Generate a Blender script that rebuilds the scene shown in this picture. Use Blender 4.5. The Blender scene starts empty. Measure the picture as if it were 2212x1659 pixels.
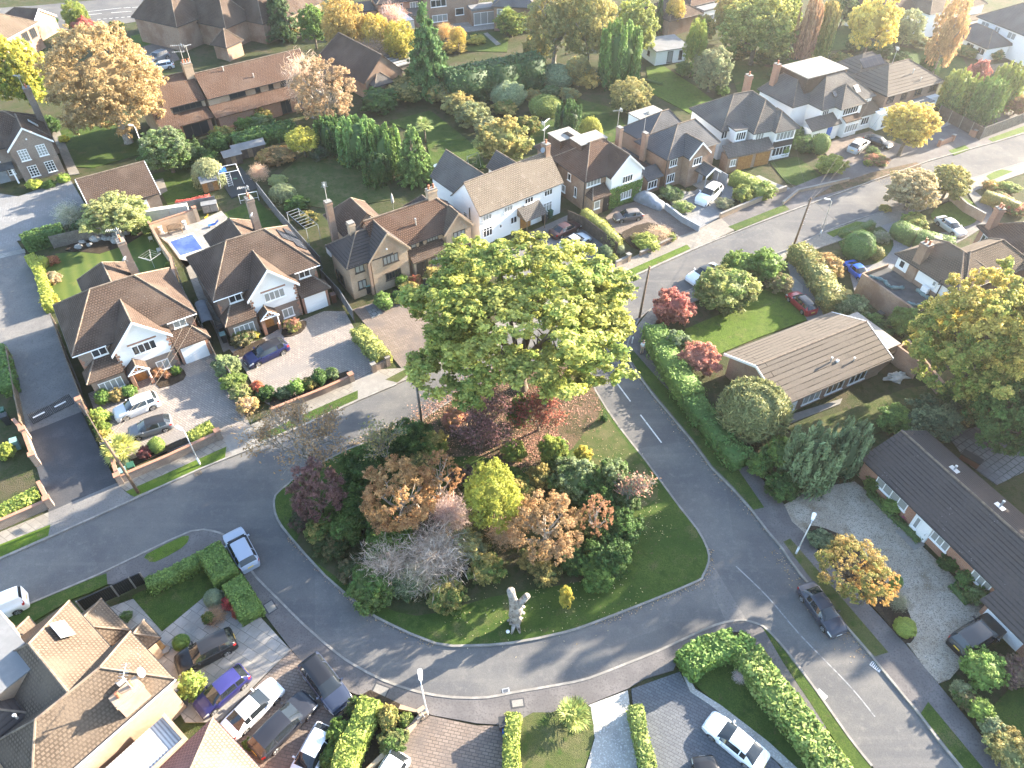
import bpy, math, random
import numpy as np
from mathutils import Vector, Matrix, Euler
from math import radians as RAD, sin, cos, pi
random.seed(7)
scene = bpy.context.scene
COL = scene.collection
# ---------------------------------------------------------------- camera
FPX, PW, PH = 1553.0, 2212.0, 1659.0      # focal length in photo units, photo size in the same units
TILT, CAMH = RAD(44.25), 50.0
cam = bpy.data.objects.new('camera', bpy.data.cameras.new('camera')); COL.objects.link(cam)
cam.location = (0, 0, CAMH); cam.rotation_euler = (pi/2 - TILT, 0, 0)
cam.data.sensor_width = 36.0; cam.data.lens = 36.0*FPX/PW; cam.data.clip_end = 2000; cam.data.clip_start = .5
scene.camera = cam
def ray(u, v):
    x = (u-PW/2)/FPX; y = (v-PH/2)/FPX
    return Vector((x, cos(TILT)-y*sin(TILT), -(sin(TILT)+y*cos(TILT))))
def G(u, v, z=0.0):
    """survey: point at height z seen at (u,v) of the photo plan"""
    r = ray(u, v); k = (CAMH-z)/-r.z
    return Vector((r.x*k, r.y*k, z))
def mpp(p):
    d = Vector(p)-Vector((0, 0, CAMH))
    return (d.y*cos(TILT)-d.z*sin(TILT))/FPX
# ---------------------------------------------------------------- materials
class NT:
    def __init__(s, name):
        s.m = bpy.data.materials.new(name); s.m.use_nodes = True
        s.t = s.m.node_tree; s.n = s.t.nodes; s.b = s.n['Principled BSDF']; s.out = s.n['Material Output']
    def N(s, typ, **kw):
        n = s.n.new(typ)
        for k, v in kw.items():
            if k.startswith('_'): setattr(n, k[1:], v)
            else: s.put(n.inputs[k.replace('__', ' ')], v)
        return n
    def put(s, sock, v):
        if hasattr(v, 'is_linked') or isinstance(v, bpy.types.NodeSocket): s.t.links.new(v, sock)
        else: sock.default_value = v
    def noise(s, vec, scale, detail=4, rough=.55):
        return s.N('ShaderNodeTexNoise', Vector=vec, Scale=scale, Detail=float(detail), Roughness=rough).outputs['Fac']
    def ramp(s, fac, lo, hi):
        n = s.N('ShaderNodeMapRange'); s.put(n.inputs['Value'], fac); n.inputs['From Min'].default_value = lo; n.inputs['From Max'].default_value = hi
        n.interpolation_type = 'SMOOTHSTEP'
        return n.outputs['Result']
    def mix(s, fac, a, b, mode='MIX'):
        n = s.n.new('ShaderNodeMix'); n.data_type = 'RGBA'; n.blend_type = mode
        s.put(n.inputs['Factor'], fac)
        for sock, v in ((n.inputs['A'], a), (n.inputs['B'], b)): pass
        A = [i for i in n.inputs if i.name == 'A' and i.type == 'RGBA'][0]; B = [i for i in n.inputs if i.name == 'B' and i.type == 'RGBA'][0]
        s.put(A, c4(a)); s.put(B, c4(b))
        return [o for o in n.outputs if o.type == 'RGBA'][0]
    def math(s, op, a, b=0.0):
        n = s.n.new('ShaderNodeMath'); n.operation = op; s.put(n.inputs[0], a); s.put(n.inputs[1], b); return n.outputs[0]
    def bump(s, h, dist, strength=1.0):
        n = s.N('ShaderNodeBump', Height=h, Distance=dist, Strength=strength); s.t.links.new(n.outputs['Normal'], s.b.inputs['Normal'])
    def pos(s): return s.N('ShaderNodeNewGeometry').outputs['Position']
    def uv(s): return s.N('ShaderNodeTexCoord').outputs['UV']
    def fin(s, col, rough=.85, spec=.3):
        s.put(s.b.inputs['Base Color'], c4(col)); s.put(s.b.inputs['Roughness'], rough); s.b.inputs['Specular IOR Level'].default_value = spec
        return s.m
def c4(c):
    if isinstance(c, (tuple, list)): return (c[0], c[1], c[2], 1.0)
    return c
def layered(name, base, layers, rough=.9, bump=None, uv=False, spec=.1):
    """base colour, then (colour, noise scale, lo, hi) layers"""
    t = NT(name); p = t.uv() if uv else t.pos(); c = base
    for i, (col, sc, lo, hi) in enumerate(layers):
        q = t.N('ShaderNodeVectorMath', _operation='ADD'); t.put(q.inputs[0], p); q.inputs[1].default_value = (i*17.3, i*7.7, i*3.1)
        c = t.mix(t.ramp(t.noise(q.outputs[0], sc), lo, hi), c, col)
    if bump: t.bump(t.noise(p, bump[0], 3), bump[1])
    return t.fin(c, rough, spec)
def plain(name, col, rough=.6, metal=0.0, spec=.4, var=0.0, coat=0.0):
    t = NT(name); c = col
    if var: c = t.mix(t.ramp(t.noise(t.pos(), 2.3, 5), .3, .7), tuple(x*(1-var) for x in col), tuple(min(1, x*(1+var)) for x in col))
    t.fin(c, rough, spec); t.b.inputs['Metallic'].default_value = metal; t.b.inputs['Coat Weight'].default_value = coat
    return t.m
def brickish(name, c1, c2, mortar, w, h, msize, blot=None, rough=.9, offset=.5, bump=.01, uv=True, blot2=None, rot=0.0, sq=1.0, lichen=None):
    t = NT(name); p = t.uv() if uv else t.pos()
    if rot:
        mp = t.N('ShaderNodeMapping'); t.put(mp.inputs['Vector'], p); mp.inputs['Rotation'].default_value = (0, 0, rot); p = mp.outputs[0]
    b = t.N('ShaderNodeTexBrick', Vector=p, Color1=c4(c1), Color2=c4(c2), Mortar=c4(mortar), Scale=1.0)
    b.inputs['Mortar Size'].default_value = msize; b.inputs['Brick Width'].default_value = w; b.inputs['Row Height'].default_value = h; b.offset = offset
    b.inputs['Mortar Smooth'].default_value = .2; b.inputs['Bias'].default_value = 0.0
    c = b.outputs['Color']
    wp = t.pos()
    if blot: c = t.mix(t.ramp(t.noise(wp, .35, 5), .42, .68), c, blot)
    if blot2: c = t.mix(t.ramp(t.noise(wp, 1.4, 6, .7), .52, .7), c, blot2)
    if lichen:
        vv = t.N('ShaderNodeTexVoronoi', Vector=wp, Scale=4.5); sp = t.ramp(vv.outputs['Distance'], .2, .08)
        sp = t.math('MULTIPLY', sp, t.ramp(t.noise(wp, .5, 3), .55, .68)); c = t.mix(sp, c, lichen)
    f = t.noise(wp, 9.0, 3); c = t.mix(t.math('MULTIPLY', f, .35), c, (0, 0, 0), 'MIX') if False else c
    g = t.N('ShaderNodeHueSaturation', Color=c); t.put(g.inputs['Value'], t.math('ADD', t.math('MULTIPLY', t.noise(wp, 6.0, 4, .7), .5), .75)); c = g.outputs[0]
    if bump: t.bump(b.outputs['Fac'], -bump)
    return t.fin(c, rough, .12)
MT = {}
LEAF_GAIN = 1.85
def lib():
    m = MT
    asp = NT('asphalt'); p = asp.pos()
    c = asp.mix(asp.ramp(asp.noise(p, .22, 5), .35, .7), (.105, .105, .108), (.15, .145, .138))
    c = asp.mix(asp.math('MULTIPLY', asp.ramp(asp.noise(p, 1.6, 6, .65), .5, .75), .5), c, (.20, .19, .175))
    st = asp.N('ShaderNodeMapping', Vector=p); st.inputs['Rotation'].default_value = (0, 0, RAD(-33)); st.inputs['Scale'].default_value = (.06, 1.0, 1)
    c = asp.mix(asp.math('MULTIPLY', asp.ramp(asp.noise(st.outputs[0], .9, 3), .5, .75), .4), c, (.19, .18, .168))
    g = asp.N('ShaderNodeHueSaturation', Color=c); asp.put(g.inputs['Value'], asp.math('ADD', asp.math('MULTIPLY', asp.noise(p, 14., 3, .8), .9), .55)); c = g.outputs[0]
    vo = asp.N('ShaderNodeTexVoronoi', Vector=p, Scale=.16, _feature='DISTANCE_TO_EDGE'); cr = asp.ramp(vo.outputs['Distance'], .012, .004)
    pt = asp.N('ShaderNodeTexVoronoi', Vector=p, Scale=.11); c = asp.mix(asp.math('MULTIPLY', asp.ramp(pt.outputs['Color'], .55, .6), .22), c, (.075, .075, .08))
    asp.bump(asp.noise(p, 30., 2), .01); m['asphalt'] = asp.fin(c, .9, .06)
    m['asphalt_new'] = layered('dark_tarmac', (.06, .062, .068), [((.085, .085, .09), .5, .4, .7), ((.05, .05, .055), 9, .45, .7)], .85, (25, .01))
    m['asphalt_pale'] = layered('worn_tarmac', (.15, .145, .142), [((.19, .18, .17), .5, .4, .7), ((.11, .105, .1), 8, .45, .75), ((.24, .21, .17), 1.3, .6, .8)], .85, (25, .01))
    m['asphalt_path'] = layered('footway_tarmac', (.115, .108, .108), [((.15, .14, .138), .7, .4, .7), ((.085, .08, .08), 8, .45, .75)], .85, (25, .01))
    m['grass'] = layered('lawn_grass', (.045, .08, .018), [((.072, .105, .024), .35, .35, .65), ((.03, .058, .014), 1.7, .48, .72), ((.115, .11, .05), .55, .55, .72), ((.085, .08, .04), 2.6, .6, .72), ((.034, .062, .014), 14, .42, .66), ((.1, .12, .04), 6, .62, .74)], .9, (22, .05))
    m['grass_dry'] = layered('thin_grass', (.075, .09, .032), [((.13, .12, .06), .5, .4, .7), ((.045, .08, .018), 1.3, .48, .7), ((.05, .06, .025), 12, .45, .7)], .95, (20, .05))
    m['grass_bright'] = layered('bright_grass', (.085, .14, .018), [((.11, .15, .03), .5, .4, .7), ((.055, .09, .018), 1.6, .48, .7), ((.15, .145, .06), 1.1, .58, .74), ((.05, .08, .015), 14, .42, .66)], .9, (22, .05))
    m['earth'] = layered('rough_ground', (.05, .06, .026), [((.075, .065, .04), .3, .4, .65), ((.035, .05, .016), 1.5, .45, .7), ((.09, .07, .045), 6, .55, .75)], .95, (9, .08))
    m['soil'] = layered('flower_bed_soil', (.045, .034, .026), [((.07, .055, .04), 2, .4, .7), ((.03, .024, .018), 9, .4, .7)], .95, (9, .06))
    # striped lawn
    t = NT('striped_lawn'); p = t.pos(); mp = t.N('ShaderNodeMapping', Vector=p); mp.inputs['Rotation'].default_value = (0, 0, RAD(-30))
    w = t.N('ShaderNodeTexWave', Vector=mp.outputs[0], Scale=.21, Distortion=.4); w.inputs['Detail Scale'].default_value = 1.0
    c = t.mix(w.outputs['Fac'], (.06, .098, .017), (.105, .135, .026)); c = t.mix(t.ramp(t.noise(p, .8, 5), .5, .75), c, (.13, .14, .035))
    c = t.mix(t.math('MULTIPLY', t.noise(p, 14, 3, .8), .5), c, (.05, .08, .015)); t.bump(t.noise(p, 22, 3), .05); m['grass_stripe'] = t.fin(c, .9)
    m['gravel'] = layered('pale_gravel', (.29, .255, .205), [((.36, .325, .27), .4, .4, .65), ((.19, .15, .105), .7, .52, .7), ((.165, .145, .115), 11, .5, .62), ((.46, .43, .39), 17, .56, .68)], .95, (14, .05))
    m['gravel_grey'] = layered('white_gravel', (.33, .325, .305), [((.26, .255, .24), .8, .45, .7), ((.52, .52, .5), 8, .5, .7)], .95, (14, .04))
    m['leaf_litter'] = layered('leaf_litter', (.10, .072, .048), [((.15, .10, .07), 1.2, .4, .65), ((.06, .055, .03), .5, .42, .65), ((.2, .13, .09), 9, .55, .68), ((.045, .05, .02), 2.2, .5, .7)], .95, (9, .06))
    m['block'] = brickish('block_paving', (.225, .198, .178), (.295, .26, .232), (.14, .126, .116), .42, .21, .022, blot=(.2, .182, .17), uv=False, bump=.006, rot=.6)
    m['block_grey'] = brickish('grey_block_paving', (.20, .205, .21), (.25, .25, .252), (.13, .13, .135), .42, .21, .022, blot=(.18, .18, .18), uv=False, bump=.006, rot=.4)
    m['block_brown'] = brickish('brown_block_paving', (.175, .138, .115), (.22, .178, .15), (.095, .08, .07), .42, .21, .025, blot=(.13, .11, .1), uv=False, bump=.006, rot=.2)
    m['block_dark'] = brickish('slate_block_paving', (.105, .112, .125), (.13, .138, .15), (.075, .08, .09), .42, .21, .02, uv=False, bump=.006, rot=.5)
    m['slab'] = brickish('paving_slabs', (.2, .182, .158), (.255, .235, .205), (.15, .14, .12), .9, .62, .03, blot=(.185, .17, .15), uv=False, bump=.006, rot=RAD(32))
    m['patio'] = brickish('patio_slabs', (.25, .238, .22), (.315, .3, .28), (.15, .142, .13), .95, .7, .025, blot=(.22, .21, .195), uv=False, bump=.006, rot=RAD(30))
    m['patio_dark'] = brickish('old_patio_slabs', (.15, .155, .16), (.19, .195, .2), (.07, .08, .07), .6, .6, .04, blot=(.12, .12, .125), uv=False, bump=.006, rot=RAD(-32))
    m['concrete'] = layered('concrete', (.215, .203, .188), [((.26, .25, .23), .8, .4, .7), ((.2, .195, .18), 3, .5, .75), ((.16, .155, .15), 10, .55, .75)], .9, (20, .01))
    m['kerb'] = layered('kerb_stone', (.2, .19, .175), [((.27, .255, .235), 1.3, .4, .65), ((.2, .19, .17), 5, .5, .7)], .9)
    m['line'] = layered('road_paint', (.62, .62, .6), [((.3, .3, .3), 3, .5, .75), ((.45, .45, .44), 12, .45, .7)], .7)
    m['line_worn'] = layered('worn_road_paint', (.27, .27, .27), [((.14, .14, .142), 2.5, .45, .65)], .8)
    # roofs
    def roof(k, c1, c2, blot, blot2, h=.24, w=.26, mo=.6, lichen=None): m[k] = brickish('tiles_'+k, c1, c2, tuple(x*mo for x in c1), w, h, .05, blot=blot, blot2=blot2, bump=.03, rough=.92, lichen=lichen)
    roof('r_brown', (.088, .062, .05), (.12, .084, .066), (.105, .078, .062), (.075, .056, .048), lichen=(.28, .27, .24))
    roof('r_red', (.112, .07, .053), (.145, .09, .067), (.12, .082, .064), (.092, .064, .051))
    roof('r_tan', (.125, .096, .074), (.155, .12, .092), (.138, .107, .082), (.105, .083, .066), lichen=(.3, .29, .25))
    roof('r_pale', (.19, .158, .126), (.225, .188, .15), (.17, .142, .114), (.21, .178, .15))
    roof('r_grey', (.125, .115, .108), (.155, .142, .132), (.135, .125, .115), (.105, .098, .093))
    roof('r_slate', (.098, .1, .108), (.12, .122, .13), (.11, .11, .115), (.085, .087, .093))
    roof('r_dark', (.07, .06, .058), (.078, .068, .065), (.078, .066, .062), (.068, .059, .057), h=.36, w=60, lichen=(.2, .19, .18))
    roof('r_line', (.125, .105, .088), (.15, .127, .106), (.135, .114, .096), (.1, .086, .073), h=.55, w=60, mo=.3, lichen=(.07, .06, .05))
    roof('r_pink', (.3, .15, .125), (.35, .18, .15), (.31, .16, .135), (.27, .14, .12), h=.25)
    m['ridge_pale'] = layered('ridge_tiles_pale', (.2, .16, .125), [((.14, .11, .09), 2.5, .45, .6)], .9)
    m['ridge_dark'] = layered('ridge_tiles_dark', (.15, .12, .1), [((.21, .18, .15), 2.5, .45, .6)], .9)
    # walls
    def bw(k, a, b, mo, blot=None): m[k] = brickish('brick_'+k, a, b, mo, .225, .075, .012, blot=blot, bump=.004)
    bw('b_grey', (.19, .135, .105), (.25, .185, .15), (.3, .28, .25), (.2, .15, .125))
    bw('b_red', (.31, .13, .075), (.38, .17, .1), (.33, .27, .22))
    bw('b_buff', (.37, .27, .185), (.45, .33, .23), (.4, .35, .29), (.33, .235, .165))
    bw('b_brown', (.25, .155, .105), (.32, .2, .14), (.33, .29, .24), (.22, .14, .1))
    m['white'] = layered('white_render', (.8, .8, .79), [((.7, .69, .67), .8, .55, .8)], .85)
    m['cream'] = layered('cream_render', (.72, .69, .62), [((.62, .59, .53), .8, .5, .8)], .85)
    m['pvc'] = plain('white_plastic', (.82, .82, .82), .35)
    m['glass'] = plain('window_glass', (.025, .03, .036), .06, spec=.6)
    m['glass_net'] = plain('curtained_glass', (.28, .29, .28), .12, spec=.5)
    m['glass_roof'] = plain('conservatory_glazing', (.5, .56, .58), .15, spec=.5)
    m['black'] = plain('black_plastic', (.018, .018, .02), .45)
    m['dark'] = plain('dark_frame', (.05, .042, .036), .5)
    m['wood'] = layered('weathered_timber', (.17, .125, .085), [((.23, .17, .12), 3, .4, .65), ((.11, .085, .06), 8, .5, .7)], .85)
    m['wood_grey'] = layered('grey_timber', (.17, .15, .13), [((.22, .2, .175), 2, .4, .65), ((.11, .1, .09), 8, .5, .7)], .9)
    m['wood_dark'] = layered('dark_timber', (.075, .06, .05), [((.11, .09, .075), 2, .4, .65)], .9)
    m['oak_door'] = layered('oak_board', (.36, .19, .07), [((.28, .14, .05), 4, .4, .6)], .5)
    m['pole_wood'] = layered('pole_timber', (.15, .10, .07), [((.21, .15, .11), 4, .4, .65)], .85)
    m['galv'] = plain('galvanised_steel', (.55, .55, .54), .45, .6)
    m['white_metal'] = plain('white_painted_metal', (.75, .76, .77), .4)
    m['felt'] = layered('grey_roofing_felt', (.17, .175, .18), [((.21, .21, .215), 1.0, .4, .7), ((.18, .18, .185), 5, .5, .7)], .9)
    m['felt_dark'] = layered('dark_roofing_felt', (.06, .062, .066), [((.09, .09, .092), 1.0, .4, .7)], .85)
    m['felt_pale'] = layered('pale_roofing_felt', (.3, .28, .25), [((.24, .22, .2), 1.0, .4, .7), ((.36, .34, .31), 4, .5, .7)], .9)
    m['corr'] = brickish('corrugated_sheet', (.5, .52, .54), (.5, .52, .54), (.3, .31, .33), 40, .22, .05, uv=True, bump=.03, offset=0)
    m['corr_grey'] = brickish('ribbed_sheet', (.3, .3, .29), (.3, .3, .29), (.12, .12, .12), 40, .9, .16, uv=True, bump=.05, offset=0)
    m['solar'] = brickish('solar_cells', (.03, .034, .045), (.034, .038, .05), (.09, .09, .1), 1.0, 1.6, .03, offset=0, bump=0, rough=.25)
    m['solar'].node_tree.nodes['Principled BSDF'].inputs['Roughness'].default_value = .2
    m['pool'] = layered('pool_cover', (.05, .09, .55), [((.09, .14, .62), .6, .4, .65), ((.04, .07, .42), 3, .5, .75)], .35, (3, .02))
    m['rock'] = layered('rockery_stone', (.3, .29, .275), [((.42, .41, .39), 2, .4, .65), ((.19, .185, .175), 6, .5, .7)], .95, (4, .1))
    m['tarp'] = layered('green_tarpaulin', (.1, .16, .155), [((.17, .24, .235), 2.5, .4, .65), ((.06, .1, .1), 6, .5, .7)], .55, (3, .12))
    m['bark'] = layered('bark', (.13, .105, .08), [((.2, .17, .14), 3, .4, .65), ((.07, .058, .045), 7, .45, .7)], .95, (8, .05))
    m['bark_pale'] = layered('pale_bark', (.3, .27, .235), [((.42, .385, .34), 3, .4, .65), ((.19, .165, .14), 7, .45, .7)], .95, (8, .04))
    m['twig'] = layered('dry_twigs', (.32, .265, .21), [((.42, .36, .3), 1.5, .4, .65), ((.2, .15, .115), 4, .45, .7)], .95)
    m['dead_wood'] = layered('dead_wood', (.25, .225, .2), [((.33, .31, .285), 2, .4, .65), ((.13, .115, .1), 5, .5, .66), ((.06, .052, .045), 2.4, .6, .68)], .9, (5, .12))
    m['rubber'] = plain('tyre_rubber', (.02, .02, .021), .8)
    m['rim'] = plain('alloy_rim', (.5, .5, .51), .35, .8)
    m['carglass'] = plain('car_glass', (.016, .02, .024), .04, spec=.7)
    m['lamp_glass'] = plain('headlamp_lens', (.65, .67, .68), .12, spec=.6)
    m['tail_glass'] = plain('tail_lamp_lens', (.42, .02, .02), .2, spec=.5)
    m['plate_y'] = plain('yellow_plate', (.72, .5, .06), .5); m['plate_w'] = plain('white_plate', (.75, .75, .72), .5)
    m['cover'] = layered('car_cover_cloth', (.19, .21, .235), [((.25, .27, .3), 1.5, .4, .65)], .6, (3, .06))
    m['skin'] = plain('skin', (.5, .3, .22), .6); m['shirt'] = plain('white_shirt', (.75, .77, .8), .85); m['trousers'] = plain('beige_trousers', (.33, .27, .2), .9); m['hair'] = plain('grey_hair', (.12, .1, .09), .8)
    m['terracotta'] = plain('terracotta', (.36, .14, .075), .8, var=.2)
    m['green_bin'] = plain('dark_green_plastic', (.02, .075, .045), .45); m['teal_bin'] = plain('teal_plastic', (.16, .28, .27), .5); m['blue'] = plain('blue_plastic', (.03, .13, .45), .5); m['bin_black'] = plain('bin_black_plastic', (.025, .027, .03), .5); m['bin_brown'] = plain('brown_plastic', (.1, .045, .03), .5)
    m['yellow'] = plain('yellow_plastic', (.7, .45, .03), .5); m['stone_white'] = plain('white_stone', (.5, .485, .45), .8, var=.1)
    m['grey_fence'] = layered('slate_blue_boards', (.13, .135, .14), [((.17, .175, .185), 1.5, .4, .65)], .85); m['grey_wall'] = layered('grey_painted_wall', (.25, .27, .3), [((.3, .32, .35), 1.5, .4, .65)], .85)
    m['trampo'] = plain('black_mat', (.025, .03, .033), .8)
    # car paint and foliage take their colour from the object
    t = NT('car_paint'); oi = t.N('ShaderNodeObjectInfo'); t.put(t.b.inputs['Base Color'], oi.outputs['Color']); t.b.inputs['Roughness'].default_value = .28; t.b.inputs['Metallic'].default_value = .0; t.b.inputs['Specular IOR Level'].default_value = .35; t.b.inputs['Coat Weight'].default_value = .25; t.b.inputs['Coat Roughness'].default_value = .05
    m['paint'] = t.m
    def foliage(k, transl, rough):
        t = NT('leaves_'+k); oi = t.N('ShaderNodeObjectInfo'); at = t.N('ShaderNodeAttribute', _attribute_name='tint')
        ob = t.N('ShaderNodeAttribute', _attribute_name='color_b', _attribute_type='OBJECT')
        sp = t.N('ShaderNodeSeparateColor', Color=at.outputs['Color'])
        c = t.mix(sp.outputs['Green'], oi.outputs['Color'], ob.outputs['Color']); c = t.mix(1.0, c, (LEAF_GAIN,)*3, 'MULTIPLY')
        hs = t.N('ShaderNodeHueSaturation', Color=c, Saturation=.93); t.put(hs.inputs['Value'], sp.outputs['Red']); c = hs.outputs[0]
        t.fin(c, rough, .2)
        tr = t.N('ShaderNodeBsdfTranslucent', Color=c); mx = t.N('ShaderNodeMixShader', Fac=transl)
        t.t.links.new(t.b.outputs[0], mx.inputs[1]); t.t.links.new(tr.outputs[0], mx.inputs[2]); t.t.links.new(mx.outputs[0], t.out.inputs['Surface'])
        m['leaf_'+k] = t.m
    foliage('soft', .42, .6); foliage('hard', .25, .62)
lib()
# ---------------------------------------------------------------- mesh building
class MB:
    def __init__(s, M=None): s.v = []; s.f = []; s.M = M
    def add(s, pts):
        i = len(s.v)
        for p in pts:
            p = Vector(p); s.v.append(s.M @ p if s.M else p)
        return i
    def poly(s, pts):
        i = s.add(pts); s.f.append(tuple(range(i, i+len(pts)))); return s
    def box(s, x0, x1, y0, y1, z0, z1):
        i = s.add([(x0,y0,z0),(x1,y0,z0),(x1,y1,z0),(x0,y1,z0),(x0,y0,z1),(x1,y0,z1),(x1,y1,z1),(x0,y1,z1)])
        for q in ((3,2,1,0),(4,5,6,7),(0,1,5,4),(1,2,6,5),(2,3,7,6),(3,0,4,7)): s.f.append(tuple(i+k for k in q))
        return s
    def obox(s, c, sz, rz=0, ry=0):
        M = Matrix.Translation(Vector(c)) @ Matrix.Rotation(rz, 4, 'Z') @ Matrix.Rotation(ry, 4, 'Y')
        o = s.M; s.M = (o @ M) if o else M
        s.box(-sz[0]/2, sz[0]/2, -sz[1]/2, sz[1]/2, -sz[2]/2, sz[2]/2); s.M = o; return s
    def prism(s, pts, z0, z1, top=True, bottom=True):
        n = len(pts); a = sum(pts[i][0]*pts[(i+1)%n][1]-pts[(i+1)%n][0]*pts[i][1] for i in range(n))
        if a < 0: pts = list(reversed(pts))
        i = s.add([(p[0], p[1], z0) for p in pts]+[(p[0], p[1], z1) for p in pts])
        for k in range(n): s.f.append((i+k, i+(k+1)%n, i+n+(k+1)%n, i+n+k))
        if top: s.f.append(tuple(range(i+n, i+2*n)))
        if bottom: s.f.append(tuple(range(i+n-1, i-1, -1)))
        return s
    def tube(s, pts, r, n=6, cap=True):
        pts = [Vector(p) for p in pts]; r = r if isinstance(r, (list, tuple)) else [r]*len(pts); rings = []
        for k, p in enumerate(pts):
            d = (pts[min(k+1, len(pts)-1)]-pts[max(k-1, 0)]).normalized(); a = d.cross(Vector((.31, .2, .93)) if abs(d.z) < .9 else Vector((1, 0, 0))).normalized(); b = d.cross(a)
            rings.append(s.add([p+(a*cos(2*pi*j/n)+b*sin(2*pi*j/n))*r[k] for j in range(n)]))
        for k in range(len(pts)-1):
            for j in range(n): s.f.append((rings[k]+j, rings[k]+(j+1)%n, rings[k+1]+(j+1)%n, rings[k+1]+j))
        if cap:
            s.f.append(tuple(rings[0]+j for j in reversed(range(n)))); s.f.append(tuple(rings[-1]+j for j in range(n)))
        return s
    def lathe(s, prof, n=16, c=(0, 0, 0)):
        rings = []
        for r, z in prof: rings.append(s.add([(c[0]+max(r, .001)*cos(2*pi*j/n), c[1]+max(r, .001)*sin(2*pi*j/n), c[2]+z) for j in range(n)]))
        for k in range(len(prof)-1):
            for j in range(n): s.f.append((rings[k]+j, rings[k]+(j+1)%n, rings[k+1]+(j+1)%n, rings[k+1]+j))
        s.f.append(tuple(rings[-1]+j for j in range(n))); return s
    def mesh(s, name, mat, smooth=False, uv=True):
        me = bpy.data.meshes.new(name); me.from_pydata([tuple(v) for v in s.v], [], s.f); me.update()
        if mat: me.materials.append(MT[mat] if isinstance(mat, str) else mat)
        if uv and me.polygons:
            ul = me.uv_layers.new(name='UVMap'); data = np.zeros(len(me.loops)*2, dtype=np.float32)
            for p in me.polygons:
                n = p.normal
                if abs(n.z) > .985: ax, ay = Vector((1, 0, 0)), Vector((0, 1, 0))
                else: ax = Vector((0, 0, 1)).cross(n).normalized(); ay = n.cross(ax)
                for li in p.loop_indices:
                    co = me.vertices[me.loops[li].vertex_index].co; data[2*li] = co.dot(ax); data[2*li+1] = co.dot(ay)
            ul.data.foreach_set('uv', data)
        if smooth: me.polygons.foreach_set('use_smooth', [True]*len(me.polygons))
        return me
    def obj(s, name, mat, parent=None, smooth=False, uv=True):
        o = bpy.data.objects.new(name, s.mesh(name, mat, smooth, uv)); COL.objects.link(o)
        if parent: o.parent = parent
        return o
def tag(o, label, cat, group=None, kind=None):
    o['label'] = label; o['category'] = cat
    if group: o['group'] = group
    if kind: o['kind'] = kind
    return o
def struct(o, label=None):
    o['kind'] = 'structure'
    if label: o['label'] = label
    return o
def empty(name, loc=(0, 0, 0), rz=0.0, label=None, cat=None, group=None):
    o = bpy.data.objects.new(name, None); o.empty_display_size = .3; COL.objects.link(o); o.location = loc; o.rotation_euler = (0, 0, rz)
    if label: tag(o, label, cat, group)
    return o
def mobj(name, me, parent=None):
    o = bpy.data.objects.new(name, me); COL.objects.link(o)
    if parent: o.parent = parent
    return o
def kids(o): return [c for c in bpy.data.objects if c.parent == o]
def copy_tree(o, parent=None):
    c = o.copy(); COL.objects.link(c)
    if parent: c.parent = parent
    for ch in KID.get(o.name, []) or kids(o): copy_tree(ch, c)
    return c
KID = {}
def spline(pts, n=6, closed=False):
    """Catmull-Rom through 2-D/3-D points"""
    P = [Vector(p) for p in pts]; out = []; N = len(P); R = range(N if closed else N-1)
    for i in R:
        a = P[(i-1) % N] if closed or i > 0 else P[i]; b = P[i]; c = P[(i+1) % N]; d = P[(i+2) % N] if closed or i+2 < N else c
        for k in range(n):
            t = k/n; out.append(.5*((2*b)+(c-a)*t+(2*a-5*b+4*c-d)*t*t+(3*b-a-3*c+d)*t**3))
    if not closed: out.append(P[-1])
    return out
# ---------------------------------------------------------------- foliage
def unit(a): return a/np.maximum(np.linalg.norm(a, axis=1, keepdims=True), 1e-6)
def leafmesh(name, P, T, N, S, asp, R, B, mat, core=None, fold=.25):
    n = len(P); T = unit(T - N*np.sum(T*N, axis=1, keepdims=True)); Bv = np.cross(N, T); S = S[:, None]
    q = np.stack([P-T*S, P+Bv*S*asp+N*S*fold, P+T*S, P-Bv*S*asp+N*S*fold], axis=1).reshape(-1, 3)
    F = np.arange(4*n).reshape(-1, 4); col = np.stack([R, B, np.zeros(n), np.ones(n)], axis=1)
    if core is not None:
        cv, cf, cr, cb = core
        F = np.concatenate([F, cf+len(q)]); q = np.concatenate([q, cv]); col = np.concatenate([col, np.tile([cr, cb, 0, 1.], (len(cf), 1))])
    me = bpy.data.meshes.new(name); me.vertices.add(len(q)); me.vertices.foreach_set('co', q.astype(np.float32).ravel())
    me.loops.add(F.size); me.loops.foreach_set('vertex_index', F.astype(np.int32).ravel())
    me.polygons.add(len(F)); me.polygons.foreach_set('loop_start', np.arange(0, F.size, 4, dtype=np.int32))
    me.update(calc_edges=True)
    a = me.attributes.new('tint', 'FLOAT_COLOR', 'FACE'); a.data.foreach_set('color', col.astype(np.float32).ravel())
    me.materials.append(MT['leaf_'+mat]); return me
def blob(sc, rng, nu=20, nv=12, bump=.08, c=(0, 0, 0)):
    th = np.linspace(0, 2*pi, nu, endpoint=False); ph = np.linspace(.02, pi-.02, nv); k = rng.uniform(1, 5, (4, 3)); o = rng.uniform(0, 6, 4)
    d = np.array([[sin(p)*cos(t), sin(p)*sin(t), cos(p)] for p in ph for t in th])
    r = 1+bump*sum(np.sin(d@k[i]*2.2+o[i]) for i in range(4))/2
    v = d*r[:, None]*np.array(sc)+np.array(c)
    f = [[i*nu+j, (i+1)*nu+j, (i+1)*nu+(j+1) % nu, i*nu+(j+1) % nu] for i in range(nv-1) for j in range(nu)]
    return v, np.array(f)
CROWN = {}
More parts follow.
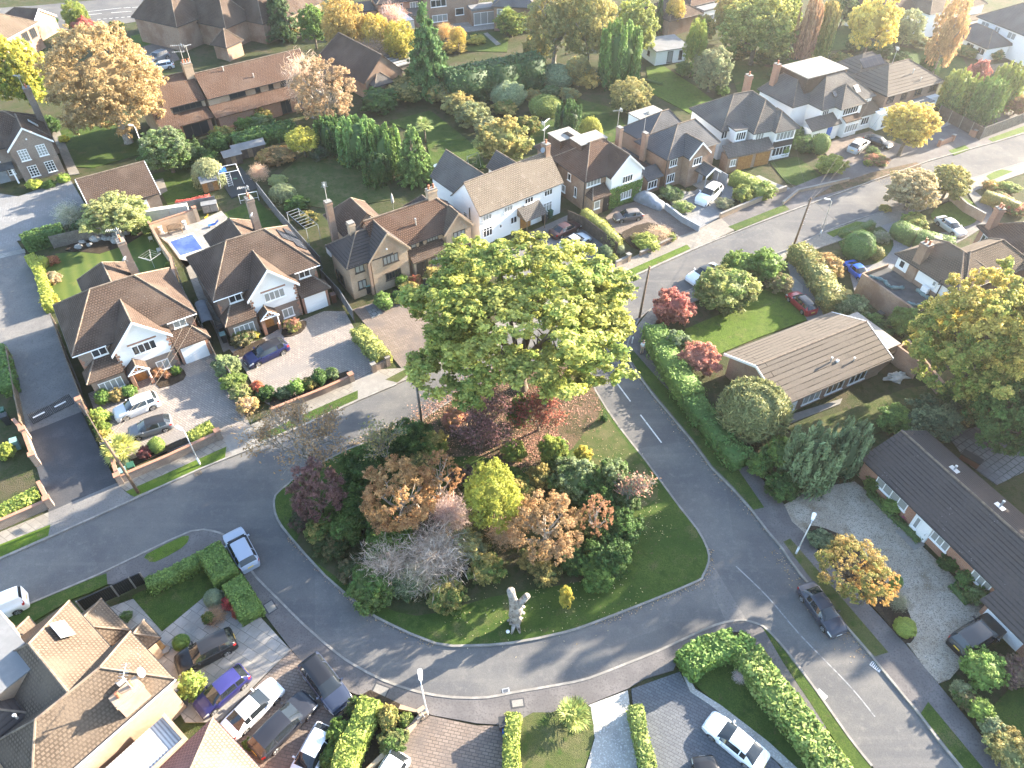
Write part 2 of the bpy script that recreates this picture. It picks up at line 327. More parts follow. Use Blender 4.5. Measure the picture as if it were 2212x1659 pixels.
def crown(kind, seed):
    if (kind, seed) in CROWN: return CROWN[kind, seed]
    rng = np.random.default_rng(seed*131+sum(map(ord, kind))); nr = lambda n: rng.normal(size=(n, 3))
    spec = {  # lobes, r lo, r hi, flat, leaf, count, aspect, droop, material, core
     'oak':    (95, .13, .25, .72, .0185, 120000, .62, 0., 'soft', 0),
     'round':  (44, .20, .36, .85, .026, 40000, .62, 0., 'soft', .42),
     'bush':   (20, .26, .44, .9, .043, 14500, .6, 0., 'soft', .62),
     'hardbush': (18, .28, .44, .9, .042, 14000, .55, 0., 'hard', .7),
     'fluffy': (75, .14, .26, 1.0, .021, 46000, .45, .5, 'soft', .45),
     'sparse': (60, .12, .22, .8, .021, 26000, .55, .1, 'soft', 0),
     'thin':   (60, .10, .2, .8, .022, 9000, .5, .1, 'soft', 0)}
    bn = {'oak': 2400, 'round': 1000, 'bush': 380, 'hardbush': 420, 'fluffy': 1700, 'sparse': 1000, 'thin': 480}; br0 = {'oak': .043, 'round': .06, 'bush': .1, 'hardbush': .088, 'fluffy': .046, 'sparse': .05, 'thin': .046}
    if kind in spec:
        K, r0, r1, fl, ls, n, asp, dr, mat, cs = spec[kind]
        i = np.arange(K); ph = np.arccos(1-1.75*(i+.5)/K); th = i*2.39996+rng.uniform(-.3, .3, K)
        d = np.stack([np.sin(ph)*np.cos(th), np.sin(ph)*np.sin(th), np.cos(ph)], axis=1)
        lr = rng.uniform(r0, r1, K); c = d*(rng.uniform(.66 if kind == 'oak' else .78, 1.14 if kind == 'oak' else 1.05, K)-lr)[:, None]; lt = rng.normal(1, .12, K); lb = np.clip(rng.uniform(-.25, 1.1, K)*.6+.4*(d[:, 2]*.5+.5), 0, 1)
        w = lr**2; nb = bn[kind]; li = rng.choice(K, nb, p=w/w.sum()); bd = unit(nr(nb)+d[li]*.6); bc = c[li]+bd*(lr[li]*rng.uniform(.45, 1.15, nb))[:, None]*np.array([1, 1, fl]); br = rng.uniform(.6, 1.5, nb)*br0[kind]
        if kind == 'oak' and seed == 1: bc[(np.abs(bc[:, 0]-.02) < .17) & (bc[:, 1] < -.12) & (bc[:, 2] < .02)] = (0, .3, -.1)
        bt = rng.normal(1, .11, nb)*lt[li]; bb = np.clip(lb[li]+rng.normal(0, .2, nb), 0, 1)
        idx = rng.choice(nb, n, p=br**2/np.sum(br**2)); dd = unit(nr(n)+np.array([0, 0, .35])); P = bc[idx]+dd*(br[idx]*rng.uniform(.3, 1.1, n))[:, None]*np.array([1, 1, .8])
        N = unit(dd*.6+bd[idx]*.35+nr(n)*.5+np.array([0, 0, .25])); T = nr(n)+np.array([0, 0, -dr*3]); lt, lb = bt, bb
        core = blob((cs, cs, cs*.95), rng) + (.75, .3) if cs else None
        me = leafmesh('crown_'+kind, P, T, N, ls*rng.uniform(.7, 1.35, n), asp, np.clip(lt[idx]*rng.normal(1, .16, n), .45, 1.7), np.clip(lb[idx]+rng.normal(0, .22, n), 0, 1), mat, core)
    elif kind in ('conifer', 'plume'):
        n = 15000 if kind == 'conifer' else 11000
        if kind == 'conifer':
            K = 230; z = 1-2*np.sqrt(rng.uniform(0, 1, K))*.98; th = np.arange(K)*2.39996; rad = ((1-z)/2)**.8*rng.uniform(.82, 1.08, K)
            tip = np.stack([rad*np.cos(th), rad*np.sin(th), z], axis=1); base = np.stack([0*z, 0*z, z+.02+.12*rad], axis=1)
            idx = rng.integers(0, K, n); t = rng.uniform(.3, 1.05, n)
            P = base[idx]*(1-t)[:, None]+tip[idx]*t[:, None]+nr(n)*np.array([.06, .06, .035])*(1.25-t*.8)[:, None]
            out = unit(tip[idx]-base[idx]); T = out+nr(n)*.35+np.array([0, 0, .35]); S = .055*rng.uniform(.7, 1.4, n); asp = .34; lt = rng.normal(1, .13, K); core = None
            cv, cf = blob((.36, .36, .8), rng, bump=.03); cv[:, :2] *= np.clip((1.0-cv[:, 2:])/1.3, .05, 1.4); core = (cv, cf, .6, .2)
            g = np.clip(t*.8+rng.normal(0, .2, n), 0, 1)
        else:
            K = 46; a = rng.uniform(0, 2*pi, K); rr = np.sqrt(rng.uniform(.02, 1, K))*.74; hh = 1-.75*rr**2+rng.uniform(-.25, .08, K)
            idx = rng.integers(0, K, n); t = rng.uniform(0, 1, n)**.7; wd = (1-t)*.26+.03
            lean = np.stack([np.cos(a)*rr, np.sin(a)*rr, 0*a], axis=1); q = unit(nr(n))*wd[:, None]
            P = lean[idx]*(.9+.22*t)[:, None]; P[:, 2] = -1+(hh[idx]+1)*t; P = P+q*np.array([1, 1, .5])
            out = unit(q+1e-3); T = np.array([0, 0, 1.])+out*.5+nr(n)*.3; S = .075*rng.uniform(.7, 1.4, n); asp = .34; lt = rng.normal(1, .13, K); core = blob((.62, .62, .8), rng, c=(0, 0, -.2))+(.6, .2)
            g = np.clip(t*.9+rng.normal(0, .2, n), 0, 1)
        N = unit(out+nr(n)*.5)
        me = leafmesh('crown_'+kind, P, T, N, S, asp, np.clip(lt[idx]*rng.normal(1, .16, n), .45, 1.6), g, 'hard', core, .1)
    elif kind == 'weep':
        n = 9000; K = 90; i = np.arange(K); ph = np.arccos(1-1.1*(i+.5)/K); th = i*2.39996; d = np.stack([np.sin(ph)*np.cos(th), np.sin(ph)*np.sin(th), np.cos(ph)], axis=1)
        idx = rng.integers(0, K, n); t = rng.uniform(0, 1, n); P = d[idx]*np.array([.85, .85, .95])*(1+.16*t)[:, None]; P[:, 2] -= t*t*1.25*(1.1-d[idx][:, 2]*.3); P += nr(n)*.055
        T = np.array([0, 0, -1.])+d[idx]*.3+nr(n)*.25; N = unit(d[idx]+nr(n)*.4)
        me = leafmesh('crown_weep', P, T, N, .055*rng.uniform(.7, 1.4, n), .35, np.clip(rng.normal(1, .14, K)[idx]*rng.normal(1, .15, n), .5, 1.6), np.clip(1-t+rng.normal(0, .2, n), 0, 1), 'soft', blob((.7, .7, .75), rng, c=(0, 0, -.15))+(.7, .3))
    elif kind in ('dome', 'spiky'):
        n = 6500; d = unit(nr(n)); d[:, 2] = np.where(d[:, 2] < -.75, -d[:, 2], d[:, 2]); k = rng.uniform(1, 4, (4, 3)); o = rng.uniform(0, 6, 4)
        r = 1+.035*sum(np.sin(d@k[j]*3+o[j]) for j in range(4)); P = d*(r*rng.uniform(.93, 1.03, n))[:, None]; sp = kind == 'spiky'
        N = unit(d+nr(n)*(.8 if sp else .3)); T = (d*1.6+np.array([0, 0, 1.6])+nr(n)*.4) if sp else nr(n)
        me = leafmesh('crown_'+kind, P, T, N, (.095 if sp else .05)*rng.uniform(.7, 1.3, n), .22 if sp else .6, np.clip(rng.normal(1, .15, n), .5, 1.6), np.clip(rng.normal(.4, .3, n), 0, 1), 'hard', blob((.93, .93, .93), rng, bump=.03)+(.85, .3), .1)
    elif kind == 'twigs':
        n = 5200; K = 34; i = np.arange(K); ph = np.arccos(1-1.7*(i+.5)/K); th = i*2.39996; d = np.stack([np.sin(ph)*np.cos(th), np.sin(ph)*np.sin(th), np.cos(ph)], axis=1)
        idx = rng.integers(0, K, n); t = rng.uniform(.25, 1, n); P = d[idx]*t[:, None]*.92+nr(n)*.16*t[:, None]; P[:, 2] += .05
        T = d[idx]+nr(n)*.75; N = unit(nr(n))
        me = leafmesh('crown_twigs', P, T, N, .14*rng.uniform(.5, 1.4, n), .045, np.clip(rng.normal(1, .22, n), .4, 1.7), np.clip(rng.normal(.5, .35, n), 0, 1), 'soft', None, 0)
    CROWN[kind, seed] = me; return me
TRUNK = {}
def trunk_mesh(seed, zc, mat, n=9):
    """unit trunk: height 1, limbs spreading to radius ~.7 of the crown"""
    k = (seed, round(zc, 2), mat)
    if k in TRUNK: return TRUNK[k]
    r = random.Random(seed); b = MB(); top = Vector((r.uniform(-.08, .08), r.uniform(-.08, .08), zc*1.25))
    b.tube([(0, 0, -.01), (0, 0, .03), top*.3, top*.65, top], [.10, .07, .058, .042, .012], 8)
    for i in range(n):
        a = i*2.4+r.uniform(-.3, .3); s = top*r.uniform(.35, .8); e = Vector((cos(a)*r.uniform(.4, .75), sin(a)*r.uniform(.4, .75), min(.95, s.z+r.uniform(.08, .35)))); m = s.lerp(e, .5)+Vector((0, 0, -.03))
        b.tube([s, m, e], [.035, .022, .006], 6)
        for j in range(3):
            q = m.lerp(e, r.uniform(0, .7)); b.tube([q, q+Vector((r.uniform(-.22, .22), r.uniform(-.22, .22), r.uniform(.02, .16)))], [.013, .003], 4)
    me = b.mesh('trunk', mat, True); TRUNK[k] = me; return me
VEG = []
def tree(kind, u, v, w, h, A, B, label, cat='tree', name='tree', group=None, zb=.22, seed=1, bark='bark', ry=1.0, rot=None, trunk=True, xy=None, rx=None):
    zc = h*(zb+1)/2; rz = h*(1-zb)/2; p = Vector((xy[0], xy[1], zc)) if xy else G(u, v, zc); rx = rx or w*mpp(p)/2
    root = empty(name, (p.x, p.y, 0), rot if rot is not None else random.uniform(0, 6.28), label, cat, group)
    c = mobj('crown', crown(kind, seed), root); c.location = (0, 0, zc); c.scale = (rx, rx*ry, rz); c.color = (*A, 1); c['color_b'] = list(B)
    if trunk:
        t = mobj('trunk', trunk_mesh(seed % 3, zc/h, bark), root); t.scale = (rx*.95, rx*.95*ry, h)
    VEG.append(root); return root
def shrub(kind, u, v, w, h, A, B, label, cat='shrub', name='shrub', group=None, seed=1, ry=1.0, z0=0.0, rot=None):
    zc = z0+h*.46; p = G(u, v, zc); rx = w*mpp(p)/2
    c = mobj(name, crown(kind, seed), None); c.location = p; c.scale = (rx, rx*ry, h*.54); c.rotation_euler = (0, 0, random.uniform(0, 6.28) if rot is None else rot)
    c.color = (*A, 1); c['color_b'] = list(B); tag(c, label, cat, group); return c
def hedge(pts, w, h, A, B, label, group=None, dens=95, ls=.082, name='hedge', cat='hedge', mat='hard', rough=.07, px=True, round_=.25, asp=.55):
    L = [G(u, v, h) for u, v in pts] if px else [Vector((x, y, h)) for x, y in pts]
    rng = np.random.default_rng(len(label)*7+int(h*100)); o = L[0].copy(); o.z = 0; L = [Vector((q.x-o.x, q.y-o.y, 0)) for q in L]
    seg = [(L[i+1]-L[i]).length for i in range(len(L)-1)]; tot = sum(seg)
    per = 2*h+w; n = int(tot*per*dens+2*w*h*dens)
    P, N = [], []
    for i, sl in enumerate(seg):
        a, bq = L[i], L[i+1]; d = (bq-a).normalized(); nn = Vector((-d.y, d.x, 0)); k = int(n*(sl+(.5*w if i in (0, len(seg)-1) else 0))/(tot+w))+1
        t = rng.uniform(-.04*(i > 0)-.0, 1.04, k)*sl; s = rng.uniform(0, per, k)
        for tt, ss in zip(t, s):
            if ss < h: off, z, nx, nz = -w/2, ss, -1, .15
            elif ss < h+w: off, z, nx, nz = ss-h-w/2, h, 0, 1
            else: off, z, nx, nz = w/2, per-ss, 1, .15
            if z > h-round_ and abs(off) > w/2-round_: off *= .93; z -= .05
            q = a+d*tt+nn*off; P.append((q.x, q.y, z)); N.append((nn.x*nx, nn.y*nx, nz))
    for end, d in ((L[0], (L[0]-L[1]).normalized()), (L[-1], (L[-1]-L[-2]).normalized())):
        nn = Vector((-d.y, d.x, 0))
        for _ in range(int(w*h*dens)):
            q = end+nn*rng.uniform(-w/2, w/2); P.append((q.x, q.y, rng.uniform(0, h))); N.append((d.x, d.y, .1))
    P = np.array(P); N = np.array(N); n = len(P); lump = np.sin(P[:, 0]*1.7+1)*np.sin(P[:, 1]*2.1+2)*np.sin(P[:, 2]*2.3+.5)
    P = P+N*(lump*rough+rng.normal(0, rough*.6, n))[:, None]; N = unit(N+rng.normal(size=(n, 3))*.45)
    b = MB()
    for i in range(len(L)-1):
        d = (L[i+1]-L[i]).normalized(); nn = Vector((-d.y, d.x, 0))*(w/2-.07)
        a0 = L[i]; a1 = L[i+1]
        b.prism([tuple(a0-nn)[:2], tuple(a1-nn)[:2], tuple(a1+nn)[:2], tuple(a0+nn)[:2]], 0, h-.08-.004*i)
    cv = np.array([tuple(q) for q in b.v]); cf = np.array(b.f)
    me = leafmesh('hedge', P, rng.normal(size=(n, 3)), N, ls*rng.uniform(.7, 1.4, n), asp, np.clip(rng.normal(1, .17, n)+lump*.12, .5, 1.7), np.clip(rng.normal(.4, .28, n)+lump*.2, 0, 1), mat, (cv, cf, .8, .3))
    ob = mobj(name, me); ob.location = o; ob.color = (*A, 1); ob['color_b'] = list(B); tag(ob, label, cat, group); return ob
def bare_tree(u, v, h, R, label, seed=1, bark='bark_pale', leaf=None, name='bare_tree', group=None, lean=(0, 0), twn=3):
    r = random.Random(seed); p = G(u, v, 0); root = empty(name, p, 0, label, 'tree', group); b = MB(); tips = []
    def grow(s, d, L, rad, lev):
        e = s+d*L; m = s.lerp(e, .5)+Vector((r.uniform(-.06, .06), r.uniform(-.06, .06), r.uniform(-.02, .05)))*L
        b.tube([s, m, e], [rad, rad*.85, rad*.66], 7 if lev < 2 else 4 if lev < 4 else 3, cap=False)
        if lev >= 2: tips.append((e, d))
        if lev >= 6: return
        for i in range(3 if lev < 3 else twn):
            nd = (d+Vector((r.uniform(-1, 1), r.uniform(-1, 1), r.uniform(-.35, .75)))*(.62+.08*lev)).normalized(); nd.z = max(nd.z, -.15)
            grow(s.lerp(e, r.uniform(.55, 1)), nd, L*r.uniform(.62, .85), max(.016, rad*.66), lev+1)
    L0 = h*.27
    for i in range(4):
        a = i*1.6+r.random(); grow(Vector((0, 0, h*.12)), Vector((cos(a)*R/h*.75+lean[0], sin(a)*R/h*.75+lean[1], .85)).normalized(), L0, .014*h, 1)
    b.tube([(0, 0, -.05), (0, 0, h*.07), (0, 0, h*.13)], [.03*h, .022*h, .02*h], 8); b.obj('trunk', bark, root, True)
    if leaf:
        n = leaf[2]; rng = np.random.default_rng(seed); ix = rng.integers(0, len(tips), n); P = np.array([tuple(tips[i][0]) for i in ix])+rng.normal(size=(n, 3))*.22
        me = leafmesh('leaves', P, rng.normal(size=(n, 3)), unit(rng.normal(size=(n, 3))), .11*rng.uniform(.6, 1.5, n), .5, np.clip(rng.normal(1, .2, n), .5, 1.6), rng.uniform(0, 1, n), 'soft')
        c = mobj('crown', me, root); c.color = (*leaf[0], 1); c['color_b'] = list(leaf[1])
    return root
def palm(u, v, w, h, A, B, label, stem=.0, seed=1, name='palm_tree', nf=46):
    r = random.Random(seed); zc = stem+h*.3; p = G(u, v, zc); R = w*mpp(p)/2; root = empty(name, (p.x, p.y, 0), 0, label, 'palm')
    P, T, N, S = [], [], [], []
    for i in range(nf):
        a = i*2.4; el = r.uniform(-.35, 1.25); L = R*r.uniform(.8, 1.08); d = Vector((cos(a)*cos(el), sin(a)*cos(el), sin(el)))
        base = Vector((0, 0, stem)); hub = base+d*L*.5
        for k in range(7):
            f = (k-3)*.3; sd = Vector((-sin(a), cos(a), 0)); dd = (d*cos(f)+sd*sin(f)).normalized(); q = hub+dd*L*.28-Vector((0, 0, .05*abs(f)*L)); P.append(tuple(q)); T.append(tuple(dd-Vector((0, 0, .25)))); N.append(tuple((d.cross(sd)+Vector((r.uniform(-.3, .3), r.uniform(-.3, .3), .2))).normalized())); S.append(L*.27)
        P.append(tuple(base+d*L*.28)); T.append(tuple(d)); N.append((0, .1, 1)); S.append(L*.25)
    n = len(P); rng = np.random.default_rng(seed)
    me = leafmesh('fronds', np.array(P), np.array(T), unit(np.array(N)), np.array(S), .15, np.clip(rng.normal(1, .25, n), .4, 1.8), np.clip(rng.normal(.35, .3, n), 0, 1), 'hard', None, 0)
    c = mobj('crown', me, root); c.color = (*A, 1); c['color_b'] = list(B)
    MB().tube([(0, 0, 0), (.02, 0, stem*.5+.02), (0, 0, stem+.1)], [.17, .13, .12], 8).obj('trunk', 'bark', root, True); return root
# ---------------------------------------------------------------- vehicles
CARS = {}
def lerp_tab(tab, x):
    if x <= tab[0][0]: return tab[0][1]
    for (a, b), (c, d) in zip(tab, tab[1:]):
        if x <= c: return b+(d-b)*(x-a)/(c-a)
    return tab[-1][1]
KINDS = {  # length, width, top line from tail to nose, cowl, roof front, roof rear, rear glass base, wheel x rear/front, wheel radius
 'hatch':  (4.25, 1.78, [(-2.12,.6),(-2.1,.88),(-2.0,1.02),(-1.5,1.40),(-.5,1.49),(.3,1.44),(1.08,1.0),(1.75,.88),(2.02,.74),(2.12,.5)], 1.08, .3, -1.5, -2.0, -1.28, 1.3, .33),
 'saloon': (4.75, 1.84, [(-2.37,.6),(-2.34,.9),(-2.2,.99),(-1.75,1.02),(-1.0,1.38),(-.35,1.45),(.35,1.40),(1.15,.98),(1.95,.85),(2.25,.72),(2.37,.5)], 1.15, .35, -1.0, -1.75, -1.4, 1.42, .33),
 'estate': (4.75, 1.86, [(-2.37,.6),(-2.34,.95),(-2.25,1.04),(-1.85,1.42),(-.6,1.52),(.35,1.45),(1.15,1.0),(1.95,.87),(2.25,.74),(2.37,.5)], 1.15, .35, -1.85, -2.25, -1.4, 1.42, .34),
 'suv':    (4.6, 1.9, [(-2.3,.7),(-2.27,1.05),(-2.18,1.15),(-1.85,1.58),(-.6,1.69),(.3,1.63),(1.02,1.16),(1.8,1.04),(2.15,.9),(2.3,.6)], 1.02, .3, -1.85, -2.18, -1.35, 1.38, .37),
 'coupe':  (4.35, 1.8, [(-2.17,.6),(-2.15,.86),(-2.0,.93),(-1.62,.96),(-.75,1.28),(-.2,1.33),(.25,1.29),(.95,.92),(1.7,.8),(2.05,.66),(2.17,.5)], .95, .25, -.75, -1.62, -1.25, 1.3, .33),
 'van':    (4.4, 1.85, [(-2.2,.8),(-2.18,1.3),(-2.14,1.5),(-2.02,1.84),(-.6,1.9),(.75,1.84),(1.45,1.16),(1.85,1.02),(2.1,.84),(2.2,.6)], 1.45, .75, -2.02, -2.14, -1.3, 1.4, .34)}
def car_proto(kind):
    if kind in CARS: return CARS[kind]
    L, W, top, xc, xf, xr, xb, w0, w1, wr = KINDS[kind]; w = W/2; x0, x1 = top[0][0], top[-1][0]; ar = wr+.05
    sx = {x0, x1, xc, xf, xr, xb, x1-.06, x1-.16, x1-.32, x1-.5, x0+.05, x0+.13, x0+.28, x0+.45, (xf+xr)/2-.35, (xf+xr)/2-.27, xc-.22, (xc+xf)/2}
    for wx in (w0, w1):
        for k in (-1.001, -.96, -.8, -.5, 0, .5, .8, .96, 1.001): sx.add(wx+k*ar)
    sx |= set(x for x, _ in top); xs = sorted(sx); xs = [x for i, x in enumerate(xs) if i == 0 or x-xs[i-1] > .012 or x in (xc, xf, xr, xb)]
    belt0 = lerp_tab(top, xc)-.09
    def ring(x):
        zt = lerp_tab(top, x); e = min(x1-x, x-x0); wf = w*(.80+.20*min(1, (e/.75))**.5); wf = w*lerp_tab([(0, .78), (.08, .88), (.25, .945), (.6, .985), (1.0, 1.0)], e)
        b = min(belt0+.02*(xc-x)*(x < xc), zt-.035) if xb < x < xc else zt-.05-.03*min(1, e*2)
        gh = max(0, min(1, (zt-b-.05)/.3)); zr = zt-.05-.03*gh; rw = lerp_tab([(0, .86), (1, .70)], gh)*wf
        zs = .2
        for wx in (w0, w1):
            if abs(x-wx) < ar: zs = max(zs, wr+math.sqrt(max(0, ar*ar-(x-wx)**2)))
        zs = min(zs, b-.06); z1 = max(zs+.01, .2+(b-.2)*.38); z2 = max(z1+.01, .2+(b-.2)*.72)
        return [(.93*wf, zs), (wf, z1), (wf, z2), (.97*wf, b), (.925*wf, b+.025*(zt > b+.05)+.003), (.925*wf*.5+rw*.5, b*.45+zr*.55), (rw, zr), (rw*.86, zt-.02), (rw*.45, zt-.004), (0, zt)]
    R = [ring(x) for x in xs]; parts = {}
    def part(n): return parts.setdefault(n, MB())
    pil = (xf+xr)/2-.35
    for i in range(len(xs)-1):
        xa, xb_ = xs[i], xs[i+1]; xm = (xa+xb_)/2
        for s in (1, -1):
            for j in range(9):
                n = 'body'
                gl = xb < xm < xc
                if j >= 6 and xf < xm < xc: n = 'windscreen'
                elif j >= 6 and xb < xm < xr: n = 'rear_window'
                elif j >= 6 and xr < xm < xf: n = 'roof'
                elif j in (4, 5) and gl and xm < xc-.2 and xm > xr-.15*(xr-xb) and not (pil < xm < pil+.085) and (kind != 'van' or xm > .1): n = 'side_window%d' % s
                elif j == 2 and x1-.5 < xm < x1-.05: n = 'headlight%d' % s
                elif j == 2 and x0+.05 < xm < x0+.3: n = 'tail_light%d' % s
                elif xm > x1-.06 and j in (0, 1): n = 'grille'
                q = [(xa, s*R[i][j][0], R[i][j][1]), (xb_, s*R[i+1][j][0], R[i+1][j][1]), (xb_, s*R[i+1][j+1][0], R[i+1][j+1][1]), (xa, s*R[i][j+1][0], R[i][j+1][1])]
                if s > 0: q.reverse()
                part(n).poly(q)
    for xe, rr, fl in ((x0, R[0], 1), (x1, R[-1], -1)):
        pts = [(xe, -y, z) for y, z in rr]+[(xe, y, z) for y, z in reversed(rr[:-1])]
        part('body').poly(pts if fl < 0 else list(reversed(pts)))
    und = part('under'); und.box(x0+.12, x1-.12, -w*.83, w*.83, .19, min(.62, belt0-.15))
    def weld(me):
        import bmesh
        bm = bmesh.new(); bm.from_mesh(me); bmesh.ops.remove_doubles(bm, verts=bm.verts, dist=.002); bm.to_mesh(me); bm.free()
        for p in me.polygons: p.use_smooth = len(p.vertices) <= 4
    mats = {'body': 'paint', 'roof': 'paint', 'windscreen': 'carglass', 'rear_window': 'carglass', 'grille': 'black', 'under': 'black'}
    root = empty('parked_car'); out = []
    for n, mb in parts.items():
        nm = n.rstrip('-1') if n[:4] in ('side', 'head', 'tail') else n
        m = mats.get(nm) or {'side_window': 'carglass', 'headlight': 'lamp_glass', 'tail_light': 'tail_glass'}[nm]
        o = mb.obj('underbody' if nm == 'under' else nm, m, root, uv=False); weld(o.data); out.append(o)
    tyre = MB(); rim = MB(); T = Matrix.Rotation(pi/2, 4, 'X'); tyre.M = T; rim.M = T
    tyre.lathe([(wr*.62, -.1), (wr*.95, -.1), (wr, -.06), (wr, .06), (wr*.95, .1), (wr*.62, .1)], 20)
    rim.lathe([(wr*.2, .095), (wr*.25, .108), (wr*.6, .09), (wr*.66, .112), (wr*.68, .09)], 20)
    for k in range(5): rim.obox((wr*.4*cos(k*1.2566), wr*.4*sin(k*1.2566), .1), (wr*.5, .07, .03), k*1.2566)
    tm = tyre.mesh('tyre', 'rubber', True, False); rm = rim.mesh('rim', 'rim', False, False)
    for wx in (w0, w1):
        for s in (1, -1):
            o = mobj('wheel', tm, root); o.location = (wx, s*(w-.115), wr); r_ = mobj('rim', rm, o); o.rotation_euler = (0, 0, pi if s > 0 else 0)
    for s in (1, -1):
        o = MB().obox((xc-.38, s*(w+.08), belt0+.06), (.12, .2, .13)).obj('wing_mirror', 'black', root, uv=False)
    zp = .62 if kind in ('suv', 'van') else .5
    MB().obox((x1+.005, 0, .42), (.03, .5, .11)).obj('number_plate', 'plate_w', root, uv=False); MB().obox((x0-.005, 0, zp+.12), (.03, .5, .11)).obj('number_plate', 'plate_y', root, uv=False)
    CARS[kind] = root; root['used'] = 0; bpy.context.view_layer.update(); regkids(root); return root
def regkids(root):
    KID[root.name] = [c for c in bpy.data.objects if c.parent == root]
    for c in KID[root.name]: regkids(c)
def car(kind, rear, nose, col, label, cat='car', name='parked_car', roof=None, length=None, group=None, dark=False, flip=False):
    """rear and nose: surveyed bumper positions at bumper height"""
    a = G(*rear, .55); b = G(*nose, .55); a.z = b.z = 0; root = car_proto(kind)
    if root['used']: root = copy_tree(CARS[kind])
    CARS[kind]['used'] = 1
    root.name = name; root.location = (a+b)/2; d = b-a; root.rotation_euler = (0, 0, math.atan2(d.y, d.x)); s = d.length/KINDS[kind][0]; s = max(.9, min(1.1, s)); root.scale = (s, min(s, 1.05), min(s, 1.04))
    tag(root, label, cat, group)
    if 'used' in root and root is not CARS[kind]: del root['used']
    for c in kids(root):
        n = c.name.split('.')[0]
        if n in ('body', 'roof'): c.color = (*(roof if (n == 'roof' and roof) else col), 1)
        if n == 'wing_mirror' and not dark: c.data = mirror_mesh(c.data); c.color = (*col, 1)
    return root
MIR = {}
def mirror_mesh(me):
    if me.name in MIR: return MIR[me.name]
    n = me.copy(); n.materials.clear(); n.materials.append(MT['paint']); MIR[me.name] = n; MIR[n.name] = n; return n
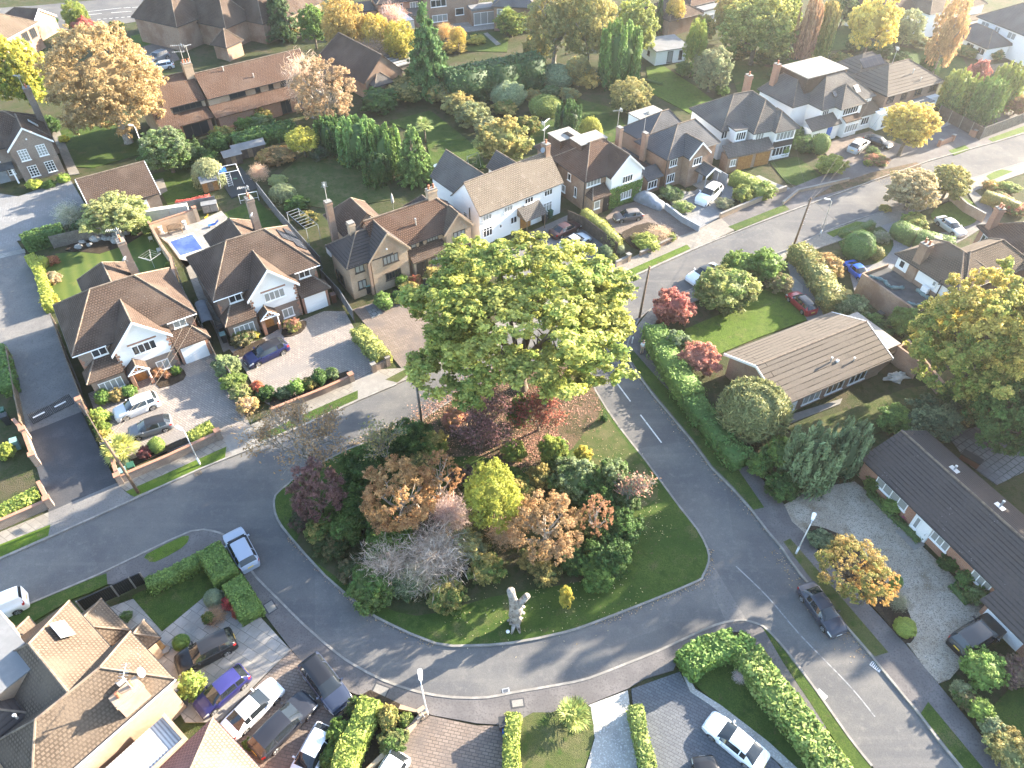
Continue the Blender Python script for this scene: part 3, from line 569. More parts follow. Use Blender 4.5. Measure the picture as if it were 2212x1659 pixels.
# ---------------------------------------------------------------- houses
WIN = {}
def window_mesh(w, h, n, tr, fm, pm):
    k = (round(w, 2), round(h, 2), n, tr, fm, pm)
    if k in WIN: return WIN[k]
    f = MB(); b = .075
    f.box(-.02, w+.02, -.07, 0, h-b, h); f.box(-.02, w+.02, -.07, 0, 0, b); f.box(-.08, w+.08, -.13, 0, -.08, -.001)
    for i in range(n+1):
        x = (w-b)*i/n; f.box(x, x+b, -.068, 0, b, h-b)
    for t in range(tr):
        z = h*(t+1)/(tr+1) if tr > 1 else h*.68
        f.box(b, w-b, -.06, 0, z, z+.05)
    p = MB(); p.box(.03, w-.03, -.03, .02, .03, h-.03)
    WIN[k] = (f.mesh('window', fm, uv=False), p.mesh('pane', pm, uv=False)); return WIN[k]
class House:
    def __init__(s, name, label, fl, fr, z, group=None, cat='house', xy=None):
        if xy: a, ang = Vector((xy[0], xy[1], 0)), RAD(xy[2])
        else:
            a, b = G(*fl, z), G(*fr, z); ang = math.atan2(b.y-a.y, b.x-a.x); s.w = (b-a).length
        s.root = empty(name, (a.x, a.y, 0), ang, label, cat, group); s.walls = {}; s.roofs = {}; s.ridges = {}; s.barge = {}; s.quo = MB()
        s.M = Matrix.Translation((a.x, a.y, 0)) @ Matrix.Rotation(ang, 4, 'Z')
    def new(s, d, m): b = MB(); d[m, len(d)] = b; return b
    def W(s, m): return s.new(s.walls, m)
    def R(s, m): return s.new(s.roofs, m)
    def wall(s, x0, x1, y0, y1, z0, z1, m): s.W(m).box(x0, x1, y0, y1, z0, z1)
    def roof(s, x0, x1, y0, y1, ze, zr, axis='x', ends=('hip', 'hip'), m='r_brown', ridge='ridge_pale', runs=None, barge=None, th=.14, gw=None, oh=.38, gut='black'):
        sw = axis == 'y'
        if sw: a0, a1, b0, b1 = y0, y1, x0, x1
        else: a0, a1, b0, b1 = x0, x1, y0, y1
        T = (lambda a, b, z: (b, a, z)) if sw else (lambda a, b, z: (a, b, z))
        bc = (b0+b1)/2; half = (b1-b0)/2; r = [runs[i] if runs else half for i in (0, 1)]
        ra = a0+(r[0] if ends[0] == 'hip' else 0); rb = a1-(r[1] if ends[1] == 'hip' else 0)
        if ra > rb: ra = rb = (ra+rb)/2
        mb = s.R(m); fl = (lambda q: list(reversed(q))) if sw else (lambda q: q)
        for dz, f2 in ((0, False), (-th, True)):
            q = lambda a, b, z: T(a, b, z+dz)
            E = [q(a0, b0, ze), q(a1, b0, ze), q(a1, b1, ze), q(a0, b1, ze)]; P, Q = q(ra, bc, zr), q(rb, bc, zr)
            F = [[E[0], E[1], Q, P], [E[2], E[3], P, Q]]
            F += [[E[3], E[0], P]] if ends[0] == 'hip' else []; F += [[E[1], E[2], Q]] if ends[1] == 'hip' else []
            if ra == rb: F = [[E[0], E[1], Q], [E[2], E[3], P]]+F[2:]
            for g in F: g = fl(g); mb.poly(list(reversed(g)) if f2 else g)
        t = lambda a, b, z: T(a, b, z); edge = [(t(a0, b0, ze), t(a1, b0, ze)), (t(a1, b1, ze), t(a0, b1, ze))]
        edge += [(t(a1, b0, ze), t(a1, b1, ze))] if ends[1] == 'hip' else [(t(a1, b0, ze), t(rb, bc, zr)), (t(rb, bc, zr), t(a1, b1, ze))]
        edge += [(t(a0, b1, ze), t(a0, b0, ze))] if ends[0] == 'hip' else [(t(a0, b1, ze), t(ra, bc, zr)), (t(ra, bc, zr), t(a0, b0, ze))]
        for e0, e1 in edge:
            qd = [(e0[0], e0[1], e0[2]-th), (e1[0], e1[1], e1[2]-th), e1, e0]; mb.poly(list(reversed(qd)) if sw else qd)
        if gut:
            for i_, (e0, e1) in enumerate(edge):
                if abs(e0[2]-e1[2]) < .01: MB().tube([(e0[0], e0[1], e0[2]-.06), (e1[0], e1[1], e1[2]-.06)], .055, 6).obj('gutter', gut, s.root, uv=False)
        rm = s.new(s.ridges, ridge); up = lambda p: (p[0], p[1], p[2]+.02)
        if rb-ra > .05: rm.tube([up(t(ra, bc, zr)), up(t(rb, bc, zr))], .085, 6)
        if ends[0] == 'hip': [rm.tube([up(t(a0, b, ze)), up(t(ra, bc, zr))], .075, 6) for b in (b0, b1)]
        if ends[1] == 'hip': [rm.tube([up(t(a1, b, ze)), up(t(rb, bc, zr))], .075, 6) for b in (b0, b1)]
        if barge:
            for e, aa, sg in ((ends[0], a0, -1), (ends[1], a1, 1)):
                if e != 'gable': continue
                bb = s.new(s.barge, barge)
                for b in (b0, b1):
                    p0, p1 = (aa+sg*.012, b, ze), (aa+sg*.012, bc, zr); o = .07*sg
                    A = [t(p0[0], p0[1], p0[2]-.26), t(p1[0], p1[1], p1[2]-.26), t(p1[0], p1[1], p1[2]+.03), t(p0[0], p0[1], p0[2]+.03)]; B = [t(p0[0]+o, p0[1], p0[2]-.26), t(p1[0]+o, p1[1], p1[2]-.26), t(p1[0]+o, p1[1], p1[2]+.03), t(p0[0]+o, p0[1], p0[2]+.03)]
                    i = bb.add(A+B)
                    for f in ((3,2,1,0),(4,5,6,7),(0,1,5,4),(1,2,6,5),(2,3,7,6),(3,0,4,7)): bb.f.append(tuple(i+k for k in f))
    def block(s, x0, x1, y0, y1, ze, zr, axis='x', ends=('hip', 'hip'), wall='b_grey', m='r_brown', ridge='ridge_pale', runs=None, oh=.38, z0=0, gw=None, barge=None):
        """rectangle = eaves line; walls stand inside it by the overhang"""
        s.roof(x0, x1, y0, y1, ze, zr, axis, ends, m, ridge, runs, barge)
        gx = oh if axis == 'y' else oh*.4; gy = oh if axis == 'x' else oh*.4
        X0 = x0+(gx if not (axis == 'x' and ends[0] == 'hip') else oh); X1 = x1-(gx if not (axis == 'x' and ends[1] == 'hip') else oh)
        Y0 = y0+(gy if not (axis == 'y' and ends[0] == 'hip') else oh); Y1 = y1-(gy if not (axis == 'y' and ends[1] == 'hip') else oh)
        w = s.W(wall); zt = ze-.02; half = ((y1-y0) if axis == 'x' else (x1-x0))/2; sl = (zr-ze)/half; zt = ze+oh*sl-.15
        w.box(X0, X1, Y0, Y1, z0, ze-.0)
        g = s.W(gw) if gw else w
        for e, side in ((ends[0], 0), (ends[1], 1)):
            if e != 'gable': continue
            za = zr-.16
            if axis == 'x':
                X = X0 if side == 0 else X1; yc = (y0+y1)/2; tri = [(X, Y0, ze-.001), (X, Y1, ze-.001), (X, Y1, zt), (X, yc, za), (X, Y0, zt)]; o = .2 if side == 0 else -.2
                g.poly(list(reversed(tri)) if side == 0 else tri)
            else:
                Y = Y0 if side == 0 else Y1; xc = (x0+x1)/2; tri = [(X0, Y, ze-.001), (X1, Y, ze-.001), (X1, Y, zt), (xc, Y, za), (X0, Y, zt)]
                g.poly(tri if side == 0 else list(reversed(tri)))
    def lean(s, x0, x1, ylo, yhi, zlo, zhi, m, wall=None, hipl=0, hipr=0, th=.12, oh=.3, ridge='ridge_dark'):
        mb = s.R(m); A = [(x0, ylo, zlo), (x1, ylo, zlo), (x1-hipr, yhi, zhi), (x0+hipl, yhi, zhi)]
        mb.poly(A); mb.poly([(p[0], p[1], p[2]-th) for p in reversed(A)])
        ex = []
        if hipl: mb.poly([(x0, yhi, zlo), A[0], A[3]]); s.new(s.ridges, ridge).tube([A[0], A[3]], .08, 5)
        if hipr: mb.poly([A[1], (x1, yhi, zlo), A[2]]); s.new(s.ridges, ridge).tube([A[1], A[2]], .08, 5)
        for a, b in ((0, 1), (1, 2), (3, 0)): mb.poly([(A[a][0], A[a][1], A[a][2]-th), (A[b][0], A[b][1], A[b][2]-th), A[b], A[a]])
        if wall: s.W(wall).box(x0+oh, x1-oh, ylo+oh, yhi+.1, 0, zlo-.02)
    def flat(s, x0, x1, y0, y1, z0, z1, wall, top, para=.15):
        s.W(wall).box(x0, x1, y0, y1, z0, z1)
        s.R(top).box(x0-.08, x1+.08, y0-.08, y1+.08, z1, z1+para)
    def win(s, x, z, w, h, n=2, y=0.0, ang=0, tr=0, fm='pvc', pm='glass'):
        if pm == 'glass' and random.random() < .3: pm = 'glass_net'
        f, p = window_mesh(w, h, n, tr, fm, pm); o = mobj('window', f, s.root); o.location = (x, y-.004 if ang == 0 else y, z); o.rotation_euler = (0, 0, RAD(ang)); mobj('pane', p, o); return o
    def door(s, x, y, w=.95, h=2.05, m='oak_door', ang=0, glass=False):
        b = MB(); b.box(0, w, -.05, .02, 0, h); b.box(.12*w, .45*w, -.065, -.051, h*.52, h*.9); b.box(.55*w, .88*w, -.065, -.051, h*.52, h*.9); b.box(.12*w, .45*w, -.065, -.051, h*.1, h*.45); b.box(.55*w, .88*w, -.065, -.051, h*.1, h*.45)
        o = b.obj('door', m, s.root); o.location = (x, y, .05); o.rotation_euler = (0, 0, RAD(ang)); MB().obox((w*.88, -.08, h*.48), (.05, .06, .14)).obj('handle', 'galv', o); return o
    def garage(s, x, y, w, h=2.1, m='pvc', ang=0):
        b = MB(); b.box(0, w, -.06, .02, 0, h)
        for k in range(1, 5): b.box(.02, w-.02, -.075, -.062, h*k/5-.16*0+.02, h*(k+1)/5-.03 if k < 4 else h-.04)
        b.box(.02, w-.02, -.075, -.062, .03, h/5-.01); o = b.obj('garage_door', m, s.root); o.location = (x, y, .02); o.rotation_euler = (0, 0, RAD(ang)); return o
    def chimney(s, x, y, w, d, z0, z1, m='b_grey', pots=2, cap='concrete'):
        b = MB(); b.box(x-w/2, x+w/2, y-d/2, y+d/2, z0, z1); b.box(x-w/2-.06, x+w/2+.06, y-d/2-.06, y+d/2+.06, z1-.35, z1-.18); c = b.obj('chimney', m, s.root)
        MB().box(x-w/2-.03, x+w/2+.03, y-d/2-.03, y+d/2+.03, z1, z1+.08).obj('chimney_cap', cap, c)
        for k in range(pots):
            t = (k+.5)/pots-.5; px, py = (x+t*w, y) if w >= d else (x, y+t*d)
            MB().lathe([(.13, 0), (.15, .05), (.12, .1), (.11, .4), (.14, .45), (.1, .46)], 10, (px, py, z1+.08)).obj('chimney_pot', 'terracotta', c, True)
        return c
    def aerial(s, x, y, z0, h, ang=0, dish=False, big=False):
        b = MB(); b.tube([(x, y, z0), (x, y, z0+h)], .035, 6); c, n = cos(ang), sin(ang); L = .9 if not big else 1.3; z = z0+h-.1
        for zz in ((z,) if not big else (z, z-.9)):
            b.tube([(x-c*L*.3, y-n*L*.3, zz), (x+c*L, y+n*L, zz)], .02, 4)
            for k in range(7):
                t = -.3+k*.2; q = .28 if k else .4; b.tube([(x+c*L*t-n*q, y+n*L*t+c*q, zz), (x+c*L*t+n*q, y+n*L*t-c*q, zz)], .012, 3)
        b.box(x-c*L*.3-.03, x-c*L*.3+.03, y-n*L*.3-.25, y-n*L*.3+.25, z-.2, z+.2)
        b.obj('tv_aerial', 'galv', s.root)
    def dish(s, x, y, z, ang):
        b = MB(Matrix.Translation((x, y, z)) @ Matrix.Rotation(ang, 4, 'Z') @ Matrix.Rotation(RAD(65), 4, 'Y')); b.lathe([(.001, 0), (.2, .03), (.35, .1), (.34, .12), (.2, .05), (.001, .02)], 14); b.tube([(0, 0, 0), (.1, 0, .35)], .015, 4); b.tube([(0, 0, 0), (.1, 0, -.3)], .02, 4); b.obj('satellite_dish', 'grey_wall', s.root, True)
    def skylight(s, p, w, h, slope_ang, ang, lit=True):
        M = Matrix.Translation(p) @ Matrix.Rotation(RAD(ang), 4, 'Z') @ Matrix.Rotation(slope_ang, 4, 'X'); b = MB(M); b.box(-w/2, w/2, -h/2, h/2, .0, .09); o = b.obj('roof_window', 'galv' if lit else 'dark', s.root)
        MB(M).box(-w/2+.06, w/2-.06, -h/2+.06, h/2-.06, .07, .1).obj('pane', 'glass_roof' if lit else 'glass', o)
    def vent(s, x, y, z, h=.5): MB().lathe([(.07, 0), (.07, h*.8), (.11, h*.82), (.11, h)], 8, (x, y, z)).obj('vent_pipe', 'galv', s.root)
    def gutter(s, pts, m='black'): MB().tube(pts, .06, 6).obj('gutter', m, s.root)
    def done(s):
        for (m, _), b in s.walls.items(): b.v and b.obj('wall', m, s.root)
        for (m, _), b in s.roofs.items(): b.v and b.obj('roof', m, s.root)
        for (m, _), b in s.ridges.items(): b.v and b.obj('ridge_tiles', m, s.root, uv=False)
        for (m, _), b in s.barge.items(): b.v and b.obj('bargeboard', m, s.root)
        if s.quo.v: s.quo.obj('quoins', 'b_red', s.root)
        return s.root
def twin(fl, fr, label, solar):
    H = House('detached_house', label, fl, fr, 5.0, 'twin gabled houses'); w = 11.6
    H.block(0, w, 0, 9.4, 5.0, 8.3, 'x', ('hip', 'hip'), 'b_grey', 'r_brown', runs=(3.8, 3.7))
    H.roof(3.0, 8.7, -1.0, 5.2, 4.25, 7.15, 'y', ('gable', 'hip'), 'r_brown', runs=(0, .6), barge='pvc')
    H.wall(3.35, 8.35, -.64, .5, 0, 2.2, 'b_grey'); H.wall(3.33, 8.37, -.67, .5, 2.203, 4.24, 'white'); H.W('white').poly([(3.33, -.67, 4.2), (8.37, -.67, 4.2), (8.37, -.67, 4.4), (5.85, -.67, 7.0), (3.33, -.67, 4.4)])
    H.block(2.9, 8.7, 6, 12.8, 4.9, 7.5, 'y', ('gable', 'hip'), 'b_grey', 'r_brown', runs=(0, 2.6)); H.flat(8.6, 11.3, 9.1, 11.0, 0, 2.7, 'b_grey', 'felt')
    H.lean(8.45, 11.9, -1.3, .36, 2.6, 3.75, 'r_brown', hipr=1.3); H.wall(8.6, 11.6, -.75, .4, 0, 2.55, 'b_red'); H.garage(8.85, -.75, 2.45)
    H.lean(.05, 3.45, -1.65, .36, 2.65, 3.75, 'r_brown', hipl=1.5); H.wall(.35, 3.36, -1.25, .4, 0, 2.6, 'b_grey')
    H.roof(3.6, 5.5, -2.0, -.6, 2.2, 2.95, 'y', ('gable', 'gable'), 'r_brown'); pb = MB()
    for a in range(5): pb.tube([(4.55, -1.99, 2.22), (4.55+.8*cos(pi*a/4), -1.99, 2.22+.55*sin(pi*a/4))], .035, 4)
    for sx in (-1, 1): pb.tube([(4.55+sx*1.0, -2.02, 2.1), (4.55, -2.02, 2.95)], .07, 4)
    pb.tube([(3.6, -2.02, 2.16), (5.5, -2.02, 2.16)], .06, 4); pb.obj('porch_frame', 'pvc', H.root); H.W('b_red').box(3.62, 3.95, -1.9, -.6, 0, 2.1); H.W('b_red').box(5.2, 5.5, -1.9, -1.6, 0, .9); MB().tube([(5.38, -1.85, .9), (5.38, -1.85, 2.15)], .06, 6).obj('porch_post', 'pvc', H.root)
    H.door(4.1, -.67, 1.0); MB().box(4.0, 5.2, -1.75, -.8, .0, .05).obj('door_mat', 'black', H.root)
    fy = .38; H.win(1.55, 3.8, 1.35, 1.1, 2, fy-.0); H.win(9.2, 3.85, 1.25, 1.1, 2, fy); H.win(4.85, 3.2, 2.2, 1.1, 4, -.67); H.W('b_red').box(4.6, 7.3, -.7, -.6, 4.42, 4.6)
    H.win(6.25, .4, 1.2, 1.15, 2, -.64, pm='glass_net'); H.win(.85, .75, 2.1, 1.2, 4, -1.25, tr=0, pm='glass_net' if solar else 'glass')
    for x, y in ((.36, .36), (3.33, -.66), (8.37, -.66), (11.24, .36)):
        for k in range(13): L = .34 if k % 2 else .2; H.quo.box(*sorted((x, x+L*(1 if x in (.36, 3.33) else -1))), y-.025, y+.2, k*.32+.02, k*.32+.30)
    H.chimney(8.2, 9.25, .75, .95, 2.5, 9.7, 'b_grey'); H.aerial(8.1, 9.0, 9.6, 1.6, 2.6); H.dish(7.9, 8.7, 7.9, 2.2)
    H.gutter([(0, -.06, 4.93), (3.0, -.06, 4.93)], 'pvc'); H.gutter([(8.7, -.06, 4.93), (w, -.06, 4.93)], 'pvc')
    if solar:
        s = MB(Matrix.Translation((10.05, 5.0, 6.42)) @ Matrix.Rotation(math.atan2(3.3, 3.7), 4, 'Y')); s.box(-.9, .5, -1.0, 1.0, .02, .08); s.box(.55, 1.9, -1.9, 2.4, .02, .08); s.obj('solar_panel', 'solar', H.root)
    return H.done()
twin((155, 771), (427, 675), 'brown roofed house with white gable and empty front drive, nearest the tarmac lane', False)
twin((460, 651), (689, 572), 'brown roofed house with white gable and solar panels, beside the dark blue hatchback', True)
# --- long brick house with two gables
H = House('detached_house', 'long buff brick house with two brick gables and dark window frames', (749, 582), (887, 532), 4.5)
H.block(0, 5.6, 0, 5.6, 4.5, 6.7, 'x', ('hip', 'hip'), 'b_buff', 'r_dark', runs=(2.8, .6))
H.block(2.5, 7.8, -.15, 6.0, 4.4, 7.3, 'y', ('gable', 'hip'), 'b_buff', 'r_dark', runs=(0, 2.2), barge='b_buff')
H.block(4.0, 16.3, 0.3, 6.0, 4.5, 7.5, 'x', ('gable', 'hip'), 'b_buff', 'r_red', runs=(0, 3.2), oh=.4)
H.block(12.2, 16.3, -.1, 4.0, 4.4, 6.6, 'y', ('gable', 'hip'), 'b_buff', 'r_tan', barge='b_buff')
H.lean(7.7, 12.35, -.5, .75, 2.5, 3.6, 'r_brown', 'b_buff')
H.block(2.5, 8.0, 5.0, 11.8, 4.5, 7.2, 'y', ('gable', 'hip'), 'b_buff', 'r_brown'); H.block(12.0, 15.6, 5.5, 9.5, 3.6, 5.4, 'y', ('gable', 'hip'), 'b_buff', 'r_dark')
gy = .02; fm = 'dark'
H.win(4.3, 3.3, 1.9, 1.05, 4, gy, fm=fm, pm='glass_net'); H.win(4.35, 1.2, 1.95, 1.0, 5, gy, fm=fm); H.win(1.05, 3.3, 1.05, .95, 2, .38, fm=fm, pm='glass_net'); H.win(1.1, 1.1, 1.0, 1.1, 2, .38, fm=fm, pm='glass_net')
H.win(13.5, 3.0, 1.6, 1.2, 3, .07, fm=fm, pm='glass_net'); H.win(8.2, 3.68, .7, .6, 1, .7, fm=fm); H.win(9.3, 3.68, .5, .6, 1, .7, fm=fm); H.win(10.3, 3.68, 1.5, .6, 4, .7, fm=fm); H.win(10.2, .9, 1.9, 1.2, 4, -.2, fm=fm); H.win(9.2, .1, .55, 2.0, 1, -.2, fm=fm); H.door(8.25, -.2, .9, m='dark'); H.garage(13.4, .06, 2.4, 2.0, 'dark')
H.win(.38, .3, 1.9, 1.5, 2, 4.6, ang=-90, fm=fm); H.wall(2.45, 2.75, -.05, .2, 0, 4.3, 'b_brown')
H.chimney(1.9, 7.4, .7, .7, 0, 8.6, 'b_brown', 0); H.aerial(1.9, 7.5, 8.6, 2.0, 1.2); H.chimney(2.6, 3.4, .7, .7, 5.8, 7.7, 'b_buff', 0); H.chimney(12.8, 3.3, 1.2, .6, 6.5, 8.6, 'b_buff', 2); H.vent(9.6, 1.6, 5.6, 1.1)
MB().box(.55, 1.0, 6.2, 7.3, 2.4, 3.5).obj('wall_box', 'pvc', H.root); MB().lathe([(.001, -.1), (.1, -.07), (.1, .05), (.001, .1)], 8, (4.9, -.06, 5.3)).obj('alarm_box', 'pvc', H.root); H.done()
# --- white rendered house
H = House('detached_house', 'plain white rendered house with long pale tiled roof and tiled porch canopy', (1036.4, 467.3), (1217.4, 394.2), 4.5); w = 13.25
H.block(0, w, 0, 6.2, 4.5, 7.55, 'x', ('gable', 'gable'), 'white', 'r_pale', ridge='ridge_dark', oh=.3)
H.block(.7, 6.1, 3.2, 11.9, 4.5, 7.3, 'y', ('gable', 'gable'), 'white', 'r_grey', oh=.3, ridge='ridge_pale'); H.block(7.2, 10.4, 4.0, 8.4, 5.2, 6.9, 'y', ('gable', 'gable'), 'white', 'r_grey', oh=.3)
y = .3
for x, z, ww, h, n, tr in ((.6, 3.35, 1.35, .8, 3, 0), (3.85, 3.35, 1.35, .8, 3, 0), (7.1, 3.35, 1.35, .8, 3, 0), (10.25, 3.35, 1.35, .8, 3, 0), (.6, 1.1, 1.4, 1.3, 3, 1), (3.1, 1.5, .4, .55, 1, 0), (4.85, 1.4, 1.0, .95, 2, 0), (10.15, 1.05, 1.45, 1.35, 3, 1)): H.win(x, z, ww, h, n, y, tr=tr, pm='glass_net' if z < 1.06 else 'glass')
H.lean(5.9, 9.4, -1.5, .32, 2.25, 3.3, 'r_grey', th=.1); [MB().tube([(x, -1.35, 0), (x, -1.35, 2.2)], .06, 6).obj('porch_post', 'wood', H.root) for x in (6.2, 9.1)]
H.W('wood').poly([(5.92, -1.4, 2.2), (5.92, .3, 2.2), (5.92, .3, 3.2)]); H.garage(6.4, y, 1.7, 2.0, 'oak_door'); H.door(8.4, y, .8, m='pvc')
H.win(.12, 2.6, .8, .95, 1, 3.6, ang=-90, tr=1); MB().tube([(.05, 2.2, 0), (.05, 2.2, 4.6)], .06, 6).obj('drainpipe', 'black', H.root); H.chimney(12.7, 3.1, .7, .95, 6.3, 8.7, 'b_brown', 1); H.aerial(12.7, 3.5, 8.2, 3.2, .4, big=True); H.dish(12.2, 3.0, 8.0, 3.3)
H.done()
# --- red-brown roof house with white gable and ivy
H = House('detached_house', 'reddish brown roofed brick house with white upper gable and ivy around the ground floor window', (1318.5, 384), (1390, 360), 4.5)
H.block(-3.4, 5.6, .75, 8.6, 4.5, 7.4, 'x', ('hip', 'hip'), 'b_brown', 'r_red', runs=(3.4, 3.4)); H.block(0, 5.5, -.2, 6.5, 4.4, 6.95, 'y', ('gable', 'hip'), 'white', 'r_red', oh=.25, barge='pvc', z0=2.3)
H.wall(.22, 5.28, -.08, 1.5, 0, 2.298, 'b_brown'); H.block(-3.4, 3.0, 5, 12.6, 4.5, 7.0, 'y', ('gable', 'hip'), 'b_brown', 'r_red'); H.flat(-1.2, 3.0, 4.9, 7.4, 5.0, 7.15, 'r_red', 'felt_pale', .1); H.flat(-2.2, 1.2, 8.2, 11.0, 5.0, 6.65, 'r_red', 'felt_pale', .1)
H.lean(-3.1, .0, -.6, 1.15, 2.4, 3.4, 'r_brown', 'b_brown', hipl=1.3, oh=.25); H.win(2.0, 3.1, 1.7, 1.0, 4, -.1); H.win(2.0, .7, 1.8, 1.1, 4, -.08); H.win(-2.9, 3.45, 2.2, .9, 4, 1.12); H.win(-2.6, .9, .9, 1.1, 1, -.35); H.door(-1.1, -.36, .85, m='black')
H.win(-3.03, 2.9, .7, 1.0, 1, 5.0, ang=-90); H.win(-3.03, 1.2, .5, 1.4, 1, 3.4, ang=-90); H.win(-3.03, .7, .8, 1.0, 1, 6.2, ang=-90); [MB().tube([(-3.08, yy, 0), (-3.08, yy, 4.5)], .05, 6).obj('drainpipe', 'black', H.root) for yy in (1.3, 7.4)]
H.flat(5.3, 8.6, 1.2, 6.2, 0, 2.6, 'white', 'r_brown', .2); H.garage(5.8, 1.2, 2.3, 2.0, 'pvc')
H.chimney(5.3, 5.2, .55, .8, 4, 7.9, 'b_brown', 0); H.aerial(5.2, 5.6, 7.6, 2.6, 2.9); H.done()
HE = H
# --- brick house, slate grey hipped roof
H = House('detached_house', 'brown brick house with slate grey hipped roof, gabled front bay and timber porch', (1442, 347), (1558, 307), 4.5); w = 9.8
H.block(0, w, 0, 6.9, 4.5, 7.1, 'x', ('hip', 'hip'), 'b_brown', 'r_slate', runs=(4.4, 2.2)); H.block(2.9, 6.9, -1.15, 4, 4.4, 6.25, 'y', ('gable', 'hip'), 'b_brown', 'r_slate', barge='pvc')
H.block(1.0, 9.0, 5.6, 11.2, 4.4, 6.7, 'x', ('hip', 'hip'), 'b_brown', 'r_slate', runs=(5.0, 1.6)); H.flat(4.6, 9.3, 10.4, 13.6, 0, 4.8, 'white', 'felt_pale', .15); MB().box(6.6, 8.0, 11.4, 12.3, 4.95, 5.15).obj('roof_light', 'glass_roof', H.root)
H.win(.9, 3.1, 1.3, 1.05, 3, .38); H.win(.8, .75, 1.35, 1.25, 3, .38); H.win(3.9, 3.05, 1.5, 1.05, 3, -.99)
H.roof(4.5, 7.3, -3.2, -.8, 2.3, 3.2, 'y', ('gable', 'gable'), 'r_slate', barge='pvc'); [MB().box(x, x+.12, -3.1, -2.98, 0, 2.2).obj('porch_post', 'grey_wall', H.root) for x in (4.7, 6.95)]; MB().box(4.6, 7.2, -3.2, -1, 0, .14).obj('porch_step', 'concrete', H.root); H.door(5.4, -1.0, .9, m='grey_wall')
H.flat(-3.4, .2, 4.2, 9, 0, 2.5, 'b_brown', 'felt_dark', .1); H.flat(-3.2, -.02, 2.0, 4.3, 0, 2.5, 'b_brown', 'felt_dark', .1); H.lean(-2.8, .1, .3, 2.2, 2.2, 3.1, 'r_slate', 'b_brown'); H.win(-2.4, .7, 1.6, 1.1, 3, .58)
H.chimney(-.2, 4.6, .5, .8, 0, 6.6, 'b_brown', 0); H.aerial(-.2, 5.0, 6.0, 3.4, 2.4); MB().tube([(.3, .3, 0), (.3, .3, 4.4)], .06, 6).obj('drainpipe', 'black', H.root); H.done()
# --- white house with catslide and timber garage
H = House('detached_house', 'white house with grey hipped roof, tile hung corner bay and timber garage doors', (1621, 285.5), (1713.4, 267), 4.5)
H.block(-3.7, 7.0, 1.6, 10.2, 4.5, 7.6, 'x', ('hip', 'hip'), 'white', 'r_grey', runs=(4.2, 3.3)); H.block(0.1, 7.4, -.7, 8, 4.5, 7.5, 'y', ('hip', 'hip'), 'white', 'r_grey', runs=(3.4, 2)); H.block(3.2, 7.5, -1.5, 4, 4.5, 6.4, 'y', ('hip', 'hip'), 'white', 'r_grey', ridge='ridge_pale')
H.lean(-4.6, 3.2, -2.1, -.2, 2.4, 3.5, 'r_grey', 'b_brown', oh=.25); H.garage(-2.6, -1.86, 2.4, 2.0, 'oak_door'); H.garage(.4, -1.86, 2.4, 2.0, 'oak_door'); H.win(-3.9, .9, .9, 1.0, 2, -1.86)
H.win(.8, 3.2, 1.4, 1.1, 3, -.33); H.win(3.8, 3.0, 3.1, 1.2, 5, -1.14); H.wall(3.6, 7.1, -1.16, 0, 1.9, 2.9, 'r_dark'); H.win(3.8, .6, 3.1, 1.3, 5, -1.14); H.win(-3.4, 3.2, 1.0, 1.1, 2, 1.97)
H.flat(-2.4, -.4, .2, 2.6, 3.2, 4.9, 'white', 'r_grey', .15); H.win(-2.2, 3.5, 1.6, 1.2, 4, .2); H.chimney(4.6, 8.4, .7, 1.0, 4, 8.8, 'b_red', 1); H.done()
# --- big white house with flat dormer
H = House('detached_house', 'white house with blue front door, flat topped roof extension and two roof windows', (1779, 237.5), (1892.7, 206.2), 4.5); w = 11.2
H.block(-.2, w, 0, 8.4, 4.5, 7.7, 'x', ('hip', 'hip'), 'white', 'r_grey', runs=(3.8, 4.2)); H.block(-3.4, 3.4, 2.8, 10.6, 4.5, 7.4, 'y', ('hip', 'hip'), 'white', 'r_grey', runs=(3.4, 2)); H.block(2.4, 7.8, -1.2, 4, 4.5, 6.9, 'y', ('hip', 'hip'), 'white', 'r_grey')
H.flat(-.4, 7.8, 4.0, 9.6, 4.6, 7.75, 'r_brown', 'felt_pale', .14); H.lean(6.6, w+.3, -1.4, .4, 2.5, 3.6, 'r_tan', 'white', hipl=.8); H.lean(-2.9, 3.2, -1.5, .4, 2.4, 3.5, 'r_grey', 'white', oh=.25); H.lean(3.6, 6.9, -1.9, -.7, 2.5, 3.1, 'r_brown', 'white', oh=.2)
H.win(.4, 3.1, 1.3, 1.1, 3, .37); H.win(3.4, 3.2, 3.2, 1.1, 6, -.83); H.win(3.9, .7, 2.7, 1.2, 5, -1.71); H.win(8.0, .8, 1.7, 1.2, 3, -1.11); H.win(-2.3, .6, 1.5, 1.2, 4, -1.26); H.win(9.2, 3.4, .8, .7, 1, .37); H.door(.6, -1.25, 1.0, m='blue')
for x in (4.6, 6.6): H.skylight((x+1.2, 1.35, 5.68), .8, 1.1, math.atan2(3.2, 4.2), 0)
H.skylight((3.2, 1.4, 5.7), .7, .9, math.atan2(3.2, 4.2), 0, False); H.chimney(-2.0, 9.0, .7, .9, 4, 8.6, 'b_red', 1); H.done()
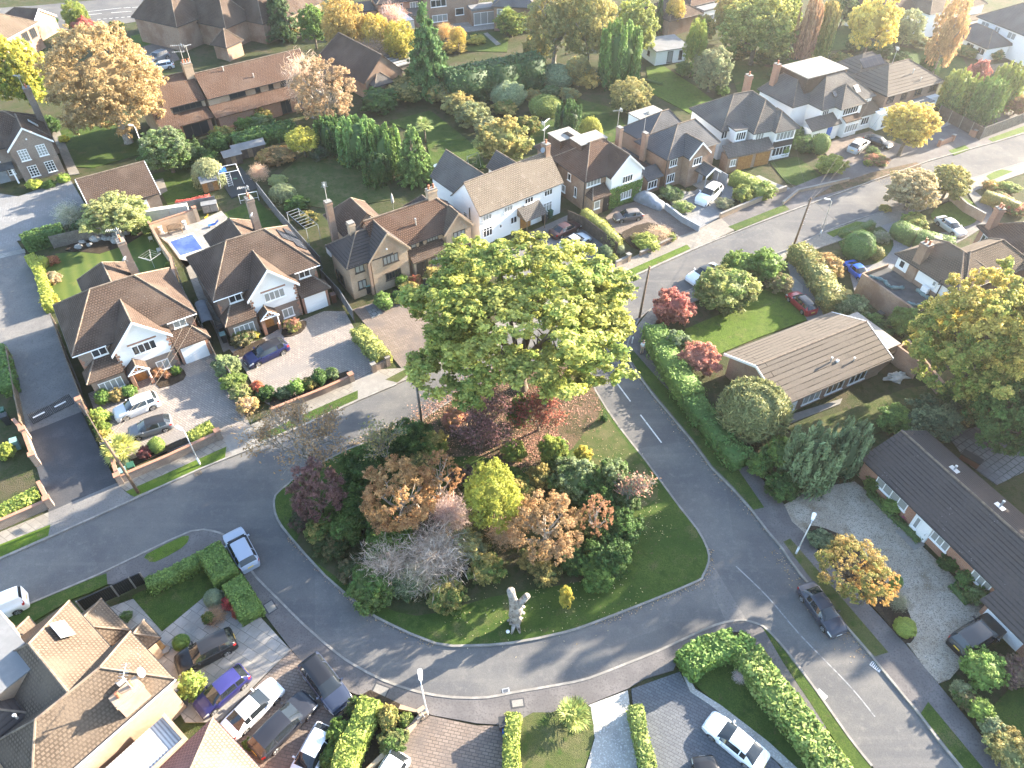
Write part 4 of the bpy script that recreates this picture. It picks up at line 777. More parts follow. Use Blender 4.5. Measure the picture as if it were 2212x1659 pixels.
# --- brown brick house with ribbed tiles
H = House('detached_house', 'brown brick house with ribbed tile hipped roof, white ground floor and solar panel behind', (1916.5, 208.7), (2040, 175), 4.6); w = 12.9
H.block(0, w, 0, 8.6, 4.6, 7.4, 'x', ('hip', 'hip'), 'b_brown', 'r_line', runs=(3.8, 4.6)); H.block(1.6, 10.2, 7, 13.6, 4.6, 6.9, 'x', ('hip', 'hip'), 'b_brown', 'r_line')
for x, ww in ((.9, 1.4), (4.0, 1.2), (7.0, 1.6), (10.4, 1.7)): H.win(x, 3.2, ww, 1.0, 3, .38, fm='dark')
H.wall(-1.6, 3.4, -1.2, .5, 0, 2.6, 'white'); H.win(-.6, .5, 3.0, 1.7, 2, -1.2, fm='dark'); H.flat(3.4, 9.8, -1.6, .5, 0, 2.5, 'white', 'felt', .15); H.flat(9.8, 12.4, -.4, .5, 0, 2.4, 'white', 'white', .12)
H.win(1.98, 3.2, 1.5, 1.0, 3, 12.6, ang=-90); s = MB(Matrix.Translation((5.8, 8.9, 5.95)) @ Matrix.Rotation(RAD(35), 4, 'X')); s.box(-2.4, 2.4, -.9, .9, .05, .1); s.obj('solar_panel', 'solar', H.root); H.aerial(4.4, 4.2, 7.4, 2.4, .8); H.vent(7.4, 2.2, 6.0, .7); H.vent(8.2, 1.0, 5.2, .5); H.done()
# --- tan-roofed house at the near left (axes: x along hip eave)
jo = G(376, 1466, 4.5)
H = House('detached_house', 'large tan roofed brick house with valley roofs and aerial chimney at the near corner', None, None, 0, xy=(jo.x, jo.y, -38.5))
H.block(-5.1, 0, -9.2, 0, 4.5, 7.0, 'y', ('hip', 'hip'), 'b_buff', 'r_tan', runs=(2.7, 2.55)); H.block(-10.5, -1.6, -7.6, -1.4, 4.5, 7.05, 'x', ('hip', 'hip'), 'b_buff', 'r_tan', runs=(3.1, 1.0))
H.block(-10.5, -6.6, -3.4, .15, 2.6, 4.0, 'x', ('hip', 'hip'), 'b_buff', 'r_tan', runs=(1.6, 1.6)); H.block(-6.6, -4.5, -1.2, 1.15, 2.6, 3.5, 'y', ('hip', 'hip'), 'b_buff', 'r_tan'); H.flat(-14, -6.3, -7.4, -4.75, 0, 6.3, 'b_buff', 'felt', .12); H.block(-13.2, -10.5, -9, -3.8, 2.6, 3.7, 'y', ('hip', 'hip'), 'b_buff', 'r_tan')
H.block(-9.5, -4.2, -16, -6.2, 4.5, 7.0, 'y', ('hip', 'hip'), 'b_buff', 'r_dark'); H.flat(.45, 2.7, -9, -1.8, 0, 2.5, 'b_buff', 'corr', .1); H.wall(.42, 2.95, -1.8, -1.55, 0, 2.9, 'b_buff'); H.wall(2.72, 2.97, -9, -1.8, 0, 2.9, 'b_buff')
H.gutter([(.08, -9.2, 4.36), (.08, 0, 4.36)], 'pvc'); H.wall(-.395, -.3, -3.0, -.4, 3.75, 4.35, 'white'); MB().box(-.42, .06, -3.0, .05, 4.3, 4.36).obj('soffit', 'pvc', H.root)
H.chimney(-.45, -2.35, .75, 1.7, 4.2, 6.3, 'b_buff', 2, cap='b_buff'); H.aerial(-.25, -2.0, 5.0, 3.0, 2.4, big=False); H.dish(-.8, -1.2, 6.3, 1.0)
sm = MB(Matrix.Translation((-7.6, -2.75, 5.98)) @ Matrix.Rotation(-math.atan2(2.55, 3.1), 4, 'X')); sm.box(-.75, .75, -.45, .45, 0, .07); rw = sm.obj('roof_window', 'pvc', H.root); MB(sm.M).box(-.66, .66, -.36, .36, .06, .085).obj('pane', 'glass_roof', rw); H.vent(-4.2, -7.2, 6.0, .5); H.done()
H = House('detached_house', 'pink tiled hipped roof house cut off by the near edge of the view', None, None, 0, xy=(jo.x, jo.y, -38.5)); H.block(3.0, 11.5, -9.5, .2, 2.7, 6.2, 'y', ('hip', 'hip'), 'b_red', 'r_pink', ridge='ridge_pale', runs=(4, 4.2)); H.wall(2.99, 5.2, -.1, .16, 0, 2.75, 'b_red') ; H.done()
# --- low ribbed-tile bungalow
H = House('bungalow', 'long low bungalow with ribbed brown tile roof behind the corner hedge', (1708, 870), (1928, 775), 2.6, cat='bungalow'); w = 13.2
H.block(-1.0, w, 0, 8.2, 2.6, 4.3, 'x', ('gable', 'gable'), 'b_brown', 'r_line', oh=.6, barge='pvc')
H.flat(w, w+2.6, 1.4, 7.0, 0, 2.35, 'b_brown', 'felt_pale', .1); H.wall(w+2.4, w+2.6, -1.5, 1.5, 0, 2.2, 'b_brown')
for x in (2.6, 5.6, 8.6): H.win(x, .5, 2.2, 1.6, 3, .6, fm='pvc')
H.door(.9, .6, .9, m='pvc'); H.vent(6.5, 1.9, 3.4, .6); H.vent(8.9, 1.2, 3.1, .45); MB().box(7.1, 7.35, 1.6, 1.85, 3.2, 3.5).obj('roof_vent', 'pvc', H.root); H.done()
# --- dark bungalow
H = House('bungalow', 'long dark brown roofed bungalow with white strip windows beside the gravel drive', (1867.7, 997), (2155, 1276), 2.5, cat='bungalow')
H.block(-.5, 26, 0, 7.6, 2.5, 4.25, 'x', ('gable', 'hip'), 'b_red', 'r_dark', oh=.55)
H.lean(13.2, 26, -1.25, .06, 1.95, 2.52, 'r_dark', None); H.wall(13.5, 26, -.6, .6, 0, 2.1, 'b_red')
for x, ww, n in ((1.4, 3.3, 4), (7.35, 1.6, 3), (11.2, 1.6, 3)): H.win(x, .95, ww, .95, n, .54, pm='glass_net')
H.wall(5.65, 7.3, .3, .6, 0, 2.3, 'white'); H.win(5.85, .7, .45, 1.3, 1, .3); H.door(6.4, .29, .8, m='pvc'); MB().box(5.5, 7.5, -.9, .3, 0, .14).obj('door_step', 'concrete', H.root); H.garage(13.8, -.62, 3.0, 1.9, 'pvc')
for x, yy in ((4.3, 4.9), (8.4, 5.4), (11.6, 5.2)): H.vent(x, yy, 3.6, .7); MB().obox((x, yy, 4.25-(yy-3.8)*.45+.06), (.8, .45, .05), 0, 0).obj('lead_flashing', 'galv', H.root)
H.done()
# --- tan hipped house behind
H = House('detached_house', 'tan hipped roof house with tall brick chimney stack and white panels under the eaves', (1932.7, 547.2), (2069, 634.7), 4.5)
H.block(0, 8.4, 0, 6.4, 4.5, 6.9, 'x', ('hip', 'hip'), 'b_brown', 'r_tan'); H.block(2.6, 8.4, 1.0, 12.0, 4.5, 6.8, 'y', ('hip', 'hip'), 'b_brown', 'r_tan')
for a, b in ((.4, 1.9), (3.2, 8.0)): H.wall(a, b, .355, .6, 2.9, 4.4, 'white')
H.win(.8, 3.2, .7, .9, 1, .35); H.win(5.2, 3.5, .45, .6, 1, .35); H.chimney(2.55, .75, 1.0, .9, 0, 7.0, 'b_brown', 2); MB().tube([(6.2, .28, 1), (6.2, .28, 4.2), (6.2, -.3, 4.4), (6.2, -.3, 5.0)], .06, 6).obj('drainpipe', 'black', H.root); MB().box(4.6, 5.4, -.25, .2, 2.5, 3.2).obj('air_conditioner', 'pvc', H.root)
H.flat(-.2, 6.8, -3.4, .3, 0, 2.3, 'b_brown', 'felt_dark', .05); H.wall(-.4, 7.0, -3.75, -3.5, 0, 2.75, 'b_brown'); H.wall(-.45, -.28, -3.5, .3, 0, 2.75, 'b_brown'); H.block(6.6, 9.4, -3.4, .6, 2.3, 3.5, 'x', ('gable', 'gable'), 'b_brown', 'r_brown')
for pts in (((0, -3.2), (1.4, -2.2), (2.6, -2.5), (3.4, -1.2)), ((4.2, -.2), (5.5, -.4), (6.3, -.2)), ((5.4, -3.1), (6.2, -2.6), (6.6, -1.6))):
    MB().tube([(a, b, 2.42) for a, b in spline([(p[0], p[1]) for p in pts], 5)], [.12+.16*abs(sin(k*1.9)) for k in range((len(pts)-1)*5+1)], 7).obj('tarpaulin', 'tarp', H.root, True)
H.done()
H = House('detached_house', 'reddish tiled house with brick stack at the far edge behind the silver saloon', (2118, 486), (2165, 530), 4.5); H.block(0, 8, -.5, 7, 4.5, 7, 'x', ('hip', 'hip'), 'b_red', 'r_red'); H.block(3, 13, 2, 9, 4.5, 7.2, 'x', ('hip', 'hip'), 'b_red', 'r_brown'); H.chimney(1.2, .3, .8, .8, 3, 7.4, 'b_red', 2); H.win(1.2, 3.0, 1.2, 1.1, 2, -.12); H.win(4.2, 3.0, 1.2, 1.1, 2, -.12); H.done()
# --- house with sash windows, left edge
H = House('detached_house', 'grey brick house with white sash windows and white gable boards at the left edge', (15, 327.5), (115, 303.7), 4.7)
H.block(0, 5.8, 0, 8, 4.7, 7.3, 'y', ('gable', 'hip'), 'b_grey', 'r_brown', barge='pvc', oh=.3); H.block(-8, 5.8, 1.2, 9.5, 4.8, 8.0, 'x', ('hip', 'hip'), 'b_grey', 'r_brown')
for x, z in ((1.1, 2.9), (3.4, 3.0), (1.3, .5), (3.5, .55)): H.win(x, z, 1.15, 1.55, 3, .12, tr=3, pm='glass_net' if z > 2 else 'glass')
H.win(-2.6, 3.0, 1.2, 1.4, 3, 1.58, tr=3); H.win(-1.1, .9, .8, 1.2, 2, 1.58, tr=3); H.lean(-3.4, -.1, .2, 1.6, 2.3, 2.7, 'felt_dark'); MB().box(-3.2, -3.0, .3, .5, 0, 2.2).obj('porch_post', 'pvc', H.root); MB().box(-.6, -.4, .3, .5, 0, 2.2).obj('porch_post', 'pvc', H.root); H.door(-2.6, 1.58, 1.3, m='grey_wall')
H.chimney(5.6, 7.4, .9, 1.2, 0, 9.6, 'b_grey', 2); H.aerial(5.3, 7.9, 9.2, 2.0, 2.2); H.skylight((4.4, 4.0, 6.05), .7, 1.3, -.86, -90); MB().tube([(2.8, .1, 5.6), (2.8, .08, 5.75)], .12, 8).obj('alarm_box', 'pvc', H.root); H.done()
H = House('garage_block', 'brown tiled garage beside the block paved yard', (198, 459), (345, 417), 2.5, cat='garage'); w = H.w
H.block(0, w, 0, 7.4, 2.5, 5.4, 'x', ('gable', 'gable'), 'b_grey', 'r_brown', barge='pvc', oh=.3); H.flat(1.2, 5.6, 7.3, 9.6, 0, 2.3, 'wood_grey', 'felt', .1); H.garage(1.0, .3, 2.4, 2.0, 'pvc'); H.garage(4.2, .3, 2.4, 2.0, 'pvc'); H.done()
# --- long brown flats
H = House('terraced_flats', 'long red-brown roofed low flats with two roof tiers and dark strip windows', (467.8, 255.2), (612, 216.8), 2.5, cat='flats'); w = 17.5
H.block(0, w, 2.0, 9.6, 4.7, 7.4, 'x', ('gable', 'gable'), 'b_buff', 'r_red', oh=.35); H.lean(-.1, w, 0, 2.4, 2.5, 3.6, 'r_red', 'b_red', oh=.5)
H.block(-8.2, -.1, 2.6, 11, 4.6, 7.6, 'x', ('gable', 'gable'), 'b_buff', 'r_red', oh=.35); H.lean(-8.3, -5.6, -1.2, 3.0, 2.5, 4.9, 'r_red', 'b_buff', oh=.3); H.lean(-5.6, -.1, .6, 3.0, 2.5, 3.5, 'r_red', 'b_red', oh=.5)
for x, ww, n in ((3.4, 2.6, 2), (7.6, .8, 1), (9.8, .8, 1), (11.8, 3.2, 3)): H.win(x, 3.7, ww, .95, n, 2.35, fm='dark')
H.win(-5.2, 3.6, 4.4, .95, 5, 2.9, fm='dark'); H.win(-5.0, .2, 3.8, 2.0, 3, 1.1, fm='dark'); H.win(10.5, .2, 1.6, 2.0, 2, .5, fm='dark'); H.win(13.2, .9, 2.0, 1.2, 3, .5, fm='dark'); H.chimney(-.5, 6.2, 1.3, 1.1, 5, 9.0, 'b_buff', 3); H.aerial(-.7, 6.4, 9, 2.6, 2.6, big=True); H.aerial(.2, 6.2, 9, 2.4, .3); H.vent(8.2, 3.4, 5.6, .7); H.vent(4.4, 5.2, 7.0, .7); H.vent(-4.2, 6.4, 7.1, .7); H.done()
H = House('detached_house', 'brown roofed house with steep gables stepping back behind the flats', (365, 55), (455, 20), 4.6)
H.block(0, 9, -2, 10, 4.6, 9.8, 'y', ('hip', 'hip'), 'b_brown', 'r_brown'); H.block(5, 12.5, -9, 3, 4.0, 9.0, 'y', ('hip', 'hip'), 'b_brown', 'r_brown'); H.block(10.5, 17, -13, -1, 3.8, 8.6, 'y', ('hip', 'hip'), 'b_brown', 'r_brown'); H.block(14, 25, -16, -8, 4.6, 8.0, 'x', ('hip', 'hip'), 'b_brown', 'r_brown'); H.block(.5, 5, -13, -9, 2.6, 5.0, 'y', ('hip', 'hip'), 'b_brown', 'r_brown'); H.chimney(12, -2, .9, .9, 6, 9.6, 'b_brown', 2); H.chimney(23, -9, .9, .9, 6, 9.4, 'b_brown', 2); H.aerial(23.4, -9, 9, 3, .5); H.done()
H = House('hall', 'windowless brown hipped roof hall between bare tree and golden trees', (685.5, 122.5), (785.5, 180), 3.0, cat='hall'); H.block(0, 15.5, 0, 8, 3.0, 6.6, 'x', ('hip', 'gable'), 'b_brown', 'r_brown', runs=(1.6, 0)); H.block(13, 17, 1, 5, 2.6, 4.2, 'x', ('gable', 'hip'), 'b_brown', 'r_grey'); H.done()
H = House('lean_to_store', 'ribbed sheet roofed store behind the hall', (830, 152), (884, 136), 2.4, cat='store'); H.W('wood_grey').box(0, 7.5, .2, 5, 0, 2.3); H.lean(-.2, 7.7, 0, 5.2, 2.4, 3.0, 'corr_grey'); H.done()
H = House('detached_house', 'tan hipped roof house with white gutters in the far left corner', (22.5, 80), (82.5, 47.5), 4.5); w = H.w; H.block(-14, w, 0, 14, 4.5, 9.0, 'x', ('hip', 'hip'), 'b_brown', 'r_tan'); H.gutter([(-14, -.06, 4.4), (w, -.06, 4.4)], 'pvc'); [H.win(w-5+k*2.2, 2.4, 1.6, 1.6, 3, .38, fm='dark') for k in (0, 1)]; H.block(w+1, w+9, 3, 12, 2.8, 5.2, 'y', ('gable', 'hip'), 'b_brown', 'r_brown', barge='pvc'); H.done()
H = House('detached_house', 'orange brick house with white windows and glass conservatory far behind', (813, 10), (908, 0), 4.8); w = H.w; H.block(0, w, 0, 8, 4.8, 7.5, 'x', ('hip', 'hip'), 'b_red', 'r_dark')
for k, z in ((.12, 3.2), (.47, 3.3), (.76, 3.3), (.78, .6)): H.win(w*k, z, 1.7 if k != .47 else 1.1, 1.2, 3 if k != .47 else 2, .38)
cv = MB(); cv.box(w*.3, w*.72, -3.2, .3, .6, 2.3); co = cv.obj('conservatory', 'glass_roof', H.root); H.R('glass_roof').box(0, .01, 2, 2.01, 3, 3.01); H.wall(w*.29, w*.73, -3.25, .3, 0, .62, 'b_red'); H.roof(w*.29, w*.73, -3.3, .4, 2.3, 3.5, 'y', ('hip', 'gable'), 'glass_roof', ridge='pvc'); MB().box(w*.29, w*.73, -3.3, -3.22, 2.2, 2.34).obj('conservatory_frame', 'pvc', H.root)
for k in range(6): MB().box(w*.29+k*w*.088-.04, w*.29+k*w*.088+.04, -3.28, -3.18, .6, 2.3).obj('glazing_bar', 'pvc', co)
H.flat(-5, 0, 1, 7, 0, 3.4, 'b_red', 'r_dark', .2); H.done()
H = House('detached_house', 'dark brick house with flat roofed sun room and pale terrace far behind', (916, 4), (977, -3), 4.9); w = H.w; H.block(0, w+6, 0, 8, 5.6, 8, 'x', ('hip', 'hip'), 'b_brown', 'r_brown'); H.win(1.4, 3.6, 3.2, 1.3, 3, .38); H.win(1.5, .8, 3.2, 1.3, 3, .38); H.win(w+.6, 1.6, 1.8, 1.3, 1, .38); H.flat(w+3.2, w+8.4, -2.4, .6, 0, 2.9, 'b_brown', 'felt', .4); H.win(w+3.6, .2, 4.4, 2.3, 3, -2.4, pm='glass_net'); H.lean(-3.5, .3, 0, 4, 2.6, 4.2, 'r_grey', 'b_brown'); H.done()
H = House('detached_house', 'dark tiled house with grey rendered wing behind the palm in the far row', (1062, 14), (1120, 16), 4.6); H.block(0, 9, 0, 8, 4.6, 7, 'x', ('hip', 'hip'), 'b_brown', 'r_slate'); H.win(1.0, 2.8, 2.6, 1.3, 3, .38); H.win(5.2, .6, 2.2, 1.8, 2, .38); H.done()
H = House('detached_house', 'low dark roofed house half hidden behind trees on the far row', (1447, 46), (1505, 32), 3.0); H.block(0, 9, 0, 9, 3.0, 5.6, 'y', ('hip', 'hip'), 'b_brown', 'r_brown'); H.block(8, 19, 3, 12, 3.6, 6.4, 'x', ('hip', 'hip'), 'b_brown', 'r_red'); H.flat(9.5, 15, .5, 3.4, 0, 3, 'white', 'felt', .3); H.win(10.2, .9, 3.2, 1.3, 3, .5); H.done()
H = House('detached_house', 'white walled house with tan hipped roof in the far right row', (2009, 31), (2134, 7.5), 4.6); w = H.w; H.block(0, w, 0, 10, 4.6, 7.8, 'x', ('hip', 'hip'), 'white', 'r_tan'); H.block(-8, 2, 4, 13, 4.6, 7.6, 'x', ('hip', 'hip'), 'white', 'r_brown'); H.win(-6, 2.8, 2, 1.2, 3, 4.38); H.flat(w*.6, w+1, -2, .5, 0, 2.6, 'cream', 'r_tan', .2); H.done()
H = House('detached_house', 'white house with dark roof and low curved bay in the far right corner', (2109, 35), (2209, 75), 4.6); H.block(0, 16, 0, 10, 4.6, 8, 'x', ('hip', 'hip'), 'white', 'r_slate', runs=(5, 5)); H.block(-.4, 9.5, -5.5, .6, 2.4, 4.4, 'x', ('hip', 'hip'), 'white', 'r_slate', runs=(3, 3))
for x in (1.4, 4.6, 7.6): H.win(x, 3.1, 1.2 if x == 4.6 else 1.8, 1.1, 2, .38, pm='glass_net')
for x in (.8, 2.6, 4.6, 7.2): H.win(x, .5 if x < 4 else .9, .9 if x < 4 else 1.7, 1.6 if x < 4 else 1.1, 1 if x < 4 else 2, -5.12)
H.done()
H = House('conservatory', 'white framed glass conservatory at the right edge', (2168, 162), (2225, 182), 2.2, cat='conservatory'); H.W('white').box(0, 6, 0, 4, 0, .8); H.W('glass_roof').box(.1, 5.9, .1, 3.9, .8, 2.2); H.roof(-.1, 6.1, -.1, 4.1, 2.2, 3.4, 'x', ('hip', 'hip'), 'glass_roof', ridge='pvc'); [MB().box(k*1.0-.04, k*1.0+.04, -.02, .1, .8, 2.2).obj('glazing_bar', 'pvc', H.root) for k in range(7)]; H.done()
H = House('garden_studio', 'white flat roofed garden studio behind round green conifer', (1418.5, 110), (1486, 100), 2.6, cat='garden studio'); H.W('white').box(0, 6.6, 0, 5.4, 0, 2.5); H.lean(-.2, 6.8, -.3, 5.6, 2.6, 2.95, 'felt', th=.14); H.win(2.4, .2, 1.1, 2.0, 1, 0, fm='dark'); H.win(4.8, .5, .7, 1.6, 1, 0, fm='dark'); H.win(0, 1.0, .8, .8, 1, 3, ang=-90, fm='dark'); H.done()
# ---------------------------------------------------------------- ground, roads, paving
def slab(name, px, z, mat, curve=0, label=None, depth=None):
    P = [G(u, v, z) for u, v in px]
    if curve: P = spline(P, curve, True)
    o = MB().prism([(p.x, p.y) for p in P], -.05 if depth is None else z-depth, z, bottom=False).obj(name, mat, None, uv=False); return struct(o, label)
g = MB(); g.poly([(-900, -200, 0), (900, -200, 0), (900, 1500, 0), (-900, 1500, 0)]); struct(g.obj('ground', 'earth', uv=False))
R1U = [(-420,1385),(0,1206),(105,1160),(292,1076),(432,1012),(532,972),(640,925),(773,864),(857,829),(960,785),(1100,720),(1200,675),(1352,604),(1493,540),(1587,501),(1659,473),(1816,415),(2009,346),(2144,308),(2212,287),(2600,160)]
R1L = [(2600,225),(2212,350),(2099,385),(1990,425),(1906,457),(1846,475),(1766,507),(1711,535),(1659,553),(1550,598),(1450,645),(1406,667),(1381,688),(1367,715)]
KE = [(1367,715),(1352,765),(1393,829),(1431,877),(1496,954),(1536,1009),(1581,1054),(1626,1104),(1659,1147),(1690,1184),(1729,1239),(1859,1387),(1889,1424),(1964,1515),(1986,1541),(2029,1599),(2076,1656),(2180,1790)]
KW = [(2010,1830),(1884,1654),(1834,1591),(1759,1484),(1696,1401),(1659,1361),(1640,1348),(1608,1339),(1568,1343),(1518,1361),(1426,1404),(1346,1436),(1271,1465),(1201,1480),(1106,1496),(1053,1506),(978,1506),(903,1494),(828,1469),(765,1436),(728,1411),(658,1351),(603,1296),(553,1246),(525,1205),(505,1172),(482,1154),(457,1146),(412,1147),(317,1190),(204,1244),(57,1306),(0,1335),(-420,1520)]
slab('road', R1U+R1L+KE[1:]+KW, .03, 'asphalt')
ISL = [(595,1069),(622,1045),(649,1024),(753,969),(875,924),(910,907),(978,862),(1050,822),(1150,784),(1225,766),(1268,785),(1286,842),(1338,922),(1393,992),(1468,1094),(1506,1142),(1528,1184),(1531,1214),(1518,1244),(1506,1255),(1411,1295),(1281,1345),(1216,1366),(1106,1388),(1015,1394),(940,1389),(835,1344),(790,1316),(703,1244),(625,1157),(600,1122),(592,1095)]
slab('green_island', ISL, .14, 'grass', 2)
slab('leaf_litter', [(885,922),(985,862),(1110,806),(1225,780),(1268,805),(1300,880),(1262,935),(1215,985),(1120,1010),(1040,985),(960,985),(915,950)], .145, 'leaf_litter', 3)
slab('dry_grass', [(1275,850),(1330,925),(1395,1010),(1420,1075),(1330,1100),(1270,1000),(1235,960),(1290,900)], .144, 'grass_dry', 3)
slab('bare_soil', [(640,1170),(740,1110),(980,1080),(1180,1060),(1290,1150),(1330,1230),(1230,1260),(1060,1290),(900,1330),(780,1280)], .143, 'earth', 3)
def strip(pts, w, z0, z1, closed=False):
    b = MB(); P = [Vector((p.x, p.y)) for p in pts]; N = len(P); off = []
    for i in range(N):
        a = P[i-1] if (i or closed) else P[i]; c = P[(i+1) % N] if (i < N-1 or closed) else P[i]; d = (c-a).normalized(); off.append(Vector((-d.y, d.x))*w/2)
    for i in range(N if closed else N-1):
        j = (i+1) % N; b.prism([tuple(P[i]-off[i]), tuple(P[j]-off[j]), tuple(P[j]+off[j]), tuple(P[i]+off[i])], z0, z1, bottom=False)
    return b
def kerb(px, closed=False, sub=3, w=.17, z=.152): P = spline([G(u, v, z) for u, v in px], sub, closed); return struct(strip(P, w, 0, z, closed).obj('kerb', 'kerb', None, uv=False))
kerb(ISL, True, 2); kerb(KE, sub=2); kerb(KW[1:8], sub=2); kerb(KW[7:27], sub=2); kerb(KW[26:], sub=2)
for a, b in ((0, 9), (11, 20)): kerb(R1U[a:b], sub=2)
kerb(R1L[1:], sub=2)
